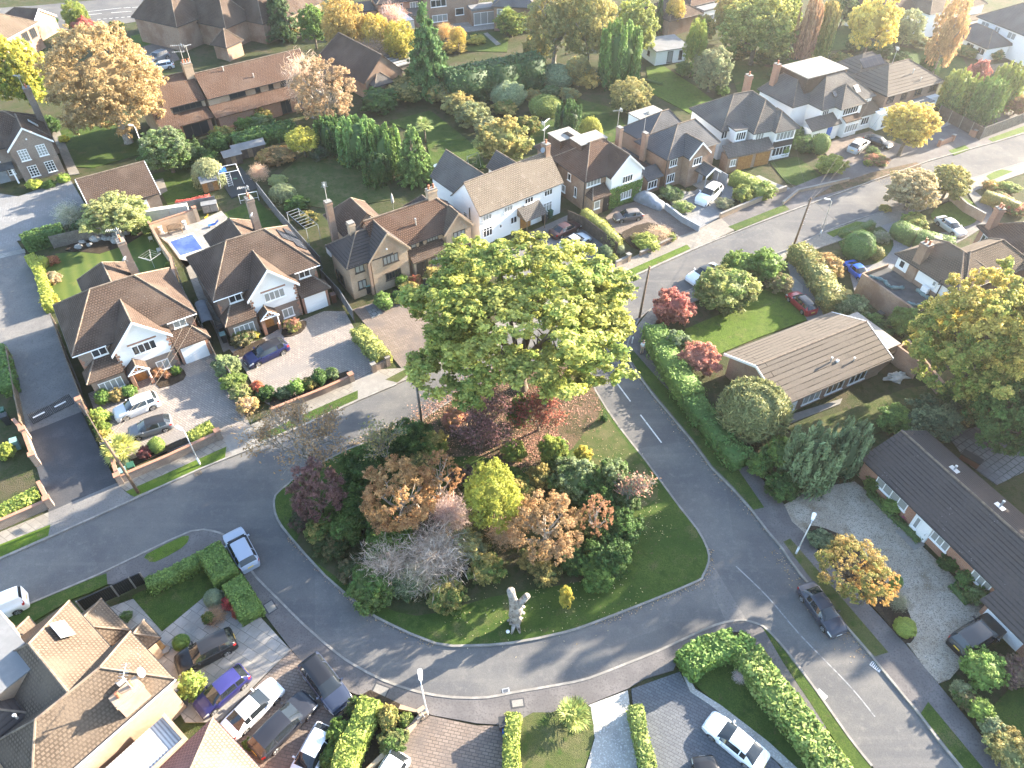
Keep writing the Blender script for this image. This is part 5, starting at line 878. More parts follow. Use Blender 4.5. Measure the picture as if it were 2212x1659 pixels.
# pavements, verges, drives: (name, z, material, curve, outline)
FLOOR = [
 ('pavement',.122,'asphalt_path',0,KE+[(2240,1720),(2184,1659),(2124,1594),(2026,1476),(1956,1391),(1899,1329),(1800,1225),(1724,1137),(1692,1087),(1659,1047),(1543,937),(1456,837),(1420,765),(1396,712)]),
 ('pavement',.121,'asphalt_path',0,KW[3:29]+[(195,1252),(235,1262),(320,1255),(430,1195),(480,1215),(500,1240),(540,1310),(570,1325),(628,1402),(655,1432),(745,1490),(770,1500),(830,1505),(870,1530),(905,1535),(935,1545),(1030,1562),(1090,1566),(1126,1560),(1200,1545),(1270,1522),(1357,1487),(1390,1467),(1455,1447),(1470,1412),(1560,1368),(1600,1364),(1640,1402),(1690,1472),(1760,1582),(1810,1660)]),
 ('pavement',.12,'slab',0,[(-300,1275),(0,1149),(105,1106),(109,1133),(104,1160),(0,1206),(-300,1335)]),
 ('pavement',.12,'slab',0,[(252,1045),(470,945),(482,945),(640,872),(757,828),(812,798),(868,795),(1100,684),(1331,571),(1465,511),(1512,494),(1556,470),(1587,497),(1493,540),(1352,604),(1200,675),(1100,720),(960,785),(857,829),(773,864),(640,925),(532,972),(432,1012),(292,1076)]),
 ('pavement',.119,'asphalt_path',0,[(1556,470),(1650,430),(1760,385),(1880,338),(1990,293),(2140,235),(2400,150),(2600,150),(2212,287),(2009,346),(1816,415),(1659,473),(1587,497)]),
 ('pavement',.118,'slab',0,[(1367,715),(1406,667),(1550,598),(1711,535),(1766,507),(1906,457),(2099,385),(2212,350),(2300,322),(2300,345),(2212,374),(2070,424),(1945,473),(1800,525),(1700,560),(1560,622),(1440,680),(1396,712)]),
 ('driveway',.128,'asphalt_new',0,[(56,937),(175,889.5),(252,1043),(105,1106),(75,992)]),
 ('driveway',.127,'asphalt_pale',0,[(105,1106),(252,1043),(271,1062),(292,1076),(105,1160)]),
 ('driveway',.127,'concrete',0,[(482,944),(538,919),(555,962),(502,986)]), ('driveway',.127,'concrete',0,[(758,827),(812,798),(857,829),(773,866)]),
 ('driveway',.1,'asphalt_pale',0,[(-80,545),(0,556),(52,545),(100,655),(172,830),(186,884),(175,890),(58,936),(20,835),(-40,700),(-100,560)]),
 ('footpath',.104,'slab',0,[(-10,760),(18,829),(45,897),(58,936),(70,931),(42,850),(8,755)]),
 ('yard',.09,'block_grey',0,[(-120,400),(40,424),(150,385),(183,440),(120,505),(36,520),(52,545),(0,556),(-120,556)]), ('paved_band',.105,'patio',0,[(-90,566),(0,548),(52,537),(55,545),(0,558),(-90,577)]),
 ('driveway',.11,'block',0,[(190,850),(225,835),(385,770),(455,742),(478,790),(540,917),(482,945),(400,962),(285,1002),(250,992),(205,890)]),
 ('driveway',.11,'block',0,[(492,748),(560,735),(600,712),(655,690),(700,672),(745,672),(772,722),(812,797),(758,827),(600,885),(562,862),(530,800)]),
 ('driveway',.1,'block_brown',0,[(762,668),(850,640),(905,615),(1000,590),(1010,660),(960,738),(868,796),(830,750)]), ('steps',.16,'patio_dark',0,[(788,662),(812,653),(826,676),(804,687)]), ('steps',.16,'patio_dark',0,[(906,606),(922,600),(946,622),(926,632)]),
 ('driveway',.1,'asphalt_pale',0,[(1045,545),(1225,465),(1300,500),(1328,568),(1200,632),(1080,600)]),
 ('driveway',.1,'block_brown',0,[(1308,470),(1330,448),(1405,425),(1440,455),(1512,493),(1465,511),(1420,540),(1330,500)]),
 ('driveway',.1,'block_grey',0,[(1437,415),(1500,412),(1560,372),(1582,395),(1588,430),(1556,468),(1512,493),(1480,470),(1450,440)]),
 ('driveway',.1,'concrete',0,[(1590,395),(1640,378),(1675,395),(1724,412),(1692,440),(1650,432),(1600,410)]), ('driveway',.1,'block_brown',0,[(1770,310),(1880,283),(1905,298),(1985,325),(1962,348),(1860,388),(1832,402),(1812,375)]),
 ('driveway',.1,'patio',0,[(2020,282),(2051,259),(2106,287),(2062,304)]),
 ('patio',.13,'patio',0,[(236,1312),(440,1238),(560,1330),(626,1402),(470,1560),(400,1560),(330,1440),(285,1380)]), ('driveway',.126,'block_brown',0,[(628,1404),(655,1432),(745,1490),(775,1512),(700,1610),(660,1720),(500,1720),(470,1565)]),
 ('driveway',.126,'block_brown',0,[(905,1541),(1030,1567),(1092,1568),(1088,1720),(770,1720),(860,1610)]),
 ('driveway',.124,'gravel_grey',0,[(1271,1523),(1356,1491),(1360,1520),(1384,1720),(1255,1720),(1266,1659),(1285,1594),(1276,1544)]),
 ('driveway',.124,'block_dark',0,[(1364,1488),(1468,1451),(1491,1494),(1536,1524),(1600,1575),(1680,1650),(1740,1720),(1395,1720),(1366,1510)]),
 ('pebble_border',.16,'gravel_grey',0,[(1476,1458),(1485,1456),(1502,1488),(1557,1523),(1660,1602),(1745,1680),(1728,1688),(1600,1575),(1536,1524),(1491,1494)]),
 ('driveway',.124,'gravel',2,[(1694,1090),(1846,1040),(1950,1140),(2060,1245),(2095,1290),(2150,1320),(2130,1390),(2075,1440),(2028,1476),(1960,1390),(1860,1280),(1760,1170)]),
 ('flower_bed',.16,'soil',3,[(1742,1142),(1785,1142),(1858,1180),(1885,1232),(1945,1288),(1976,1365),(1955,1388),(1900,1325),(1800,1222)]),
 ('patio',.1,'patio_dark',0,[(2046,937),(2129,917),(2212,980),(2240,1005),(2154,1047),(2096,1004)]),
 ('driveway',.1,'asphalt_pale',0,[(1700,562),(1722,562),(1835,668),(1790,700),(1750,700),(1720,655)]), ('driveway',.105,'concrete',0,[(1700,600),(1712,596),(1734,616),(1734,632),(1702,632)]),
 ('driveway',.1,'block_grey',2,[(1845,503),(1925,478),(1965,470),(2012,530),(1945,560),(1890,622),(1858,640),(1838,598)]), ('driveway',.1,'asphalt_pale',2,[(2085,402),(2130,432),(2145,470),(2090,512),(2045,530),(2005,505),(2060,500),(2112,470),(2110,448)]),
 ('terrace',.1,'patio',0,[(318,490),(350,470),(425,480),(478,455),(492,470),(445,510),(458,540),(402,578),(388,560),(362,525)]), ('path',.1,'slab',0,[(388,560),(402,578),(425,640),(468,720),(482,760),(498,752),(470,680),(430,610),(412,565)]),
 ('garden_path',.1,'slab',0,[(110,285),(128,281),(160,352),(172,375),(150,378)]), ('terrace',.1,'patio',0,[(943,50),(1000,44),(1073,43),(1082,60),(1010,68),(950,58)]), ('path',.11,'concrete',0,[(1044,72),(1053,70),(1082,95),(1072,98)]),
 ('driveway',.1,'block_brown',0,[(285,107),(362,85),(388,128),(318,155),(292,130)]), ('path',.1,'slab',0,[(330,390),(352,385),(362,412),(343,422)]),
 ('path',.1,'concrete',0,[(1700,898),(1820,860),(1815,872),(1705,915)]), ('far_road',.06,'asphalt',0,[(-200,30),(75,12),(320,-10),(345,38),(207,61),(100,68),(-200,75)]), ('terrace',.1,'concrete',0,[(1700,-20),(1760,-24),(1760,-10),(1700,-8)]),
]
GRASS = [
 ('verge',.13,'grass_bright',0,[(-300,1300),(0,1176),(109,1133),(104,1157),(0,1203),(-300,1330)]), ('verge',.13,'grass_bright',0,[(271,1062),(489,964.5),(486,988),(290,1073)]), ('verge',.13,'grass',0,[(560,940),(655,895),(773,843),(773,861),(640,921),(560,955)]),
 ('verge',.13,'grass_dry',0,[(832,820),(878,796),(1010,735),(1000,748),(905,792),(858,826)]), ('verge',.131,'grass_bright',0,[(1240,645),(1346,588),(1484,528),(1492,537),(1352,601),(1250,650)]), ('verge',.13,'grass',0,[(1573,489.5),(1694,442),(1706,452),(1590,498)]),
 ('verge',.13,'leaf_litter',0,[(1755,428),(1800,400),(1884,372),(1980,350),(1990,358),(1880,392),(1816,411)]), ('verge',.13,'grass_bright',0,[(2049,325),(2084,313),(2096,322),(2061,335)]), ('verge',.13,'grass_bright',0,[(2134,300),(2212,272),(2320,236),(2325,246),(2212,285),(2144,306)]),
 ('verge',.13,'grass_bright',2,[(316,1197),(395,1158),(408,1163),(392,1184),(335,1214),(318,1208)]), ('verge',.13,'grass',0,[(-300,1480),(0,1340),(57,1309),(202,1248),(230,1238),(232,1262),(195,1280),(150,1296),(70,1344),(0,1378),(-300,1520)]),
 ('verge',.13,'grass',0,[(1355,765),(1368,757),(1431,829),(1496,894),(1581,994),(1651,1096),(1628,1101),(1583,1050),(1538,1005),(1498,950),(1433,873),(1395,826)]), ('verge',.13,'grass_dry',0,[(1692,1170),(1707,1163),(1800,1270),(1919,1409),(1890,1418),(1836,1358),(1746,1242)]), ('verge',.13,'grass',0,[(2005,1516),(2124,1659),(2170,1715),(2120,1715),(2079,1656),(1989,1541)]),
 ('verge',.13,'grass',0,[(1648,1356),(1662,1367),(1694,1404),(1757,1488),(1830,1592),(1880,1655),(1920,1715),(1870,1700),(1820,1625),(1752,1520),(1690,1428)]),
 ('verge',.13,'grass_bright',0,[(1785,503),(1850,478),(1870,480),(1800,512)]), ('verge',.13,'grass_bright',0,[(2130,380),(2160,365),(2188,370),(2140,390)]),
 ('lawn',.15,'grass',0,[(283,1288),(320,1270),(435,1217),(478,1258),(350,1364)]), ('lawn',.13,'grass_dry',2,[(1122,1555),(1190,1539),(1266,1520),(1278,1544),(1283,1594),(1262,1659),(1240,1720),(1112,1720)]), ('lawn',.14,'grass',2,[(1484,1460),(1500,1440),(1580,1415),(1640,1420),(1700,1480),(1780,1590),(1850,1700),(1750,1690),(1659,1604),(1556,1525)]),
 ('lawn',.09,'grass_bright',0,[(1480,710),(1600,660),(1690,600),(1724,640),(1745,690),(1640,728),(1545,768),(1490,762)]), ('lawn',.09,'grass_dry',0,[(1700,925),(1846,880),(1960,838),(2040,828),(2060,860),(1990,900),(1880,940),(1750,960)]), ('lawn',.09,'grass',0,[(2140,1530),(2212,1455),(2300,1500),(2300,1720),(2190,1690)]),
 ('lawn',.11,'grass',3,[(1812,505),(1875,480),(1917,500),(1930,530),(1905,562),(1865,574),(1832,560)]), ('lawn',.11,'grass_bright',3,[(2012,470),(2030,445),(2084,428),(2115,455),(2106,480),(2071,489)]),
 ('lawn',.1,'grass_stripe',0,[(85,600),(120,548),(217,540),(275,512),(322,500),(368,560),(375,585),(290,600),(217,640),(180,665),(108,668)]), ('lawn',.09,'grass',0,[(480,462),(552,430),(618,487),(590,520),(540,505)]), ('lawn',.09,'grass',0,[(328,378),(425,352),(445,415),(362,442)]), ('lawn',.09,'grass',0,[(128,283),(245,258),(330,325),(200,362),(160,360),(142,310)]),
 ('lawn',.09,'grass_dry',0,[(605,375),(665,325),(745,340),(835,390),(850,430),(720,452),(640,440)]), ('lawn',.09,'grass',0,[(838,262),(930,238),(1030,318),(1050,362),(935,372),(920,300)]), ('lawn',.09,'grass',0,[(1240,210),(1331,235),(1362,295),(1290,315),(1150,320),(1140,260)]),
 ('lawn',.09,'grass_bright',0,[(1395,145),(1430,140),(1500,185),(1540,215),(1491,245),(1405,200)]), ('lawn',.09,'grass',0,[(1565,120),(1680,150),(1700,200),(1600,215)]), ('lawn',.09,'grass',0,[(1770,62),(1862,52),(1872,105),(1745,112)]), ('lawn',.09,'grass',0,[(1020,70),(1100,68),(1095,112),(1000,110)]), ('lawn',.09,'grass_bright',0,[(282,78),(350,63),(357,88),(287,105)]), ('lawn',.09,'grass',0,[(500,40),(600,20),(640,75),(540,85)]), ('lawn',.09,'grass',0,[(1664,352),(1722,338),(1782,385),(1738,402),(1700,396)]), ('lawn',.09,'grass',0,[(1940,100),(2080,125),(2110,190),(1960,150)]),
 ('flower_bed',.17,'soil',0,[(256,1018),(468,930),(462,920),(400,945),(290,990),(252,1005)]), ('flower_bed',.16,'soil',0,[(585,880),(760,812),(752,800),(580,860)]), ('flower_bed',.17,'soil',0,[(745,1522),(800,1490),(832,1505),(905,1540),(800,1659),(760,1720),(690,1720)]), ('flower_bed',.16,'soil',2,[(1346,500),(1400,480),(1440,495),(1462,510),(1390,540),(1352,520)]), ('flower_bed',.16,'soil',2,[(340,815),(375,792),(398,800),(396,820),(345,838)]), ('flower_bed',.16,'soil',2,[(610,710),(655,692),(662,700),(650,718),(615,728)]), ('flower_bed',.16,'soil',2,[(505,760),(565,732),(573,740),(568,752),(515,772)]),
 ('flower_bed',.12,'soil',0,[(140,540),(165,500),(260,480),(320,500),(270,530),(215,548)]),
]
for n, z, m, c, px in FLOOR+GRASS: slab(n, px, z, m, c)
slab('worn_apron', [(1520,1240),(1533,1208),(1612,1338),(1568,1342)], .034, 'asphalt_pale')
# painted markings
def line(pts, w, mat='line', z=.036): P = [G(u, v, z) for u, v in pts]; return struct(strip(P, w, z-.006, z).obj('road_marking', mat, None, uv=False))
line([(1333,828),(1362,867)], .13); line([(1383.5,896),(1429,956)], .13); line([(1300,785),(1315,803)], .13)
line(spline([(1590,1223),(1659,1290),(1730,1373),(1834,1480),(1890,1548)], 4), .1, 'line_worn')
for a, b in (((180,26),(262,17)),((190,32),(220,29)),((240,27.5),(284,24)),((300,24),(318,22)),((267,17),(282,16)),((285,16),(300,15))): line([a, b], .15, z=.066)
for k in range(9): line([(210+k*13,42-k*1.1),(217+k*13,41.4-k*1.1)], .2, z=.066)
line([(627,1402),(553,1474),(476,1554)], .16, 'kerb', .14)
def cover(u, v, w, d, ang, mat, label, z=.125, name='manhole_cover', fr=True):
    p = G(u, v, z); b = MB(); b.box(-w/2, w/2, -d/2, d/2, -.01, .012); o = b.obj(name, mat, None); o.location = (p.x, p.y, z+.004); o.rotation_euler = (0, 0, RAD(ang)); tag(o, label, 'drain cover' if 'drain' in name else 'manhole cover')
    if 'drain' in name:
        for k in range(5): MB().box(-w/2+.06+k*(w-.12)/5, -w/2+.06+k*(w-.12)/5+.05, -d/2+.05, d/2-.05, .012, .016).obj('slot', 'black', o)
    elif fr: MB().box(-w/2-.1, w/2+.1, -d/2-.1, d/2+.1, -.012, .004).obj('surround', 'asphalt_new', o)
cover(584,1311,.62,.85,40,'concrete','pale rectangular inspection cover on the footway by the clipped hedge'); cover(822,1491,.95,.6,-20,'concrete','brown inspection cover on the footway by the mixed hedge bed'); cover(1118,1519,.75,.45,8,'concrete','small pale inspection cover on the footway above the narrow hedge')
cover(1093,1493,.5,.4,12,'galv','square drain grate in the crescent gutter',.04,'drain_grate'); cover(1892,1440,.75,.45,-48,'galv','drain grate in the gutter by the gravel drive entrance',.04,'drain_grate'); cover(1775,1500,.7,.4,-52,'galv','drain grate in the gutter beside the long clipped hedge',.04,'drain_grate'); cover(428,1023,.6,.45,32,'bark','rusty drain grate in the gutter below the slender white lamp post',.045,'drain_grate')
# ---------------------------------------------------------------- vehicles
K = dict
SIL, DGREY, NAVY, BLK, WHT = (.5,.52,.55), (.085,.09,.1), (.015,.018,.09), (.012,.013,.016), (.78,.79,.8)
car('suv', (339,862), (250,897), (.55,.58,.62), 'silver estate car with spare wheel on its tail, upper of two on the front drive', roof=(.55,.58,.62))
car('hatch', (372,908), (276,938), (.13,.14,.155), 'dark grey hatchback with black glass roof, lower of two on the front drive', roof=(.02,.02,.022))
car('hatch', (619,742), (530,784), (.012,.016,.07), 'dark blue hatchback with black roof on the block paved drive', roof=(.015,.015,.02))
car('suv', (541,1224), (502,1150), (.3,.34,.42), 'grey blue estate car turning out of the crescent into the road', name='moving_car')
car('van', (50,1294), (-62,1342), WHT, 'small white van on the road at the left edge', 'van', 'parked_van')
car('suv', (507,1376), (380,1442), BLK, 'black four wheel drive on the pale patio beside the round shrub', roof=(.02,.021,.025))
car('hatch', (530,1450), (428,1536), (.022,.022,.10), 'purplish blue compact car with white front lamps plugged in by the corner wall', roof=(.035,.035,.15))
car('saloon', (490,1585), (601,1476), (.7,.73,.78), 'silvery white saloon parked between the blue compact and the long black saloon')
car('estate', (550,1628), (672,1505), (.022,.024,.032), 'long black estate car parked beside the silvery white saloon')
car('estate', (664,1425), (742,1528), (.03,.04,.07), 'very dark blue estate car parked across the footway', roof=(.015,.016,.02))
car('hatch', (706,1572), (640,1690), (.6,.62,.65), 'silver roofed hatchback with black sides cut off by the lower edge', roof=(.6,.63,.68))
car('hatch', (862,1640), (800,1740), WHT, 'white hatchback peeping in at the lower edge on the brown paving')
car('saloon', (1650,1652), (1530,1553), WHT, 'white saloon on the slate paved drive beside the pebble strip')
car('coupe', (1555,1760), (1522,1648), BLK, 'dark car tip showing at the lower edge on slate paving')
car('saloon', (1740,1266), (1812,1366), (.045,.05,.068), 'dark blue saloon driving down the side road', name='moving_car')
car('suv', (2064,1402), (2155,1345), BLK, 'black four wheel drive on gravel in front of the white garage door', roof=(.035,.037,.042))
car('hatch', (1756,676), (1708,632), (.3,.02,.03), 'red hatchback with black roof on the cracked drive', roof=(.03,.03,.034))
car('coupe', (1835,568), (1874,603), (.03,.11,.5), 'bright blue coupe on the curved paved drive behind the tall cone shrub')
car('saloon', (2030,472), (2078,505), (.45,.47,.47), 'silver saloon behind the square clipped hedge on the far right')
car('coupe', (1552,578), (1490,606), (.72,.74,.77), 'white convertible with black folded roof driving along the road', name='moving_car', roof=(.02,.02,.022))
car('saloon', (1192,508), (1250,482), (.07,.035,.032), 'brown classic saloon parked on the white house drive', roof=(.06,.03,.03))
car('coupe', (1215,534), (1270,508), (.55,.58,.6), 'silver coupe parked beside the brown classic saloon')
car('hatch', (1386,462), (1328,470), (.13,.115,.12), 'grey brown hatchback facing the fence on the brown drive', roof=(.16,.14,.13))
car('suv', (1552,404), (1510,440), (.76,.78,.8), 'white crossover with dark windows on the grey paved drive')
car('hatch', (1840,326), (1870,304), (.4,.41,.42), 'silver hatchback with yellow number plate outside the big white house')
car('saloon', (1878,299), (1915,312), BLK, 'black saloon half hidden behind the yellow street tree')
car('suv', (361,117), (319,136), (.12,.14,.17), 'dark grey car, far one of the pair behind the brown flats'); car('estate', (372,139), (326,146), (.5,.54,.6), 'silver car, near one of the pair behind the brown flats')
# car under a cloth cover
p0, p1 = G(1380,422,.6), G(1428,442,.6); d = p1-p0; cb = MB(); rr = random.Random(4); prof = [(-2.2,.3,.7),(-2.15,.75,.84),(-1.7,1.15,.9),(-1.2,1.46,.9),(-.3,1.52,.9),(.3,1.42,.9),(1.0,1.02,.92),(1.8,.9,.86),(2.15,.7,.75),(2.2,.3,.65)]; rings = []
for x, z, w in prof: rings.append(cb.add([(x+rr.uniform(-.04,.04), w*(1.02 if f < .3 else 1-.42*max(0, (f-.5)/.5)**1.5)*s+rr.uniform(-.02,.02), .12+(z-.12)*f) for s, f in ((-1,0),(-1,.3),(-1,.6),(-.92,.88),(-.55,1),(0,1.02),(.55,1),(.92,.88),(1,.6),(1,.3),(1,0))]))
for a, b in zip(rings, rings[1:]):
    for j in range(10): cb.f.append((a+j, b+j, b+j+1, a+j+1))
cb.f.append(tuple(rings[0]+j for j in range(11))); cb.f.append(tuple(rings[-1]+j for j in reversed(range(11))))
cr = empty('covered_car', ((p0+p1)/2).to_tuple()[:2]+(0,), math.atan2(d.y, d.x), 'car under a grey cloth cover beside the grey boundary wall', 'car'); cb.obj('cover', 'cover', cr, True)
tm = [o for o in kids(CARS['hatch']) if o.name.startswith('wheel')]
for q in tm: w_ = q.copy(); COL.objects.link(w_); w_.parent = cr; w_.location.y *= .97
# ---------------------------------------------------------------- street furniture
def pole(base, h, label, lean=(0, 0), mat='pole_wood', r=.14, ins=True):
    p = G(*base, .1); root = empty('utility_pole', (p.x, p.y, 0), 0, label, 'utility pole', 'wooden utility poles'); top = Vector((lean[0], lean[1], h))
    MB().tube([(0, 0, 0), top*.5, top], [r, r*.86, r*.7], 10).obj('pole', mat, root, True)
    if ins:
        b = MB(); b.obox(top-Vector((0, 0, .25)), (.9, .09, .1), .6); [b.lathe([(.05, 0), (.06, .08), (.03, .14)], 8, tuple(top+Vector((cos(.6)*k, sin(.6)*k, -.2)))) for k in (-.38, 0, .38)]; b.obj('crossarm', 'wood_grey', root)
        b = MB(); [b.tube([top*t+Vector((r, 0, 0)), top*t+Vector((r+.16, 0, 0))], .015, 4) for t in (.5, .57, .64, .71, .78, .85)]; b.obj('climbing_steps', 'galv', root)
    return Vector((p.x, p.y, 0))+top
P1 = pole((299,1064.5), 6.9, 'brown wooden utility pole in the verge by the palm and green bins', (-.25, .05)); P2 = pole((912,915), 5.6, 'grey utility pole at the bushy edge of the green island', (-.1, .1), 'wood_grey')
P3 = pole((1381,686), 6.8, 'bare brown utility pole beside the red leaved corner shrub', (.25, .1), ins=False); P4 = pole((1712,537), 7.0, 'utility pole with fan of cables above the hedge by the main road', (.3, .1))
def lamp(base, h, label, head, mat='white_metal', arm=.35, group='lamp posts'):
    p = G(*base, .13); root = empty('street_lamp', (p.x, p.y, 0), RAD(head), label, 'street lamp', group)
    MB().tube([(0, 0, 0), (0, 0, 1.0)], .085, 10).obj('base_column', mat, root, True); MB().tube([(0, 0, 1.0), (0, 0, h-.25), (.06, 0, h-.08), (arm, 0, h)], [.055, .045, .04, .035], 8).obj('post', mat, root, True)
    b = MB(); b.prism([(arm-.1, -.1), (arm+.5, -.16), (arm+.62, -.08), (arm+.62, .08), (arm+.5, .16), (arm-.1, .1)], h-.04, h+.1); b.obj('lamp_head', mat, root); MB().box(arm+.05, arm+.5, -.1, .1, h-.075, h-.04).obj('lamp_lens', 'lamp_glass', root)
lamp((432,1003), 4.6, 'slender white lamp post on the verge below the clipped hedge', 150); lamp((923,1543), 4.9, 'white lamp post behind the brick pier of the brown paved drive', 100); lamp((1719.5,1195.5), 4.4, 'lamp post at the tip of the maple bed by the gravel drive', 60); lamp((1771,510), 5.2, 'grey lamp post by the hedge near the cable pole', 165, 'galv'); lamp((320,350), 5.6, 'tall white lamp post behind the brown garage', 165); lamp((2086,380), 4.6, 'lamp post beside the flowering shrub at the far right junction', 60, 'galv') if False else None
def cable(a, b, label, sag=.8, r=.012):
    a, b = Vector(a), Vector(b); pts = [a.lerp(b, t/10)-Vector((0, 0, sag*4*(t/10)*(1-t/10))) for t in range(11)]; tag(MB().tube(pts, r, 4).obj('overhead_cable', 'wood_grey', None, uv=False), label, 'cable', 'overhead cables')
cable(P1, G(402,692,4.4), 'overhead cable from the palm verge pole to the nearer gabled house'); cable(P1+Vector((.3,.2,0)), G(425,682,4.6), 'second overhead cable from the palm verge pole to the nearer gabled house'); cable(P4, G(1713,270,5), 'overhead cable from the fan pole to the house with timber garages'); cable(P4, G(1880,215,5), 'overhead cable from the fan pole to the big white house'); cable(P4+Vector((.3,0,0)), G(1905,245,5), 'overhead cable from the fan pole across to the ribbed tile house'); cable(P4, G(1660,330,4), 'overhead cable from the fan pole over the front lawn'); cable(P4, G(1960,565,5), 'overhead cable from the fan pole to the tan hipped house'); cable(P4, P3, 'overhead cable between the fan pole and the bare brown pole', 1.2)
def bin_(u, v, mat, label, lid=None, ang=30, w=.55, h=1.05):
    p = G(u, v, .1); r = empty('wheelie_bin', (p.x, p.y, .1), RAD(ang), label, 'wheelie bin', 'wheelie bins'); M = MB(); i = M.add([(-w*.4, -w*.45, 0), (w*.4, -w*.45, 0), (w*.4, w*.45, 0), (-w*.4, w*.45, 0), (-w*.5, -w*.58, h), (w*.5, -w*.58, h), (w*.5, w*.58, h), (-w*.5, w*.58, h)])
    for q in ((3,2,1,0),(4,5,6,7),(0,1,5,4),(1,2,6,5),(2,3,7,6),(3,0,4,7)): M.f.append(tuple(i+k for k in q))
    M.obj('bin_body', mat, r); MB().obox((0, 0, h+.04), (w*1.06, w*1.24, .08), 0, .06).obj('lid', lid or mat, r); MB().tube([(-w*.4, w*.66, h-.02), (w*.4, w*.66, h-.02)], .025, 6).obj('handle', mat, r); [MB().lathe([(.1, -.03), (.1, .03)], 10).obj('wheel', 'rubber', r) for k in (0,)]
bin_(274,1032,'teal_bin','grey green wheelie bin behind the pole at the lane mouth','teal_bin'); bin_(291,1021,'green_bin','dark green wheelie bin beside the pole at the lane mouth'); bin_(482,722,'bin_black','black wheelie bin in the passage between the gabled houses'); bin_(486,738,'bin_black','black wheelie bin with grey lid in the passage between the gabled houses','teal_bin'); bin_(784,634,'green_bin','green wheelie bin under the corner window of the buff brick house'); bin_(796,632,'bin_black','black wheelie bin with pale lid under the corner window of the buff brick house','teal_bin')
bin_(1176,480,'bin_black','black wheelie bin by the white house porch',ang=38); bin_(1188,470,'green_bin','green wheelie bin by the white house porch',ang=38); bin_(1087,1573,'bin_brown','brown bin with black lid at the end of the narrow hedge','bin_black',8); bin_(1092,1588,'blue','small blue bin at the end of the narrow hedge',None,8,.4,.7); bin_(13,902,'green_bin','green bin by the left hand lane wall'); bin_(19,914,'bin_black','black bin by the left hand lane wall'); bin_(722,652,'bin_brown','brown wheelie bin beside the white garage door'); bin_(40,968,'teal_bin','teal bin behind the brick pier at the lane mouth')
bin_(1858,704,'teal_bin','teal bin at the back corner of the ribbed bungalow'); bin_(1896,692,'bin_black','black bin at the back corner of the ribbed bungalow')
# walls, fences, gates
def along(px, z=.1): return [G(u, v, z) for u, v in px]
def wall(px, h, label, mat='b_grey', cop='b_red', t=.24, piers=(), ptop=.35, z=.1, name='garden_wall', ph=.25):
    P = along(px, h); root = empty(name, P[0].to_tuple()[:2]+(0,), 0, label, 'wall'); Q = [p-P[0] for p in P]; [setattr(q, 'z', 0) for q in Q]
    strip(Q, t, 0, h).obj('brickwork', mat, root)
    if cop: strip(Q, t+.07, h+.002, h+.07).obj('coping', cop, root)
    for i in piers: q = Q[i]; b = MB(); b.obox((q.x, q.y, (h+ph)/2), (.46, .46, h+ph), .6); o = b.obj('pier', mat, root); b = MB(); b.obox((q.x, q.y, h+ph+.05), (.56, .56, .1), .6); b.obj('pier_cap', cop or 'concrete', o)
    return root
wall([(254,1030),(360,985),(470,934)], .95, 'low grey brick wall with red coping along the palm bed and footway', piers=(0, 2)); wall([(254,1030),(240,985),(226,950)], .95, 'short brick return wall beside the tarmac lane mouth', cop='b_red'); wall([(-60,1150),(0,1124),(102,1080)], .95, 'grey brick wall with red coping at the left edge', piers=(2,)); wall([(102,1080),(82,1040)], .9, 'short brick wall end by the lane drain', cop='b_red'); wall([(70,985),(50,930),(28,905)], 1.3, 'brick wall with pier left of the tarmac lane', piers=(0, 1)); wall([(758,812),(700,838),(585,884)], .8, 'long low brick wall with red coping below the front shrubs', piers=(0,)); wall([(806,790),(836,775)], .9, 'short brick wall beside the conifer hedge with two piers', piers=(0, 1), cop=None); wall([(172,868),(185,884)], 1.6, 'brick gate pier wall right of the lane gate', piers=(0,), ph=.4)
wall([(1331,566),(1358,553)], .8, 'low stone wall with brick pier by the spiky palm', 'b_buff', 'concrete', piers=(1,)); wall([(1383,545),(1463,508)], .6, 'low brick wall in front of the shrubby bed', 'b_brown', 'concrete'); wall([(1438,440),(1475,468),(1512,488)], .9, 'grey painted boundary wall beside the covered car', 'grey_wall', 'grey_wall'); wall([(1556,462),(1690,405),(1700,402)], .8, 'low stone wall under the clipped front hedges', 'b_buff', 'concrete'); wall([(1692,436),(1724,410),(1835,385)], .5, 'low wall edging the front lawn', 'b_buff', 'concrete'); wall([(2032,306),(2060,295)], .8, 'brown brick wall with pier behind the street maple', 'b_red', None, piers=(0, 1)); wall([(2108,285),(2098,280)], .9, 'brick pier wall at the pale paved drive', 'b_red', None, piers=(0,))
wall([(1004,1535),(905,1537),(873,1570),(802,1655),(760,1712)], .7, 'curving brick wall around the mixed hedge bed', 'b_buff', 'b_buff') if False else wall([(863,1527),(912,1540),(868,1592),(790,1668),(760,1705)], .6, 'brick wall edging the mixed hedge bed', 'b_buff', 'b_buff', piers=(1,)); wall([(320,478),(348,528),(368,556),(378,600)], 1.7, 'brick wall between the striped lawn and the pool', 'b_buff', 'b_brown'); wall([(322,484),(420,452)], 1.8, 'brick wall behind the garden bench and white statues', 'b_buff', 'b_red', piers=(1,)); wall([(1905,780),(1962,735),(2040,830)], 1.6, 'pinkish brick garden wall behind the ribbed bungalow', 'b_brown', 'b_brown'); wall([(2056,410),(2090,440),(2130,462)], 1.3, 'curved stone wall at the far right drive', 'b_buff', 'concrete')
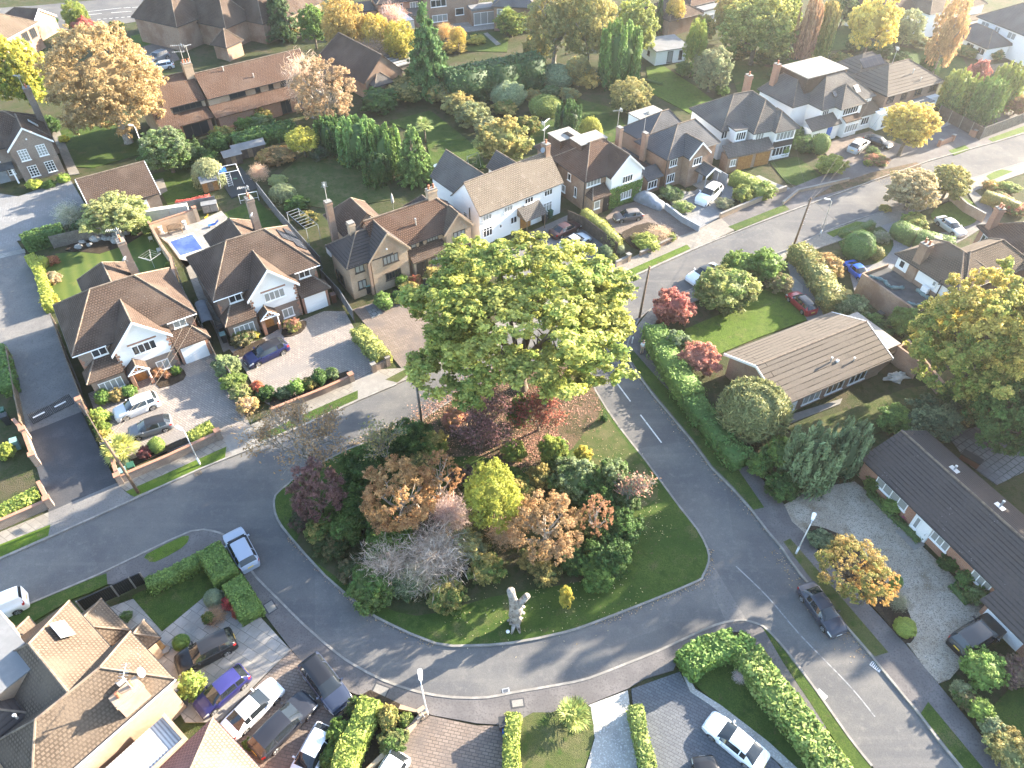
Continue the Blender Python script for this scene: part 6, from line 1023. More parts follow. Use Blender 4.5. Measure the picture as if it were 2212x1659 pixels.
def fence(px, h, label, mat='wood_grey', post='concrete', step=1.9, z=0, cap=None, name='garden_fence'):
    P = along(px, h); root = empty(name, P[0].to_tuple()[:2]+(0,), 0, label, 'fence'); Q = [Vector((p.x-P[0].x, p.y-P[0].y, 0)) for p in P]; pm = MB().box(-.05, .05, -.05, .05, 0, h+.06).mesh('post', post); me = {}
    for a, b in zip(Q, Q[1:]):
        L = (b-a).length; n = max(1, round(L/step)); d = (b-a).normalized(); s = L/n; an = math.atan2(d.y, d.x); k = round(s, 2)
        if k not in me:
            m = MB(); nb = max(6, int(s/.16)); [m.box(.06+(s-.12)*j/nb, .06+(s-.12)*(j+.92)/nb, -.02+.012*(j % 2), .012*(j % 2), .08, h) for j in range(nb)]; m.box(.05, s-.05, .014, .05, h*.25, h*.25+.07); m.box(.05, s-.05, .014, .05, h*.8, h*.8+.07); m.box(.05, s-.05, -.035, .055, h+.002, h+.035); me[k] = m.mesh('panel', mat)
        for i in range(n+1):
            q = a+d*s*i
            o = mobj('post', pm, root); o.location = q; o.rotation_euler = (0, 0, an)
            if i < n: o = mobj('panel', me[k], root); o.location = q; o.rotation_euler = (0, 0, an)
    return root
fence([(108,678),(142,775),(170,848),(186,890),(214,938),(232,965)], 1.7, 'pale timber fence between the lane and the nearer gabled house', 'wood', step=2.4); fence([(371,555),(400,640),(440,715),(465,765),(495,800)], 1.7, 'dark fence in the passage between the two gabled houses', 'wood_dark'); fence([(553,395),(600,455),(650,510),(690,555)], 1.7, 'slate blue board fence between the back gardens', 'grey_fence', 'grey_fence'); fence([(690,580),(732,625),(762,672)], 1.6, 'dark fence in the passage by the white garage door', 'grey_fence', 'wood_dark'); fence([(815,735),(838,768)], 1.2, 'dark timber fence at the end of the conifer hedge', 'wood_dark', 'wood_dark')
fence([(1228,455),(1262,470),(1300,498),(1334,525)], 1.8, 'brown close board fence beside the bamboo hedge', 'wood_dark', 'wood_dark'); fence([(2034,228),(2082,252),(2128,278)], 1.9, 'dark fence panels with pale posts in front of tall conifers', 'wood_dark', 'concrete', 2.6); fence([(2128,276),(2212,245),(2290,216)], 1.9, 'pale fence panels along the main road at the far right', 'wood_grey', 'concrete', 2.6); fence([(105,512),(165,498),(215,488),(262,478)], 1.7, 'weathered fence behind the rockery', 'wood_grey', 'wood_grey'); fence([(380,440),(430,430),(462,424)], 1.6, 'grey fence with red creeper by the garden store', 'grey_fence', 'grey_fence'); fence([(240,1266),(278,1248),(302,1238)], 1.5, 'black slatted fence beside the corner lawn', 'black', 'concrete', 2.6); fence([(165,1300),(240,1266)], 1.5, 'black slatted fence behind the tan roofed house', 'black', 'concrete', 2.6); fence([(1545,362),(1572,378)], 1.7, 'grey painted gate fence beside the timber garage', 'grey_wall', 'grey_wall'); fence([(1700,128),(1745,118)], 1.6, 'weathered fence below the tall red conifers'); fence([(2080,150),(2180,135)], 1.5, 'pale fence behind the tall conifer screen'); fence([(1650,890),(1700,905)], 1.2, 'low fence at the end of the bungalow path', 'wood', 'wood'); fence([(12,750),(30,850),(42,910)], 1.5, 'pale timber fence left of the lane', 'wood', 'wood'); fence([(228,95),(282,80)], 1.6, 'weathered fence by the far road', 'wood_dark'); fence([(1905,790),(1975,795)], 1.3, 'timber fence by the rubbish heap', 'wood') if False else None
gp = G(72,918,.1); gq = G(163,872,.1); L = (gq-gp).length; gr = empty('lane_gate', (gp.x, gp.y, .1), math.atan2((gq-gp).y, (gq-gp).x), 'black iron railing gates across the tarmac lane', 'gate')
for k in (0, 1): b = MB(); x0 = k*L/2; [b.tube([(x0+.08+j*(L/2-.16)/13, 0, .08), (x0+.08+j*(L/2-.16)/13, 0, 1.25+.15*sin(pi*(j/13 if k else 1-j/13)*.5+.0))], .032, 4) for j in range(14)]; [b.tube([(x0+.05, 0, z), (x0+L/2-.05, 0, z)], .03, 5) for z in (.12, 1.1)]; b.obj('gate_leaf', 'black', gr); MB().box(x0+.3, x0+1.35, -.06, .0, .72, .84).obj('white_sign_bar', 'pvc', gr)
for i, (u, v, w, h, m, l) in enumerate([(240,71,.9,1.2,'wood_dark','dark timber gate by the far road')]): pass
# ---------------------------------------------------------------- garden objects
pz = .14; pp = [G(u, v, .13) for u, v in ((367.5,522),(415,506),(437.5,537),(390,552))]; pr = empty('swimming_pool', pp[0].to_tuple()[:2]+(0,), 0, 'small rectangular swimming pool under a bright blue cover', 'swimming pool'); c = sum(pp, Vector())/4; o = pp[0].copy(); o.z = 0
MB().prism([tuple((p-o).xy) for p in pp], .0, .15).obj('pool_cover', 'pool', pr, uv=False); MB().prism([tuple((c+(p-c)*1.16-o).xy) for p in pp], -.02, .128).obj('coping', 'stone_white', pr, uv=False)
def thing_at(name, u, v, rz, label, cat, z=.1, group=None): p = G(u, v, z); return empty(name, (p.x, p.y, z), RAD(rz), label, cat, group)
r = thing_at('garden_bench', 380, 503, 20, 'ornate pale timber garden bench against the brick wall', 'bench'); b = MB(); [b.box(-.85, .85, -.22+k*.11, -.13+k*.11, .42, .46) for k in range(4)]; b.obj('seat', 'wood', r); b = MB(); [b.box(-.8+k*.16, -.74+k*.16, .22, .26, .46, .95+.18*sin(pi*k/10)) for k in range(11)]; b.tube([(-.85+.17*k, .24, .95+.2*sin(pi*k/10)) for k in range(11)], .035, 5); b.obj('backrest', 'wood', r)
for x, y in ((-.8, -.2), (.8, -.2), (-.8, .2), (.8, .2)): MB().box(x-.04, x+.04, y-.04, y+.04, 0, .64 if y < 0 else .9).obj('leg', 'wood', r)
for x in (-.8, .8): MB().box(x-.04, x+.04, -.26, .22, .62, .67).obj('armrest', 'wood', r)
def statue(u, v, label, plant=False):
    r = thing_at('garden_statue' if not plant else 'stone_urn', u, v, 10, label, 'statue' if not plant else 'planter'); MB().lathe([(.3, 0), (.3, .12), (.2, .2), (.17, .55), (.26, .62), (.26, .7)], 10).obj('pedestal', 'stone_white', r); MB().lathe([(.16, .7), (.22, .95), (.14, 1.15), (.24, 1.3), (.1, 1.4), (.13, 1.5), (.12, 1.62), (.03, 1.7)] if not plant else [(.1, .7), (.26, .95), (.3, 1.1), (.22, 1.08)], 10).obj('figure' if not plant else 'bowl', 'stone_white', r, True)
statue(402, 494, 'white stone urn on pedestal at the end of the pool wall', True); statue(350, 505, 'white stone urn on pedestal with spiky plant by the pool', True)
r = thing_at('storage_shed', 456, 455, 20, 'small grey garden store with lid beside the red creeper', 'garden store'); MB().box(-.95, .95, -.5, .5, 0, 1.05).obj('body', 'wood_grey', r); MB().obox((0, 0, 1.14), (2.0, 1.15, .08), 0, 0).obj('lid', 'felt', r); [MB().box(x-.42, x+.42, -.52, -.5, .1, .98).obj('door', 'felt_pale', r) for x in (-.47, .47)]
for u, v, l, s in ((455,408,'small timber playhouse with grey roof beside the climbing frame',1.0),(540,335,'long grey roofed garden shed under the hedge by the play area',2.3),(505,352,'dark flat shed beside the play area',1.2)):
    r = thing_at('garden_shed', u, v, 32, l, 'shed'); MB().box(-s, s, -.8, .8, 0, 1.5).obj('wall', 'oak_door' if s == 1.0 else 'wood_dark', r); b = MB(); b.poly([(-s-.15, -.95, 1.45), (s+.15, -.95, 1.45), (s+.15, 0, 2.1), (-s-.15, 0, 2.1)]); b.poly([(s+.15, .95, 1.45), (-s-.15, .95, 1.45), (-s-.15, 0, 2.1), (s+.15, 0, 2.1)]); [b.poly([(x, -.8, 1.5), (x, .8, 1.5), (x, 0, 2.05)]) for x in (-s, s)]; b.obj('roof', 'felt', r); MB().box(-.35, .35, -.84, -.79, .05, 1.4).obj('door', 'wood', r)
r = thing_at('climbing_frame', 500, 395, 25, 'white tube climbing frame with blue swing seats on black matting', 'climbing frame'); b = MB(); T = [(-1.6,-1,0),(-1.3,-1,2.1),(1.3,-1,2.1),(1.6,-1,0)]; b.tube(T, .045, 6); b.tube([(x, -y, z) for x, y, z in T], .045, 6); b.tube([(-1.3,-1,2.1),(-1.3,1,2.1)], .045, 6); b.tube([(1.3,-1,2.1),(1.3,1,2.1)], .045, 6); [b.tube([(-.5,-1.0,.3*k+.2),(.1,-1.0,.3*k+.2)], .03, 5) for k in range(6)]; b.tube([(-.5,-1,0),(-.5,-1,2.1)], .03, 5); b.tube([(.1,-1,0),(.1,-1,2.1)], .03, 5); b.obj('frame', 'white_metal', r); MB().box(-1.1, -.2, -.6, .6, 2.05, 2.1).obj('platform', 'blue', r); MB().box(.4, .9, -.2, .1, .5, .55).obj('swing_seat', 'green_bin', r)
slab('play_mat', [(472,385),(520,360),(560,405),(500,428)], .1, 'trampo')
r = thing_at('football_goal', 540, 436, 22, 'small white football goal on the back lawn', 'goal'); b = MB(); b.tube([(-1.2,0,0),(-1.2,0,1.3),(1.2,0,1.3),(1.2,0,0)], .05, 6); b.tube([(-1.2,0,1.3),(-1.2,.8,0)], .03, 5); b.tube([(1.2,0,1.3),(1.2,.8,0)], .03, 5); b.tube([(-1.2,.8,0),(1.2,.8,0)], .03, 5); b.obj('frame', 'pvc', r)
r = thing_at('rotary_airer', 334, 578, 20, 'rotary washing line standing open on the striped lawn', 'washing line'); MB().tube([(0,0,0),(0,0,1.9)], .03, 6).obj('post', 'galv', r); b = MB(); E4 = [(1.25*cos(a), 1.25*sin(a), 1.75) for a in (0, pi/2, pi, 3*pi/2)]; [b.tube([(0,0,1.1), e], .02, 4) for e in E4]; [b.tube([tuple(Vector(e)*t+Vector((0,0,1.1))*(1-t) if 0 else (e[0]*t, e[1]*t, 1.1+.65*t)) , tuple((f[0]*t, f[1]*t, 1.1+.65*t))], .012, 3) for t in (.55, .78, 1) for e, f in zip(E4, E4[1:]+E4[:1])]; b.obj('arms', 'galv', r)
def lounger(u, v, mat, label, rz, sc=.75): r = thing_at('sun_lounger', u, v, rz, label, 'sun lounger'); b = MB(); b.box(-.9, .3, -.3, .3, .3, .36); b.poly([(.3,-.3,.36),(.95,-.3,.8),(.95,.3,.8),(.3,.3,.36)]); b.obj('sling', mat, r); f = MB(); [f.tube([(x, y, 0), (x+.1, y, .33)], .025, 4) for x in (-.7, .3) for y in (-.3, .3)]; f.obj('frame', 'galv', r); r.scale = (sc, sc, sc)
lounger(462,488,'blue','bright blue sun lounger by the pool',30); lounger(447,470,'yellow','small yellow sun lounger by the garden store',70,.4); lounger(327,520,'stone_white','white garden seat, upper of two on the striped lawn edge',-60); lounger(345,545,'stone_white','white garden seat, lower of two on the striped lawn edge',-60)
r = thing_at('polytunnel', 447, 692, -62, 'grey tunnel shaped cover in the passage beside the solar roof house', 'garden cover'); b = MB(); [b.poly([(x0, -.6*cos(a0), 1.1+.3*sin(a0)), (x1, -.6*cos(a0), 1.1+.3*sin(a0)), (x1, -.6*cos(a1), 1.1+.3*sin(a1)), (x0, -.6*cos(a1), 1.1+.3*sin(a1))]) for x0, x1 in ((-2,2),) for a0, a1 in [(pi*k/8, pi*(k+1)/8) for k in range(8)]]; b.obj('canopy', 'grey_wall', r, True); [MB().tube([(x, y, 0), (x, y, 1.1)], .04, 5).obj('leg', 'galv', r) for x in (-1.9, 1.9) for y in (-.6, .6)]
r = thing_at('pergola_frame', 660, 505, 0, 'pale wire pergola frame beside the slate blue fence', 'pergola'); b = MB(Matrix.Rotation(RAD(-50), 4, 'Z')); [b.tube([(x, -.8, 2.2), (x, .8, 2.2)], .03, 4) for x in [-2.5+k*.7 for k in range(8)]]; [b.tube([(-2.6, y, 2.2), (2.6, y, 2.2)], .035, 4) for y in (-.8, .8)]; [b.tube([(x, y, 0), (x, y, 2.2)], .035, 4) for x in (-2.5, 2.5) for y in (-.8, .8)]; b.obj('frame', 'grey_wall', r)
r = thing_at('cold_frames', 366, 470, 18, 'pair of long white topped planters behind the bench wall', 'planter'); [MB().box(x0, x1, -.4, .4, 0, 1.5).obj('box', 'stone_white', r) for x0, x1 in ((-2.6, .2), (.25, 2.6))]
for i, (u, v, s) in enumerate([(168+i*11.5+random.uniform(-3, 3), 531-i*3.2+random.uniform(-12, 6), random.uniform(.35, .55)) for i in range(10)]+[(190+random.uniform(0, 70), 508+random.uniform(-12, 14), random.uniform(.4, .75)) for i in range(22)]):
    p = G(u, v, .15); rv, rf = blob((s, s*.8, s*.6), np.random.default_rng(i), 8, 6, .2); m = MB(); m.v = [Vector(q) for q in rv]; m.f = [tuple(int(k) for k in f) for f in rf]
    ob = m.obj('rockery_stone', 'rock', None, False, False); ob.location = (p.x, p.y, .2); tag(ob, 'grey rock piled in the rockery below the weathered fence', 'rock', 'rockery stones')
def pot(u, v, label, mat='terracotta', s=.35, plant=True, z=.12):
    r = thing_at('plant_pot', u, v, 0, label, 'plant pot', z); MB().lathe([(s*.6, 0), (s*.9, s*1.1), (s, s*1.3), (s*.85, s*1.3), (s*.8, s*1.1)], 12).obj('pot', mat, r)
    if plant: c = mobj('plant', crown('bush', 2), r); c.location = (0, 0, s*1.9); c.scale = (s*1.2, s*1.2, s); c.color = (.05, .09, .02, 1); c['color_b'] = [.12, .12, .03]
pot(1242, 494, 'white pot on the white house drive', 'stone_white', .3, False); pot(360, 1408, 'round pale pot at the door of the tan roofed house', 'concrete', .35, False); pot(455, 1345, 'square brown pot by the red maple', 'bin_brown', .4); pot(920, 629, 'dark pot at the end of the buff house steps', 'grey_wall', .3); pot(2065, 932, 'white bowl on the dark patio', 'stone_white', .35); pot(2040, 945, 'teal planter on the dark patio', 'teal_bin', .5); pot(1485, 418, 'white pot by the timber porch', 'stone_white', .28)
r = thing_at('wooden_bench', 347, 1396, -40, 'plain wooden bench by the tan roofed house', 'bench', .13); MB().box(-.6, .6, -.2, .2, .4, .46).obj('seat', 'oak_door', r); [MB().box(x-.05, x+.05, -.18, .18, 0, .4).obj('leg', 'oak_door', r) for x in (-.5, .5)]
r = thing_at('barbecue', 2090, 1003, -48, 'black covered barbecue on the dark patio', 'barbecue'); MB().box(-.8, .8, -.35, .35, .35, .95).obj('body', 'bin_brown', r); MB().obox((0, 0, 1.0), (1.7, .8, .12)).obj('lid', 'bin_black', r); [MB().box(x-.04, x+.04, y-.04, y+.04, 0, .36).obj('leg', 'black', r) for x in (-.7, .7) for y in (-.25, .25)]
r = thing_at('bicycle', 1030, 0, 0, 'x', 'bicycle') if False else None
def bicycle(u, v, rz, label):
    r = thing_at('bicycle', u, v, rz, label, 'bicycle'); ring = [(.33*cos(a), 0, .34+.33*sin(a)) for a in [2*pi*k/16 for k in range(17)]]
    for x in (-.52, .52): MB(Matrix.Translation((x, 0, 0))).tube(ring, .02, 5).obj('wheel', 'rubber', r)
    b = MB(); [b.tube(q, .018, 5) for q in ([(-.52,0,.34),(-.1,0,.34),(.4,0,.82),(-.18,0,.8),(-.1,0,.34)],[(-.52,0,.34),(-.18,0,.8)],[(.52,0,.34),(.4,0,.95)],[(.4,-.25,.98),(.4,.25,.98)])]; b.obj('frame', 'galv', r); MB().obox((-.2, 0, .9), (.26, .12, .06)).obj('saddle', 'black', r)
bicycle(905, 1563, 35, 'bicycle leaning by the lamp post brick pier')
r = thing_at('rubbish_heap', 1938, 815, 20, 'heap of crumpled white plastic sheeting on the bungalow lawn', 'plastic sheeting'); rv, rf = blob((1.2, .6, .45), np.random.default_rng(5), 18, 10, .35); m = MB(); m.v = [Vector(q) for q in rv]; m.f = [tuple(int(k) for k in f) for f in rf]; m.obj('sheeting', 'stone_white', r)
r = thing_at('garden_swing', 1022, 362, 40, 'metal swing frame on the lawn behind the white house', 'swing'); b = MB(); b.tube([(-1,-.6,0),(-1,0,2),(-1,.6,0)], .04, 5); b.tube([(1,-.6,0),(1,0,2),(1,.6,0)], .04, 5); b.tube([(-1,0,2),(1,0,2)], .04, 5); b.obj('frame', 'galv', r); MB().box(-.3, .3, -.12, .12, .5, .54).obj('seat', 'wood', r)
r = thing_at('garden_furniture', 946, 368, 10, 'white garden table behind the white house', 'table'); MB().lathe([(.6, .7), (.6, .74), (.02, .76)], 14).obj('tabletop', 'pvc', r); [MB().tube([(x, y, 0), (x*.8, y*.8, .7)], .03, 5).obj('leg', 'pvc', r) for x in (-.4, .4) for y in (-.4, .4)]
r = thing_at('parasol', 850, 452, 0, 'closed white parasol behind the buff brick house', 'parasol'); MB().tube([(0,0,0),(0,0,2.3)], .03, 6).obj('pole', 'galv', r); MB().lathe([(.1, .9), (.2, 1.1), (.14, 1.8), (.03, 2.35)], 10).obj('canopy', 'stone_white', r, True)
for u, v, l in ((1097,1366,'small white football on the island grass below the dead trunk'),): p = G(u, v, .14); ob = MB().lathe([(.01, 0), (.1, .04), (.15, .13), (.1, .22), (.01, .26)], 12).obj('football', 'pvc', None, True); ob.location = (p.x, p.y, .14); tag(ob, l, 'ball')
r = thing_at('boundary_sign', 1365, 742, 60, 'thin white marker post on the corner footway', 'marker post'); MB().box(-.03, .03, -.03, .03, 0, .9).obj('post', 'pvc', r); MB().box(-.2, .2, -.04, -.03, .55, .9).obj('plate', 'pvc', r)
for a, b, l in (((1060,1555),(0,0),''),): pass
# ---------------------------------------------------------------- the standing dead trunk
p = G(1114, 1346, .14); r = empty('dead_tree', (p.x, p.y, .1), 0, 'pale dead tree trunk with two sawn limbs standing on the island grass', 'dead tree'); top = hgt = 4.6
b = MB(); b.tube([(0,0,0),(.05,0,.5),(-.08,.02,1.3),(.03,0,2.0),(-.05,0,2.7),(-.22,0,3.5),(-.36,0,4.7)], [.36,.40,.46,.50,.43,.30,.29], 16); b.obj('trunk', 'dead_wood', r, True)
b = MB(); b.tube([(.0,0,2.4),(.36,.0,3.1),(.82,.05,3.95)], [.34,.25,.23], 12); b.obj('limb', 'dead_wood', r, True)
[MB().tube([(x*.3, y*.3, .6), (x*.7, y*.7, .22), (x*1.1, y*1.1, -.05)], [.18,.14,.06], 8).obj('root', 'dead_wood', r, True) for x, y in ((.3,-.75),(-.3,-.8),(-.6,.2),(.5,.4))]; rr = random.Random(3); [MB().tube([Vector((.42*cos(a), .42*sin(a), z)), Vector((.56*cos(a), .56*sin(a), z+.1)), Vector((.4*cos(a), .4*sin(a), z+.25))], [.1,.13,.06], 7).obj('burr', 'dead_wood', r, True) for a, z in [(rr.uniform(0, 6.28), rr.uniform(.5, 2.6)) for k in range(7)]]
# ---------------------------------------------------------------- the person on the corner footway
p = G(1386, 763, .12); per = empty('person', (p.x, p.y, .12), RAD(15), 'person in white shirt and beige trousers standing on the corner footway', 'person')
def skinfig(name, verts, edges, radii, mat, sub=2):
    me = bpy.data.meshes.new(name); me.from_pydata(verts, edges, []); o = bpy.data.objects.new(name, me); COL.objects.link(o); me.materials.append(MT[mat]); o.parent = per
    m = o.modifiers.new('skin', 'SKIN'); m.use_smooth_shade = True
    for i, r_ in enumerate(radii): me.skin_vertices[0].data[i].radius = (r_, r_)
    me.skin_vertices[0].data[0].use_root = True; s = o.modifiers.new('sub', 'SUBSURF'); s.levels = s.render_levels = sub; return o
V = [(0,0,.92),(0,.01,1.12),(0,.0,1.32),(0,0,1.46),(0,-.01,1.53),(0,-.02,1.60),(0,-.03,1.70), (.17,0,1.40),(.24,.02,1.15),(.19,-.16,1.0),(.13,-.25,1.04), (-.17,0,1.40),(-.24,.02,1.15),(-.19,-.16,1.0),(-.13,-.25,1.04), (.1,0,.86),(.11,-.02,.48),(.12,.03,.08),(.13,-.12,.03), (-.1,0,.86),(-.11,.02,.48),(-.12,.05,.08),(-.13,-.1,.03)]
Ed = [(0,1),(1,2),(2,3),(3,4),(4,5),(5,6),(3,7),(7,8),(8,9),(9,10),(3,11),(11,12),(12,13),(13,14),(0,15),(15,16),(16,17),(17,18),(0,19),(19,20),(20,21),(21,22)]
Rd = [.14,.13,.15,.1,.055,.085,.09,.06,.045,.036,.028,.06,.045,.036,.028,.085,.06,.042,.035,.085,.06,.042,.035]
skinfig('body', V, Ed, Rd, 'skin'); up = [0,1,2,3,7,8,11,12]; ix = {k: i for i, k in enumerate(up)}
skinfig('shirt', [V[k] for k in up], [(ix[a], ix[b]) for a, b in Ed if a in ix and b in ix], [Rd[k]*1.14+.012 for k in up], 'shirt'); lo = [0,15,16,17,19,20,21]; ix = {k: i for i, k in enumerate(lo)}
skinfig('trousers', [(V[k][0], V[k][1], V[k][2]+(.02 if k == 0 else 0)) for k in lo], [(ix[a], ix[b]) for a, b in Ed if a in ix and b in ix], [Rd[k]*1.12+.012 for k in lo], 'trousers')
b = MB(Matrix.Translation((0, -.005, 1.7))); b.lathe([(.088, -.03), (.1, .02), (.085, .075), (.04, .105), (.005, .11)], 12); b.obj('hair', 'hair', per, True)
for k in range(10):
    sx = 1 if k < 5 else -1; j = k % 5; hx, hy, hz = sx*.13, -.25, 1.04; a = (j-2)*.25
    b = MB(); b.tube([(hx+sx*.012*(j-2), hy-.02, hz), (hx+sx*.016*(j-2)-sx*.02, hy-.06-.008*(2-abs(j-2)), hz+.005), (hx+sx*.014*(j-2)-sx*.045, hy-.075-.01*(2-abs(j-2)), hz-.015)], [.01,.009,.007], 6); b.obj('finger', 'skin', per, True)
b = MB(); b.obox((0, -.3, 1.06), (.16, .1, .03)); b.obj('shoe', 'black', per) if False else None
for sx in (.13, -.13): b = MB(); b.obox((sx, -.06, .035), (.1, .27, .07)); b.obj('shoe', 'black', per)
b = MB(); b.obox((0, -.135, 1.66), (.03, .05, .05)); b.obj('nose', 'skin', per)
for sx in (-.035, .035): MB().lathe([(.001,-.012),(.012,0),(.001,.012)], 6, (sx, -.11, 1.69)).obj('eye', 'black', per)
# ---------------------------------------------------------------- trees and plants
Gm, Gd, Gl, Gy, Yl, Go, Br, Ru, Mr, Re, Pk, Pg, Ta, Oc, Bg = (.055,.105,.022), (.026,.055,.016), (.10,.155,.028), (.19,.20,.035), (.37,.30,.05), (.31,.215,.06), (.30,.17,.065), (.30,.125,.05), (.085,.045,.045), (.30,.055,.045), (.28,.12,.09), (.14,.17,.085), (.31,.21,.12), (.26,.2,.06), (.045,.075,.04)
# the oak on the island
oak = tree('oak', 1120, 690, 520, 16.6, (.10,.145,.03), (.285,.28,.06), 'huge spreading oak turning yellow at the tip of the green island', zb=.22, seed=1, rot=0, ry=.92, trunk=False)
_p = G(1126, 838, .14); _o = oak.location; rr = random.Random(12); tb = MB(); base = Vector((_p.x-_o.x, _p.y-_o.y, 0)); fork = base*.8+Vector((0, 0, 3.2)); tb.tube([base+Vector((0, 0, -.1)), base+Vector((0, 0, .4)), base*.92+Vector((0, 0, 1.8)), fork], [.85, .62, .52, .5], 12)
for i in range(13):
    a = i*2.4; s = fork+Vector((0, 0, rr.uniform(-.6, 1.5))); R_ = rr.uniform(4.5, 8.0); e = Vector((cos(a)*R_, sin(a)*R_, rr.uniform(6, 14))); m1 = s.lerp(e, .35)+Vector((rr.uniform(-.5, .5), rr.uniform(-.5, .5), .6)); m2 = s.lerp(e, .7)+Vector((rr.uniform(-.6, .6), rr.uniform(-.6, .6), .3)); tb.tube([s, m1, m2, e], [.27, .2, .12, .04], 8)
    for j in range(5):
        q = m1.lerp(e, rr.uniform(0, .8)); q2 = q+Vector((rr.uniform(-2, 2), rr.uniform(-2, 2), rr.uniform(-.4, 1.6))); tb.tube([q, q.lerp(q2, .5)+Vector((0, 0, .2)), q2], [.09, .06, .015], 5)
tb.obj('trunk', 'bark', oak, True)
isl = 'trees and bushes on the green island'
bare_tree(672, 1008, 8.5, 5.6, 'wide bare tree with a few rusty leaves at the west tip of the island', 3, leaf=((.19,.11,.05), (.24,.16,.08), 3000), group=isl, twn=3); bare_tree(832, 1008, 6.2, 2.2, 'thin greenish bare tree between the bushes on the road side of the island', 8, leaf=(Oc, Pg, 900), group=isl, twn=2); bare_tree(1040, 975, 7.0, 3.2, 'dark trunked tree with purple leaves left of the oak trunk', 5, 'bark', (Mr, (.2,.1,.1), 2600), group=isl); bare_tree(1162, 932, 5.5, 3.0, 'red leaved small tree right of the oak trunk', 11, 'bark', ((.22,.045,.04), (.2,.09,.05), 2200), group=isl); bare_tree(1365, 1090, 4.6, 2.6, 'grey twigged tree with red tips on the road side edge of the island', 14, 'bark_pale', ((.3,.1,.09), Pg, 700), group=isl)
T = lambda *a, **k: tree(*a, group=isl, **k)
T('sparse',682,1062,135,6.5,Mr,(.13,.07,.065),'dull maroon bushy tree behind the bare tree on the island',seed=2,zb=.08); T('sparse',862,1072,185,7.6,(.20,.105,.045),(.28,.175,.07),'large rust orange tree in the middle of the island',seed=3,zb=.12,bark='bark_pale'); T('thin',950,1030,105,6.8,(.2,.1,.045),(.24,.14,.06),'smaller rust leaved tree beside the large orange tree',seed=5,zb=.2,bark='bark_pale'); T('fluffy',1066,1075,138,8.0,(.25,.25,.04),(.2,.22,.035),'bright yellow green tree in the middle of the island',seed=1,zb=.1); T('sparse',1180,1135,170,6.6,(.25,.155,.075),(.21,.14,.065),'tan orange broad tree above the dead trunk',seed=7,zb=.1,bark='bark_pale'); T('thin',1288,1112,80,5.6,(.21,.11,.05),(.28,.15,.08),'small rusty tree right of the tan orange tree',seed=9,zb=.25,bark='bark_pale')
S = lambda *a, **k: shrub(*a, group=isl, **k)
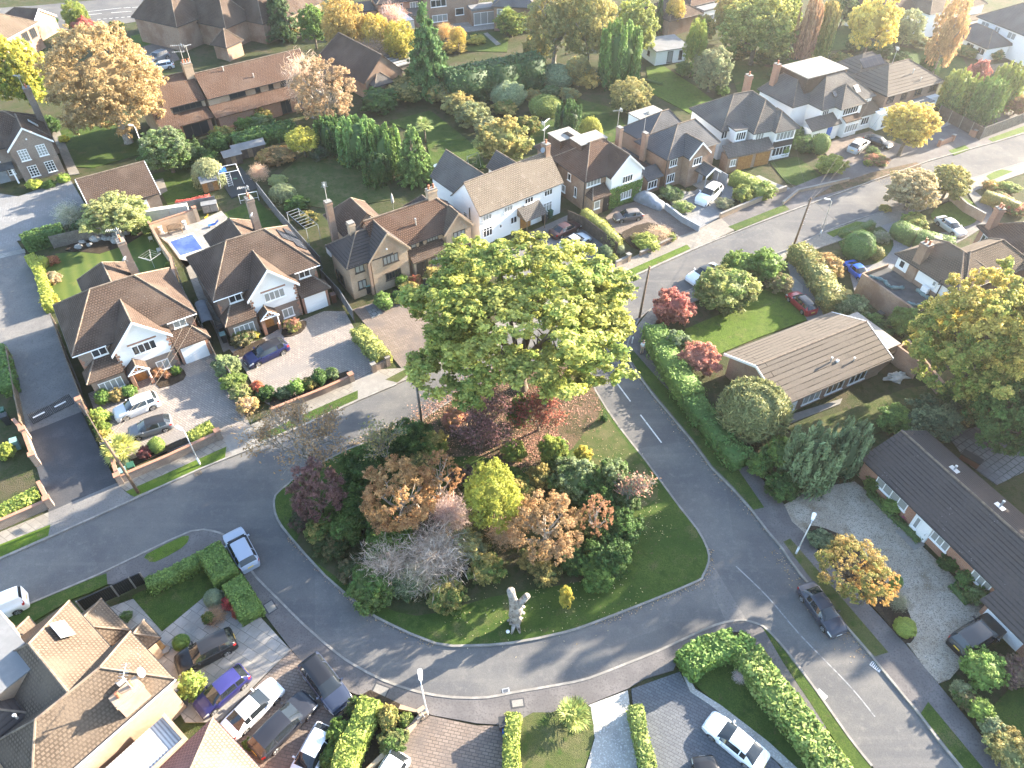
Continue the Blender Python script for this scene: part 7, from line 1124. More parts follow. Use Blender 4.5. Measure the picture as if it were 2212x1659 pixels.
for a in [('bush',790,1010,120,3.2,Gd,Gm,'dark green bushes beside the thin bare tree'),('bush',880,945,110,3.0,Gd,Gm,'dark bush left of the grey pole'),('bush',935,962,75,2.6,Gl,Oc,'olive and orange bush just below the grey pole'),('bush',1122,888,62,4.2,Gl,Gm,'bright ivy green bush left of the red tree'),('bush',1110,975,62,2.2,Gy,Gl,'yellow green low bush below the ivy bush'),('bush',1196,975,72,3.6,Gy,Gl,'lime green bush in the clearing by the oak'),('bush',1258,985,45,2.4,Gy,Yl,'small pale yellow sapling bush near the dry grass'),('bush',1245,1040,120,3.6,Gm,Pg,'dense mid green bushes in the island centre right'),('bush',1320,1030,85,4.2,Gm,Pg,'tall pale tipped green bush near the road side'),('bush',1290,1075,110,3.0,Gd,Gm,'dark evergreen bush behind the small rusty tree'),('bush',1340,1140,105,3.0,Gd,Gm,'dark green thicket under the grey twigged tree'),('bush',1310,1195,115,2.6,Gm,Gd,'mid green yew like bush at the island corner grass'),('bush',1240,1205,90,2.0,Gd,Gm,'low dark bush under the tan orange tree'),('bush',1170,1035,70,2.6,Gd,Oc,'shaded bush between the yellow and lime bushes'),
 ('bush',740,1130,110,2.6,(.06,.09,.02),Gm,'olive green bush below the maroon tree'),('bush',770,1085,95,3.2,Gd,Gm,'dark bush between maroon and orange trees'),('bush',715,1180,80,1.6,Gd,(.09,.07,.03),'low brambles along the crescent side of the island'),('twigs',840,1215,130,3.0,(.36,.3,.25),(.26,.2,.15),'pale twiggy thicket left of the grey thicket'),('twigs',940,1200,170,3.6,(.36,.31,.27),(.22,.17,.13),'large grey twiggy thicket above the crescent'),('twigs',970,1110,95,3.6,(.38,.3,.27),(.3,.22,.2),'pinkish grey twigs between orange and yellow trees'),('bush',835,1185,100,2.6,Gm,Gl,'bright green bush in the pale twiggy thicket'),('bush',870,1170,70,2.8,Gl,Gm,'ivy clad bush below the large orange tree'),('bush',1010,1180,90,3.0,Oc,Pg,'olive brown bush left of the dead trunk'),('bush',1050,1230,85,2.4,Gm,Oc,'green and russet bush beside the dead trunk'),('bush',965,1285,95,2.0,Gm,Oc,'low green bush on the grass left of the dead trunk'),('bush',800,1270,120,2.2,(.07,.10,.025),Gm,'mossy green bush at the crescent kerb'),('bush',880,1260,90,2.0,Gd,Pg,'shaded bush behind the mossy bush'),('bush',1222,1292,34,3.0,Yl,Gy,'small bright yellow sapling on the island grass'),('twigs',1090,1150,80,2.8,(.3,.24,.19),Br,'brown twigs below the yellow green tree'),('hardbush',1305,903,18,1.0,Gm,Gd,'tiny shrub alone on the dry grass'),('bush',920,1130,80,1.9,Gd,Mr,'shaded undergrowth bush under the orange tree'),('bush',1150,1210,70,1.8,Gd,Oc,'shaded brambles right of the dead trunk top'),('bush',1030,925,80,1.6,Mr,Ta,'low reddish bush in the leaf litter'),('bush',985,905,70,1.5,Br,Pk,'leafy brown scrub on the road edge of the island'),('bush',760,1230,70,1.4,Gd,(.1,.08,.04),'low weeds at the crescent edge below the olive bush'),('bush',1265,1130,80,2.4,Gm,Oc,'mid green bush between the tan and rusty trees'),('bush',1215,1010,75,2.6,(.07,.1,.03),Gm,'olive bush below the lime bush'),('bush',905,1010,80,2.4,Gd,Oc,'shaded brown green bush right of the thin bare tree'),('bush',1000,1040,80,2.2,Gd,Mr,'dark scrub between the orange and yellow green trees'),('bush',1130,1060,70,2.2,Gm,Oc,'green scrub above the tan orange tree'),('bush',1350,1080,70,2.4,Gm,Pg,'leafy bush below the grey twigged tree'),('bush',1290,1240,90,1.8,Gm,Gl,'bright low bush at the grass corner of the island'),('bush',1180,1240,70,1.6,Gd,Oc,'low russet scrub right of the dead trunk'),('twigs',900,1250,90,2.4,(.33,.28,.23),Pg,'grey twigs beside the mossy bush'),('bush',690,1150,70,1.8,Gm,Oc,'weedy bush under the maroon tree'),('bush',820,1130,80,2.4,Gm,Gd,'green bush between the maroon and orange trees'),('bush',655,1125,70,1.5,Mr,Gd,'low dark brambles at the west kerb of the island')]: S(*a, seed=len(a[7]) % 3)
# far and back garden trees
far = 'trees in the back gardens'
F = lambda *a, **k: tree(*a, group=far, **k)
F('fluffy',228,180,272,17,(.205,.145,.065),(.28,.205,.095),'enormous golden brown plane tree beside the brown flats',zb=.06,seed=1,bark='bark_pale'); F('round',42,158,125,13,(.10,.15,.02),(.36,.31,.04),'yellow topped green tree at the left edge behind the sash window house',zb=.1,seed=2); F('fluffy',163,38,58,7,Gl,Gy,'pale green upright tree by the far road',zb=.05,seed=3); F('bush',178,58,50,4.5,Pk,Re,'red tinted bush tree touching the golden brown plane tree',zb=.1,seed=1); F('round',357,322,125,6.5,Gm,Pg,'pale green rounded tree behind the brown garage',zb=.1,seed=4); F('round',243,462,155,5.5,(.14,.17,.05),(.25,.25,.1),'broad pale green garden tree over the rockery',zb=.3,seed=5,bark='bark_pale')
F('sparse',700,200,140,11,(.23,.17,.1),(.26,.17,.09),'half bare brownish tree hiding the end of the flats',zb=.05,seed=6,bark='bark_pale'); F('twigs',660,180,90,10,(.36,.3,.26),Ta,'bare grey tree beside the half bare brownish tree',zb=.1,seed=1,bark='bark_pale'); F('fluffy',742,55,100,12,Oc,Go,'golden green birch behind the brown hall',zb=.08,seed=4); F('round',675,55,70,8,Gm,Gl,'dark green ivy tree left of the golden birch',zb=.05,seed=6); F('fluffy',815,78,85,9,Oc,Yl,'golden leaved tree in front of the orange brick house',zb=.1,seed=5); F('fluffy',865,92,80,8.5,Gy,Yl,'yellow green rounded tree beside the pink grey bare tree',zb=.08,seed=6); F('twigs',850,40,62,6,(.42,.27,.25),Ta,'pinkish grey bare tree by the conservatory',zb=.1,seed=2,bark='bark_pale'); F('twigs',805,115,80,6,(.3,.25,.22),Ta,'grey twiggy tree in shade behind the brown hall',zb=.05,seed=3)
F('conifer',922,108,118,15,(.03,.065,.022),(.07,.13,.04),'tall dark pointed conifer on the far garden line',zb=.02,seed=1); F('fluffy',990,78,40,5,Yl,Go,'small bright yellow tree by the far terrace',zb=.3,seed=7); F('twigs',962,70,40,4.5,Br,Go,'small russet bare tree beside the bright yellow tree',zb=.2,seed=4)
F('fluffy',1200,45,140,14,(.13,.15,.06),Oc,'large grey green birch cluster at the top centre',zb=.05,seed=8,bark='bark_pale'); F('fluffy',1275,55,120,14,(.11,.13,.05),(.3,.25,.08),'large mottled birch right of the grey green cluster',zb=.05,seed=9,bark='bark_pale'); F('round',1370,62,115,11,(.16,.19,.06),Gy,'pale green rounded tree left of the garden studio',zb=.05,seed=7); F('plume',1340,115,108,11,(.045,.10,.025),(.11,.17,.035),'large round bright conifer by the garden studio',zb=.02,seed=2); F('fluffy',1502,98,52,10,Gl,Gy,'slender yellow green birch in front of the garden studio',zb=.1,seed=10); F('round',1540,150,88,7.5,Pg,(.24,.22,.11),'grey green rounded tree on the lawn edge right of the slender birch',zb=.03,seed=8); F('fluffy',1250,150,60,5.5,Oc,Pg,'feathery grey shrub tree under the birch cluster',zb=.05,seed=3)
F('round',1640,55,175,13,(.12,.16,.04),(.24,.23,.06),'very broad green tree at the top right of centre',zb=.05,seed=9); F('plume',1745,60,60,12,(.25,.13,.085),(.3,.19,.1),'red brown conifer with bare lower trunks',zb=.15,seed=3); F('plume',1785,60,50,11,Gl,Oc,'green conifer beside the red brown conifer',zb=.1,seed=4); F('round',1700,40,62,11,Gl,Gy,'yellow green tree left of the red brown conifer',zb=.05,seed=10); F('round',1888,52,112,11.5,(.35,.29,.05),(.4,.33,.08),'big golden yellow maple in the far back garden',zb=.08,seed=11); F('fluffy',1960,58,80,7,Pg,(.24,.24,.12),'pale grey green willow right of the golden maple',zb=.02,seed=11); F('fluffy',2048,75,75,14,(.30,.185,.085),(.34,.245,.11),'tall orange birch at the far right',zb=.03,seed=12,bark='bark_pale'); F('conifer',2010,130,55,5,Gd,Gm,'short dark conifer at the foot of the orange birch',zb=.02,seed=2)
F('plume',2075,195,90,6.5,(.07,.13,.03),Gy,'broad green conifer behind the dark fence panels',zb=.02,seed=5); F('plume',2135,215,80,7,(.06,.115,.03),Gl,'pointed green conifer right of the broad one',zb=.02,seed=6); F('round',2112,165,50,6.5,(.22,.07,.07),Pk,'dark red tree behind the conifer screen',zb=.1,seed=1); F('plume',2175,185,80,7.5,Gl,Gy,'pale green conifer at the right end of the screen',zb=.02,seed=7); F('bush',2200,225,60,3.5,(.25,.1,.06),Oc,'russet shrub at the right edge of the screen',zb=.02,seed=2); F('fluffy',1460,20,45,7,Yl,Oc,'small yellow tree by the low dark roofed house',zb=.25,seed=13); F('conifer',1425,25,26,8,Gd,Gm,'narrow dark cypress by the low dark roofed house',zb=.02,seed=3); F('round',1520,60,60,5.5,Gm,Oc,'dark tree behind the garden studio',zb=.05,seed=2); F('round',1580,25,80,9,(.2,.2,.06),Go,'golden green tree on the far row',zb=.05,seed=3); F('fluffy',1145,20,60,6,Oc,Yl,'yellowish tree beside the far palm',zb=.05,seed=4); F('round',1105,50,80,5,Gm,Gy,'green garden tree on the far lawn',zb=.03,seed=4); F('round',1825,20,60,7,Pg,Gm,'grey green tree behind the golden maple',zb=.05,seed=5); F('conifer',600,18,90,11,Gd,(.05,.08,.03),'large dark clipped yew behind the flats lawn',zb=.02,seed=4); F('round',530,5,80,9,Gd,Gm,'dark hedge tree at the top left',zb=.02,seed=5)
F('conifer',893,330,98,8.2,(.055,.105,.03),(.12,.18,.045),'tall bright green conifer behind the white house',zb=.02,seed=5); F('plume',838,318,90,6.5,(.05,.10,.026),(.11,.17,.035),'green conifer left of the tall bright conifer',zb=.02,seed=8); F('plume',775,300,110,7,(.05,.10,.03),(.10,.17,.04),'plumed leylandii on the back lawn corner',zb=.02,seed=9); F('plume',718,290,90,5.5,(.03,.065,.022),Gm,'darker low conifer left of the leylandii',zb=.02,seed=10); F('plume',812,365,70,4.5,Gm,(.03,.06,.02),'lower conifer skirt beside the back lawn',zb=.02,seed=2); F('fluffy',653,302,76,4.6,(.42,.38,.06),Gy,'small lemon yellow tree on the back lawn',zb=.2,seed=2)
F('bush',1085,306,128,6.4,(.15,.17,.05),Oc,'golden tipped rounded tree behind the white house',zb=.0,seed=1,trunk=False); F('fluffy',1363,208,96,5.8,(.10,.12,.04),(.3,.25,.09),'weeping golden tree on the studio lawn',zb=.0,seed=1); F('plume',1228,258,75,5.6,Bg,Gm,'dark ivy covered tree behind the red brown roof',zb=.0,seed=1); F('weep',1275,285,55,4.4,(.33,.3,.06),Gy,'yellow ivy stump right of the dark ivy tree',zb=.0,seed=2); F('weep',448,372,70,3.6,Pg,(.24,.24,.12),'silvery drooping tree beside the climbing frame',zb=.0,seed=3)
F('round',1968,268,132,8.2,(.34,.255,.045),(.36,.29,.06),'yellow street maple on the leafy verge',zb=.2,seed=12); F('round',1972,412,122,5.6,(.2,.17,.08),(.3,.24,.13),'brownish rounded tree on the hedge at the main road',zb=.05,seed=13); F('round',2052,392,95,5.2,(.13,.15,.05),(.28,.24,.07),'olive tree right of the brownish rounded tree',zb=.05,seed=14)
F('oak',2130,735,300,15,(.10,.14,.025),(.34,.27,.06),'large green and amber tree at the right edge behind the bungalows',zb=.1,seed=3); F('round',2190,890,190,9,(.04,.085,.022),Gm,'deep green tree at the right edge below the amber tree',zb=.03,seed=14); F('round',2140,880,140,5,(.045,.085,.025),Oc,'shaded green tree over the dark patio end',zb=.02,seed=2)
F('sparse',1845,1228,162,5.2,(.12,.14,.03),(.26,.17,.05),'green and orange street maple by the side road',zb=.28,seed=15); F('thin',1890,1262,110,4.6,(.36,.19,.04),(.3,.2,.05),'orange tipped outer boughs maple overhanging the gravel bed',zb=.35,seed=2)
# trees out of the frame on the sunward side that throw the long shade over the crescent and the side road
for i, (x, y, h, R) in enumerate([(63,52,17,8),(72,38,16,8),(76,64,18,9),(60,22,15,8),(88,50,19,9),(70,12,15,8),(84,28,17,9),(98,75,17,9),(55,5,13,7),(90,10,17,9)]): tree('round', 0, 0, 0, h, Gm, Oc, 'tall broad tree beyond the bungalows right of the view', xy=(x, y), rx=R, seed=20+i % 3, group='tall trees beyond the bungalows', zb=.12)
# shrubs
def SH(rows, group=None):
    for i, a in enumerate(rows): shrub(*a, group=group, seed=i % 3)
SH([('spiky',1125,160,72,3.0,(.115,.15,.08),(.2,.235,.13),'clipped round grey green bush, left of the back pair'),('spiky',1207,165,72,3.0,(.115,.15,.08),(.2,.235,.13),'clipped round grey green bush, right of the back pair'),('spiky',1098,205,74,3.4,(.12,.16,.08),(.21,.24,.13),'clipped round grey green bush nearest the white house lawn'),('spiky',1178,230,68,2.8,(.13,.17,.05),Gy,'round bright green bush in front of the clipped pair'),('bush',1266,172,62,3.2,(.36,.25,.06),Oc,'golden round bush beside the round conifer'),('bush',1150,205,40,1.8,Oc,Pg,'small tawny bush between the clipped bushes'),('bush',1048,170,75,3.0,(.1,.055,.045),Oc,'purplish brown bush under the tall hedge'),('bush',1090,235,60,2.4,Oc,Gm,'green tawny bush below the clipped bushes'),('bush',1140,270,60,2.6,Gm,Oc,'loose green bush on the middle lawn'),('bush',1320,160,60,3.2,Gm,Gd,'dark bush left of the studio lawn'),('bush',1230,205,50,2.4,Oc,Pg,'tawny bush behind the dark ivy covered tree'),('bush',1190,200,46,2.2,Pg,Gm,'grey bush filling the gap in the middle garden')], 'bushes in the middle back gardens')
SH([('bush',955,195,80,4.0,Pg,Oc,'grey green bush at the far end of the lawn bed'),('bush',985,222,75,3.6,(.2,.2,.08),Oc,'tawny green bush second along the lawn bed'),('bush',1020,248,85,3.6,(.22,.21,.075),Pg,'sunlit willowy bush third along the lawn bed'),('bush',1055,275,70,3.0,Pg,(.22,.2,.09),'willowy bush nearest the golden tipped tree')], 'bushes along the lawn bed')
SH([('hardbush',820,215,95,3.6,Gd,Gm,'dark broad bush below the hall roof'),('hardbush',880,195,100,3.8,Gd,Oc,'dark bush with tawny tips under the tall conifer'),('bush',850,175,60,3,Bg,Oc,'tawny topped bush by the ribbed store'),('bush',600,335,80,2.2,(.12,.1,.04),Br,'russet and green bush on the lawn edge'),('bush',572,340,40,2.2,Br,Oc,'russet bush by the long shed'),('twigs',560,375,45,2.4,(.35,.25,.2),Ta,'bare reddish shrub by the slate blue fence'),('weep',610,415,60,1.8,(.2,.22,.12),Pg,'silvery plant by the slate blue fence'),('bush',640,440,60,1.6,Gm,Gd,'ivy on the lawn side of the slate blue fence'),('bush',665,470,50,1.4,Gd,Oc,'low green plants behind the pergola frame'),('hardbush',690,330,45,2.2,(.05,.06,.04),Gd,'dark grey green bush by the back lawn'),('bush',745,345,40,1.5,Gl,Gy,'small lime bush at the lawn curve'),('bush',560,265,70,2.0,Gm,Pg,'soft green bush in front of the flats'),('bush',530,270,50,2.4,Gm,Gl,'leafy bush at the flats patio'),('hardbush',470,310,60,3.2,Gd,Gm,'dark bush below the flats corner'),('conifer',425,318,32,3.4,Pg,Gm,'small pale conifer by the flats corner'),('bush',480,290,60,2.5,Gm,Oc,'bush at the end of the flats hedge'),('bush',515,300,40,2,Gm,Gl,'young green bush behind the dark shed'),('spiky',600,390,40,1.2,Pg,Gy,'tufted grasses beside the slate blue fence'),('bush',1030,85,50,1.4,Gy,Yl,'yellowish low bush on the far lawn'),('spiky',1005,85,24,1.6,Gm,Pg,'spiky plant on the far lawn'),('bush',980,100,60,1.8,Oc,Yl,'golden low shrubs by the long hedge'),('bush',1160,100,70,4,Gm,Oc,'green shrub above the long hedge'),('bush',1560,195,36,1.6,Gl,Gm,'small round bush below the grey green tree'),('bush',1845,95,44,3.0,Gm,Pg,'grey bush under the golden maple'),('bush',1905,105,60,2.6,Pg,Gm,'low bush right of the golden maple'),('bush',1990,90,50,2.2,Oc,Pg,'tawny bush below the pale willow'),('bush',1690,120,60,2.6,Gm,Gl,'bush by the weathered fence'),('bush',1745,100,50,2.8,Gl,Gm,'bushy ivy below the red brown conifer'),('bush',2150,118,40,1.8,Gm,Oc,'small bush by the low curved bay house'),('hardbush',1670,160,30,1.6,Gd,Gm,'round dark bush on the far lawn'),('hardbush',1680,145,30,1.4,Gm,Gd,'round green bush beside the flat roof extension')], 'shrubs in the far gardens')
SH([('dome',1855,532,64,3.4,(.05,.105,.028),(.07,.13,.03),'tall clipped egg shaped shrub in the oval bed'),('dome',1893,547,34,1.5,(.055,.09,.02),Oc,'small clipped egg shaped shrub in the oval bed'),('bush',1905,512,44,1.2,Pg,(.2,.2,.15),'silvery low plants in the oval bed'),('bush',1455,662,96,4.2,(.23,.07,.06),(.31,.13,.09),'red leaved bush at the road corner'),('bush',1512,776,95,3.2,(.25,.09,.07),(.33,.16,.11),'red leaved bush by the ribbed bungalow gable'),('bush',1463,740,60,2.6,(.15,.19,.12),Gl,'grey green bush between the two red leaved bushes'),('bush',1562,622,150,4.4,(.08,.13,.025),(.2,.2,.06),'big rounded leafy bush hiding the white convertible'),('bush',1655,575,90,3.6,(.1,.16,.03),Gl,'light green bush right of the big leafy bush'),('bush',1685,612,60,2.2,(.2,.15,.08),Gl,'tawny bush by the cracked drive'),('bush',1595,570,90,3,(.12,.17,.03),Gl,'bright green bush on the road verge side'),('spiky',1628,888,148,5.0,(.085,.105,.04),(.2,.19,.07),'large round tufted conifer by the ribbed bungalow'),('plume',1755,990,140,6.2,(.06,.095,.04),(.12,.155,.07),'drooping grey green cypress, left of the pair by the gravel drive'),('plume',1830,968,100,6.4,(.06,.095,.045),(.12,.155,.075),'drooping grey green cypress, right of the pair by the gravel drive'),('bush',1690,985,90,3.6,(.05,.095,.03),Gl,'green bush left of the cypress pair'),('bush',1640,1005,60,2.4,(.06,.12,.03),Gl,'leafy hedge end bush beside the footway'),('bush',1690,1050,80,2.4,Gd,Gm,'low green bush at the gravel drive mouth'),('bush',1935,905,90,2.2,(.07,.13,.03),Gl,'bright hedge bush behind the dark bungalow'),('bush',2020,905,130,3.2,Bg,Pg,'grey green shrub mass behind the dark bungalow'),('bush',1985,920,80,2.4,(.05,.09,.05),Pg,'bluish bush at the dark bungalow gable'),('bush',2080,870,110,3.0,Gd,Gm,'deep green shrubs right of the grey green mass')], 'garden shrubs on the right side')
SH([('bush',1975,480,66,2.2,(.22,.2,.05),Gl,'golden green shrub on the square hedge'),('bush',1880,708,90,2.4,Gd,Gm,'dark ivy bush behind the ribbed bungalow'),('bush',1960,700,90,3.2,(.09,.14,.03),Gl,'green climber on the pinkish brick wall'),('bush',1840,668,90,2.8,Gd,Pg,'dark shrub below the tan hipped house drive'),('bush',1796,645,66,2.2,(.14,.17,.08),Oc,'silvery and gold shrub by the blue coupe'),('bush',1780,574,84,2.6,(.24,.19,.06),(.32,.18,.07),'golden and russet shrub beside the blue coupe'),('bush',2140,400,40,1.2,(.4,.2,.05),Gl,'flowering shrub at the far right corner'),('bush',2180,405,50,1.3,Gy,Gl,'lime round shrub at the far right corner'),('bush',2160,430,60,1.2,Gl,Pk,'low flowering bed plants at the far right'),('bush',2195,450,60,1.4,Re,Gm,'red flowering shrub at the right edge'),('spiky',2062,490,22,.9,(.2,.12,.1),Ta,'little round brown shrub by the silver saloon'),('bush',1912,450,28,.8,Oc,Gy,'small tawny shrub on the road verge')], 'front shrubs at the right')
SH([('bush',489,790,66,2.3,(.15,.19,.07),Pg,'pale leaved shrub at the boundary of the two front drives'),('bush',503,825,60,1.8,Gl,(.14,.17,.05),'bright green shrub below the pale leaved shrub'),('bush',520,850,50,1.6,(.24,.22,.1),Gl,'cream variegated shrub in the drive boundary bed'),('bush',532,875,52,1.8,(.36,.25,.17),Oc,'pinkish buff shrub in the drive boundary bed'),('bush',555,835,30,1.2,(.38,.1,.06),Ru,'small red shrub in the drive boundary bed'),('bush',575,850,44,1.3,Gd,Gm,'dark shrub behind the low front wall'),('hardbush',640,835,42,1.7,(.09,.15,.03),Gl,'round bright shrub behind the low front wall'),('bush',612,848,40,1.1,Gd,Pg,'low dark shrub beside the round bright one'),('hardbush',690,815,40,1.7,Gd,Gm,'round dark shrub behind the low front wall'),('bush',668,828,36,1.3,Gm,Oc,'small mixed shrub between the round shrubs'),('bush',715,808,36,1.2,Pg,Gm,'greyish shrub at the end of the low front wall'),
 ('hardbush',222,858,42,1.7,(.06,.12,.025),Gl,'glossy green shrub under the bay window'),('bush',252,853,38,1.5,(.22,.18,.08),Oc,'tawny shrub under the bay window'),('hardbush',278,845,34,1.4,(.07,.13,.03),Gl,'leafy green shrub by the porch'),('bush',340,806,28,1.2,(.25,.13,.08),Br,'coppery shrub in the small bed by the garage'),('bush',380,800,26,1.0,(.12,.17,.03),Gm,'small green shrub in the small bed by the garage'),('bush',362,810,20,.8,(.25,.12,.09),Br,'tiny red brown plant in the small bed'),('hardbush',214,900,50,1.6,Gy,Gl,'yellow green shrub above the palm'),('bush',222,925,40,1.3,(.14,.17,.03),Gl,'olive shrub just above the palm'),('bush',228,942,40,1.2,Gy,Oc,'golden shrub touching the palm'),('spiky',338,962,32,1.5,(.16,.2,.05),Gl,'tufted light green shrub by the palm bed wall'),('bush',313,977,34,1.3,(.17,.035,.03),Mr,'dark red shrub by the palm bed wall'),('bush',268,1003,36,.9,Gd,Pg,'low dark plants at the foot of the palm'),
 ('bush',525,728,58,1.6,(.19,.15,.08),Gm,'mixed flowering shrubs under the solar house bay'),('bush',548,722,26,1.1,Gy,Yl,'small yellow shrub beside the solar house porch'),('bush',630,703,44,1.1,(.12,.15,.03),Pk,'low pink flowering shrubs below the solar house window'),('hardbush',828,650,48,1.8,(.09,.14,.04),Gl,'bright rounded shrub in front of the buff brick house'),('hardbush',862,640,36,1.5,Gd,Gm,'dark rounded shrub in front of the buff brick house'),('bush',885,625,50,1.6,(.16,.17,.07),Oc,'pale twiggy shrub by the buff house steps'),('bush',898,608,34,1.6,(.2,.15,.05),Re,'red tipped shrub by the buff house path'),('bush',866,607,34,1.6,Gl,Gm,'green shrub against the buff brick wall'),('bush',938,595,50,2.2,(.13,.14,.05),Oc,'brownish bush beside the buff house door'),('spiky',1305,548,34,1.8,(.05,.09,.04),Pg,'spiky palm like shrub by the stone pier'),('hardbush',1325,560,26,1.2,(.13,.16,.03),Gy,'yellow green shrub by the stone pier'),('weep',1336,536,28,1.0,(.25,.27,.2),Pg,'silver plant by the brown fence end'),('hardbush',1398,522,66,1.5,(.16,.2,.03),Gy,'bright yellow green shrub in the slate bed'),('twigs',1425,505,60,1.6,(.33,.27,.2),Ta,'dry pale shrub in the slate bed'),('hardbush',1450,512,26,1.0,Gy,Gl,'small lime shrub at the end of the slate bed'),('bush',1376,512,30,.7,Oc,Pg,'low tawny plant in the slate bed'),
 ('bush',1606,418,52,2.4,(.10,.14,.04),Gy,'rounded leafy bush before the clipped hedge'),('bush',1655,412,54,2.2,(.18,.2,.05),Gl,'light green bush at the end of the clipped hedge'),('bush',1565,440,44,1.3,(.25,.22,.13),Pg,'pink and buff flowering bush at the grey paved drive'),('bush',1450,418,60,1.7,Pg,Gm,'grey green shrub along the grey boundary wall'),('bush',1475,447,50,1.4,(.26,.27,.13),Gl,'pale flowering shrub along the grey boundary wall'),('dome',1690,320,34,2.2,(.07,.12,.03),Gl,'round clipped bush by the corner bay'),('dome',1772,312,40,2.8,(.07,.12,.028),(.14,.17,.04),'domed clipped yew by the lawn'),('bush',1796,355,72,2.6,(.14,.17,.03),Gy,'yellow green rounded shrub at the lawn corner'),('bush',1715,290,44,2.8,Gm,Pg,'grey green shrub by the white house wall'),('bush',1735,310,60,2.6,Gd,Gm,'dark green bush behind the lawn'),('bush',1895,345,60,1.0,(.09,.13,.03),(.3,.12,.07),'oval bed of low shrubs by the street maple'),('bush',1875,352,22,.8,Gy,Gl,'small lime shrub in the oval bed by the street maple'),('bush',1885,325,30,1.2,Gl,Pg,'pale green shrub behind the silver hatchback'),
 ('hardbush',137,300,24,1.2,(.35,.36,.03),Yl,'bright yellow rounded shrub on the lawn by the golden tree'),('hardbush',74,398,38,1.4,(.22,.26,.03),Gy,'yellow green rounded shrub under the sash windows'),('hardbush',137,385,30,1.3,(.18,.23,.03),Gl,'light green rounded shrub at the corner of the sash window house'),('bush',105,398,34,1.0,Gm,Gd,'low shrub between the rounded shrubs'),('bush',112,563,32,1.0,(.25,.07,.04),Br,'red brown shrub at the end of the rockery'),('twigs',150,465,70,3.2,(.4,.36,.3),Pg,'bare silvery shrub above the hedge by the yard'),('bush',185,490,60,2.4,Gd,Pg,'dark shrub behind the rockery'),('bush',300,485,60,2.2,(.14,.19,.05),Gl,'leafy shrub beside the pool wall'),('bush',115,600,40,1.4,(.2,.2,.12),Ta,'silvery shrub along the lane hedge'),('bush',108,650,44,1.6,Yl,Gy,'bright yellow shrub at the corner of the lawn and lane'),('bush',368,575,24,1.2,Gl,Gy,'pale shrub by the washing line'),('bush',12,975,44,1.8,(.16,.2,.03),Gy,'yellow green bush left of the lane wall')], 'front garden shrubs')
SH([('spiky',461,1293,38,1.3,(.13,.17,.12),Pg,'silver green round shrub by the corner lawn'),('bush',497,1300,40,1.2,(.26,.035,.035),Re,'red japanese maple beside the clipped hedge'),('bush',515,1318,34,1.0,(.24,.04,.04),Ru,'smaller red maple beside the clipped hedge'),('twigs',465,1330,52,1.1,(.2,.15,.12),Br,'dry brown dome of twigs by the square pot'),('bush',272,1332,30,.9,Pg,Gm,'grey lavender clump on the patio'),('spiky',391,1387,34,.9,(.07,.13,.03),Gl,'fan shaped green plant in the patio bed'),('hardbush',412,1480,66,2.2,(.10,.155,.03),Gy,'round variegated shrub by the black four wheel drive'),('bush',537,1608,30,.7,Gm,Gl,'low strappy plant by the long black saloon'),('hardbush',838,1550,52,2.5,(.07,.10,.025),Oc,'lumpy dark golden conifer in the mixed hedge bed'),('bush',875,1555,36,1.3,(.2,.2,.07),Gl,'tawny shrub in the tip of the mixed hedge bed'),('bush',770,1530,50,1.6,(.12,.11,.05),Gm,'shaded brownish shrub in the mixed hedge bed'),('bush',735,1585,70,1.8,(.10,.155,.03),Gl,'leafy shrub at the drive side of the mixed hedge bed'),('bush',715,1640,60,1.6,(.09,.14,.03),Gm,'leafy shrub at the lower edge by the silver roofed hatchback'),('bush',850,1600,70,1.4,(.15,.15,.06),Gm,'tawny green shrub along the brick wall of the mixed hedge bed'),
 ('twigs',1597,1462,32,.7,(.5,.5,.5),(.3,.14,.12),'small white pebble mound with red plant on the hedged lawn'),('dome',1935,1260,26,1.4,(.10,.15,.03),Gl,'clipped round bush in the gravel bed'),('twigs',1940,1300,46,1.3,(.26,.22,.17),Pg,'grey twiggy dome in the gravel bed'),('dome',1955,1355,46,1.1,(.14,.18,.03),Gy,'yellow green clipped cushion at the tip of the gravel bed'),('bush',1775,1165,60,1.0,Bg,Pg,'bluish ground plants at the lamp end of the gravel bed'),('hardbush',1925,1092,46,1.3,(.08,.14,.03),Gl,'leafy shrub under the strip window of the dark bungalow'),('bush',1885,1045,40,1.4,Gm,Gl,'green shrub at the corner of the dark bungalow'),('bush',1961,1116,26,.9,(.28,.05,.16),Re,'purple and red flowers by the white porch'),('bush',2050,1215,50,1.2,Gd,Gm,'dark low shrub by the dark bungalow'),('hardbush',2085,1250,44,1.4,(.06,.11,.03),Gm,'round green shrub right of the porch'),('bush',2110,1285,50,1.7,(.11,.15,.07),Gm,'two tone shrub near the garage'),('hardbush',2125,1445,100,2.3,(.10,.16,.03),Gl,'big bright rounded shrub by the black four wheel drive'),('hardbush',2190,1450,80,2.1,(.12,.09,.05),Mr,'purple brown rounded shrub at the right edge'),('bush',2075,1490,50,1.2,(.2,.2,.1),Pg,'variegated shrub at the gravel drive edge'),('hardbush',2120,1535,62,1.6,(.13,.18,.03),Gl,'yellow green mound along the footway'),('hardbush',2145,1575,62,1.6,(.13,.15,.07),Pg,'grey green mound along the footway'),('bush',2090,1510,60,1.3,(.15,.11,.06),Gm,'brownish shrub along the footway'),('bush',2185,1625,110,2.0,(.13,.16,.06),Oc,'loose grey green shrub at the lower right corner')], 'near garden shrubs')
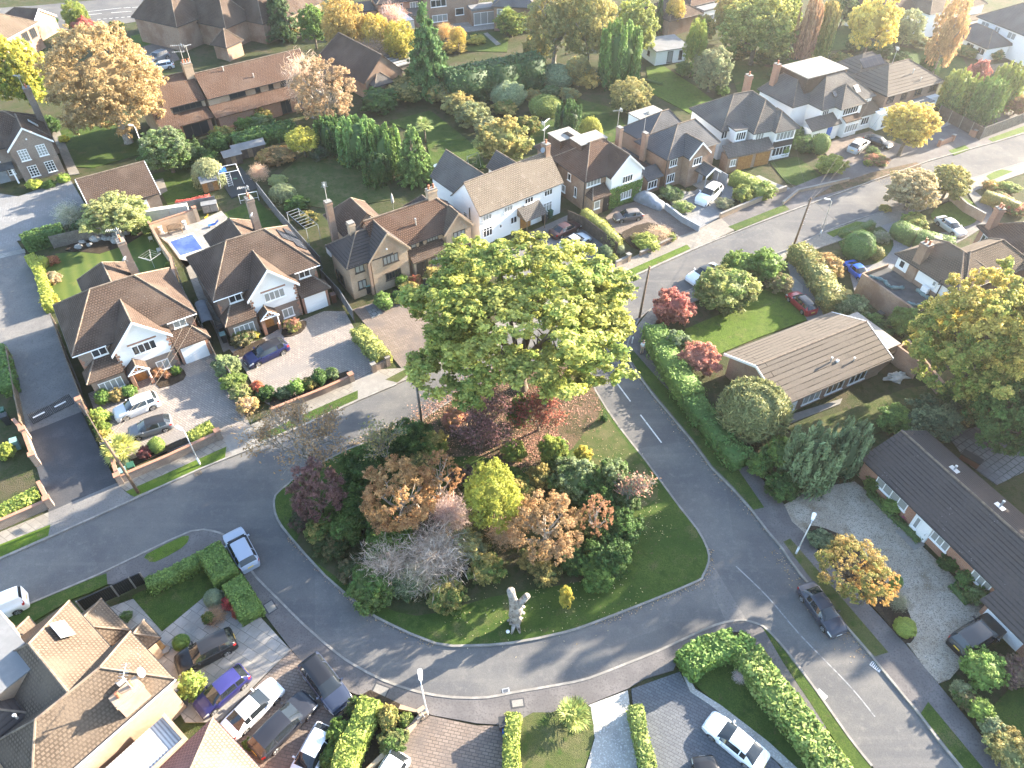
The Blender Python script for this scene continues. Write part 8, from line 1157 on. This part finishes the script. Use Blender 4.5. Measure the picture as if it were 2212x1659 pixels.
SH([('bush',560,240,60,2.6,Gm,Oc,'green bush on the flats terrace'),('bush',450,345,60,2.6,Gm,Gd,'dark bush behind the climbing frame tree'),('bush',420,335,60,3,Gm,Pg,'green bush between garage tree and play area'),('bush',500,60,70,3,Gd,Gm,'dark bush in the steep gable house garden'),('bush',620,70,60,2.5,Gm,Oc,'bush on the hall lawn'),('bush',900,160,60,3,Gm,Gd,'green bush at the foot of the pointed conifer'),('bush',935,178,60,2.6,Gm,Oc,'bush between the conifer and the lawn bed'),('bush',1420,110,40,2.4,Gm,Gl,'bush at the studio corner'),('bush',1480,150,50,2.4,Gl,Gm,'leafy bush on the studio border'),('bush',1600,110,60,3,Gm,Oc,'bush under the very broad green tree'),('bush',1655,125,60,3,Gd,Gm,'dark bush under the very broad green tree'),('bush',1710,145,50,2.4,Gm,Gl,'bush behind the big white house'),('bush',1820,130,60,2.6,Gm,Oc,'bush at the end of the golden maple lawn'),('bush',1945,130,50,2.6,Gm,Gd,'bush behind the ribbed tile house'),('bush',2090,110,60,1.8,Gl,Oc,'low border in front of the low curved bay'),('bush',60,60,50,3,Gm,Gl,'green bush by the tan corner house'),('bush',105,50,40,3,Gd,Gm,'dark bush beside the far road'),('bush',250,58,40,2,Gm,Oc,'bush at the gated drive entrance'),('bush',100,270,60,3,Gd,Gm,'dark bush beside the sash window house chimney'),('bush',400,350,50,2.4,Gd,Gm,'dark bush behind the garage lawn')], 'filler shrubs of the far gardens')
palm(254, 958, 84, 2.4, (.20,.22,.05), (.34,.30,.08), 'fan palm with yellowing fronds behind the pole at the lane mouth', .9, 2, nf=50); palm(1238, 1538, 84, 1.8, (.11,.16,.04), (.24,.22,.06), 'fan palm on the small lawn by the white gravel', .5, 3); palm(915, 262, 46, 2.6, (.12,.17,.05), (.22,.22,.08), 'tall garden palm on the back lawn', 2.6, 4); palm(1096, 20, 36, 3.2, (.14,.19,.05), Gy, 'tall palm on the far row', 4.0, 5)
# hedges
H_ = hedge
H_([(314,1258),(380,1228),(440,1196)], 1.1, 1.3, (.075,.125,.03), Gl, 'clipped hedge along the corner lawn, long low run'); H_([(448,1180),(468,1212),(486,1240)], 1.9, 1.6, (.07,.12,.028), Gl, 'clipped hedge block at the footway bend'); H_([(500,1252),(520,1285),(540,1322)], 1.7, 1.4, (.075,.13,.03), Gl, 'clipped hedge between the red maple and the footway'); H_([(410,942),(436,926),(456,916)], 1.4, 1.15, (.14,.17,.03), Gy, 'square yellow green hedge at the end of the front wall'); H_([(-30,1118),(40,1082),(78,1062)], 1.5, .95, (.12,.17,.03), Gy, 'laurel hedge behind the left edge wall', ls=.14)
H_([(1482,1430),(1530,1398),(1590,1380),(1618,1400)], 1.9, 1.7, (.065,.125,.025), Gl, 'large clipped laurel hedge, short arm by the crescent', ls=.14, dens=60); H_([(1618,1400),(1650,1450),(1710,1525),(1775,1610),(1830,1690)], 2.0, 1.7, (.075,.135,.025), (.2,.22,.06), 'large clipped laurel hedge, long arm beside the side road', ls=.14, dens=60)
H_([(1108,1538),(1105,1590),(1103,1720)], 1.0, 1.3, (.12,.165,.03), Gy, 'narrow clipped hedge beside the small lawn'); H_([(1374,1522),(1384,1580),(1400,1640),(1412,1720)], .95, 1.2, (.15,.17,.045), Gl, 'low leafy hedge between white gravel and slate paving'); H_([(800,1506),(778,1560),(752,1610),(728,1690)], 1.5, 1.9, (.11,.165,.025), (.24,.25,.05), 'bright clipped hedge in the mixed hedge bed')
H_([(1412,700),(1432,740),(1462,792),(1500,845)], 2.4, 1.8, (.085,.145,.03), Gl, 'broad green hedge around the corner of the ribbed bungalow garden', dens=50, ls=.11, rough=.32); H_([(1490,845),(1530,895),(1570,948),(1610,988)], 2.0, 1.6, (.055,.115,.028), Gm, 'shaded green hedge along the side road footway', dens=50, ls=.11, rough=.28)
H_([(1722,525),(1750,545),(1785,598),(1812,645)], 2.2, 2.2, (.1,.125,.035), Oc, 'wild mixed hedge beside the cracked drive', dens=40, ls=.14, rough=.22); H_([(1938,478),(1985,500),(2040,515),(2065,520)], 2.2, 1.9, (.075,.115,.04), Gl, 'square clipped hedge in front of the silver saloon', dens=40); H_([(1818,500),(1860,488),(1888,478)], 1.0, .9, (.07,.115,.035), Gm, 'low clipped hedge at the oval bed', dens=40)
H_([(772,705),(800,735),(826,765)], 1.7, 1.6, (.12,.15,.04), (.24,.23,.06), 'feathery conifer hedge beside the block paved drive', dens=50, ls=.13, rough=.15); H_([(1262,450),(1300,480),(1336,515)], 1.1, 2.0, (.22,.22,.06), Gy, 'bamboo hedge along the brown fence', dens=45, ls=.16, rough=.15, asp=.22); H_([(1585,370),(1625,385),(1650,410)], 2.0, 1.8, (.11,.155,.025), Gy, 'clipped hedge with sunlit top in front of the timber garage', dens=45)
H_([(965,158),(1040,142),(1110,128),(1165,118)], 4.2, 5.2, (.026,.056,.02), (.042,.08,.026), 'tall dark evergreen hedge across the far gardens', dens=16, ls=.24, rough=.3, round_=.8); H_([(500,295),(560,278),(630,262)], 2.2, 2.4, (.045,.085,.025), Gm, 'green hedge in front of the flats garden', dens=22, ls=.2, rough=.15); H_([(45,512),(85,498),(130,488)], 2.0, 1.9, (.05,.09,.025), Gm, 'hedge beside the block paved yard', dens=40, ls=.13); H_([(62,548),(82,580),(95,625),(102,655)], 1.1, 1.4, (.2,.23,.03), Gy, 'sunlit narrow hedge along the lane', dens=45, ls=.12); H_([(75,558),(90,562)], 1.6, 1.3, (.17,.21,.03), Gy, 'short bright hedge clump at the lane corner', dens=45); H_([(335,67),(400,48)], 1.6, 1.6, (.035,.06,.02), Gd, 'dark clipped hedge beside the gated drive', dens=25, ls=.18) ; H_([(330,22),(338,45)], 3, 3, (.14,.16,.06), Pg, 'pale shrubby hedge by the far road', dens=20, ls=.2, rough=.3); H_([(440,20),(560,-5)], 2.5, 3.5, (.03,.06,.02), Gd, 'tall dark hedge beyond the steep gables', dens=16, ls=.22)
H_([(-10,745),(4,790),(14,830)], 1.4, 1.5, (.06,.11,.03), Gl, 'hedge left of the lane at the edge', dens=40, ls=.12); H_([(1880,1060),(1930,1110),(1990,1165)], .8, .45, (.05,.09,.03), Gm, 'low bedding strip under the bungalow windows', dens=50); H_([(1395,170),(1430,180)], .8, .4, Gm, Gd, 'low edging plants by the studio lawn', dens=30); H_([(2130,412),(2170,425),(2205,440)], 1.2, 1.6, (.15,.17,.06), Oc, 'sunlit hedge top along the curved stone wall', dens=35); H_([(2060,1260),(2095,1300)], .7, .5, (.05,.09,.03), Gm, 'low bedding strip beside the garage', dens=40); H_([(380,435),(420,428),(452,420)], .5, .5, (.38,.06,.04), Re, 'red creeper along the grey garden fence', dens=60, ls=.1)
# ivy on the white gable house
iv = Matrix.Translation(HE.root.location) @ Matrix.Rotation(HE.root.rotation_euler.z, 4, 'Z'); rng = np.random.default_rng(4); pts = []
for _ in range(2600):
    x, z = rng.uniform(.0, 5.5), rng.uniform(0, 2.9)
    if 1.9 < x < 3.9 and .6 < z < 1.9: continue
    if 1.5+.6*sin(x*2) < z < 1.9 and rng.random() < .5: continue
    pts.append((x, -.16-rng.uniform(0, .14), z))
P_ = np.array(pts); n_ = len(P_); me = leafmesh('ivy', P_, rng.normal(size=(n_, 3)), unit(rng.normal(size=(n_, 3))*.5+np.array([0, -1, .2])), .11*rng.uniform(.6, 1.4, n_), .7, np.clip(rng.normal(1, .2, n_), .5, 1.6), rng.uniform(0, 1, n_), 'hard')
ivy = mobj('ivy', me); ivy.location = HE.root.location; ivy.rotation_euler = HE.root.rotation_euler; ivy.color = (.05, .1, .025, 1); ivy['color_b'] = list(Gl); tag(ivy, 'ivy climbing the ground floor of the white gable house', 'ivy')
# fallen leaves along the gutters and under the trees, short grass on verges: uncountable
def scatter(name, areas, n, S, A, B, label, z, mat='soft', up=1.0, asp=.6, T=None, seed=3):
    rng = np.random.default_rng(seed); P = []
    for px, w in areas:
        L = [G(u, v, z) for u, v in px]; seg = [(a, b, (b-a).length) for a, b in zip(L, L[1:])]; tot = sum(s[2] for s in seg)
        for a, b, l in seg:
            k = int(n*l/tot/len(areas)); t = rng.uniform(0, 1, k); o = rng.normal(0, w, k); d = (b-a).normalized()
            P += [(a.x+(b.x-a.x)*x-d.y*y, a.y+(b.y-a.y)*x+d.x*y, z+.012) for x, y in zip(t, o)]
    P = np.array(P); m = len(P); N = unit(rng.normal(size=(m, 3))*.35+np.array([0, 0, up])); me = leafmesh(name, P, rng.normal(size=(m, 3)), N, S*rng.uniform(.6, 1.4, m), asp, np.clip(rng.normal(1, .25, m), .4, 1.7), rng.uniform(0, 1, m), mat)
    o = mobj(name, me); o.color = (*A, 1); o['color_b'] = list(B); o['label'] = label; o['kind'] = 'stuff'; return o
scatter('fallen_leaves', [([(905,905),(985,853),(1110,800)], .9), ([(955,960),(1060,940),(1200,880),(1280,850)], 2.2), ([(1000,900),(1150,850),(1250,830)], 2.0), ([(1100,990),(1200,930)], 1.2)], 7000, .07, (.26,.16,.10), (.30,.15,.12), 'fallen brown and pink leaves under the oak', .15)
scatter('fallen_leaves', [(KE[:9], .3), (ISL[16:22], .25), ([(753,964),(910,902)], .35), ([(625,1160),(790,1320),(940,1393)], .2), ([(1692,1180),(1800,1310),(1887,1417)], .8), ([(1880,385),(1960,365)], 1.2)], 4200, .055, (.22,.15,.09), (.27,.19,.09), 'fallen leaves gathered along the kerbs', .05)
scatter('fallen_leaves', [([(960,1340),(1110,1320),(1250,1310),(1380,1260)], 1.5), ([(1300,960),(1390,1080),(1430,1170)], 1.1)], 420, .05, (.36,.32,.2), (.3,.22,.1), 'pale leaves dotted over the island grass', .15, seed=9)
# ---------------------------------------------------------------- light, air, view
SAZ, SEL = RAD(31.5), RAD(17.5)
sd = Vector((cos(SAZ)*cos(SEL), sin(SAZ)*cos(SEL), sin(SEL)))
sun = bpy.data.objects.new('sun', bpy.data.lights.new('sun', 'SUN')); COL.objects.link(sun); sun.rotation_euler = (-sd).to_track_quat('-Z', 'Y').to_euler(); sun.data.energy = 5.0; sun.data.angle = RAD(.55); sun.data.color = (1.0, .87, .69); sun.location = sd*200
w = bpy.data.worlds.new('World'); scene.world = w; w.use_nodes = True; nt = w.node_tree
sky = nt.nodes.new('ShaderNodeTexSky'); sky.sky_type = 'NISHITA'; sky.sun_disc = False; sky.sun_elevation = SEL; sky.sun_rotation = pi/2-SAZ; sky.air_density = 1.0; sky.dust_density = 1.0; sky.ozone_density = 1.0
nt.links.new(sky.outputs[0], nt.nodes['Background'].inputs[0]); nt.nodes['Background'].inputs[1].default_value = .12
hz = MB().box(-330, 330, -80, 430, -1.2, 51.5).obj('haze', None, None, uv=False); hm = bpy.data.materials.new('haze_air'); hm.use_nodes = True; hn = hm.node_tree; hn.nodes.clear(); pv = hn.nodes.new('ShaderNodeVolumePrincipled'); ho = hn.nodes.new('ShaderNodeOutputMaterial'); pv.inputs['Color'].default_value = (.93, .95, 1, 1); pv.inputs['Density'].default_value = .00026; pv.inputs['Anisotropy'].default_value = .7; hn.links.new(pv.outputs[0], ho.inputs['Volume']); hz.data.materials.append(hm); hz['kind'] = 'stuff'; hz['label'] = 'thin bright autumn haze over the far gardens'
scene.view_settings.view_transform = 'Standard'; scene.view_settings.look = 'None'; scene.view_settings.exposure = 2.78; scene.view_settings.gamma = 1.0; scene.view_settings.use_curve_mapping = False
cy = scene.cycles; cy.max_bounces = 6; cy.diffuse_bounces = 3; cy.glossy_bounces = 2; cy.transmission_bounces = 3; cy.transparent_max_bounces = 4; cy.volume_bounces = 0; cy.use_denoising = True; cy.use_adaptive_sampling = True; cy.adaptive_threshold = .02; cy.caustics_reflective = False; cy.caustics_refractive = False; cy.sample_clamp_indirect = 6
for o in list(bpy.data.objects):
    if o.parent is None and o.type == 'EMPTY' and 'label' not in o: bpy.data.objects.remove(o)
bpy.context.view_layer.update()
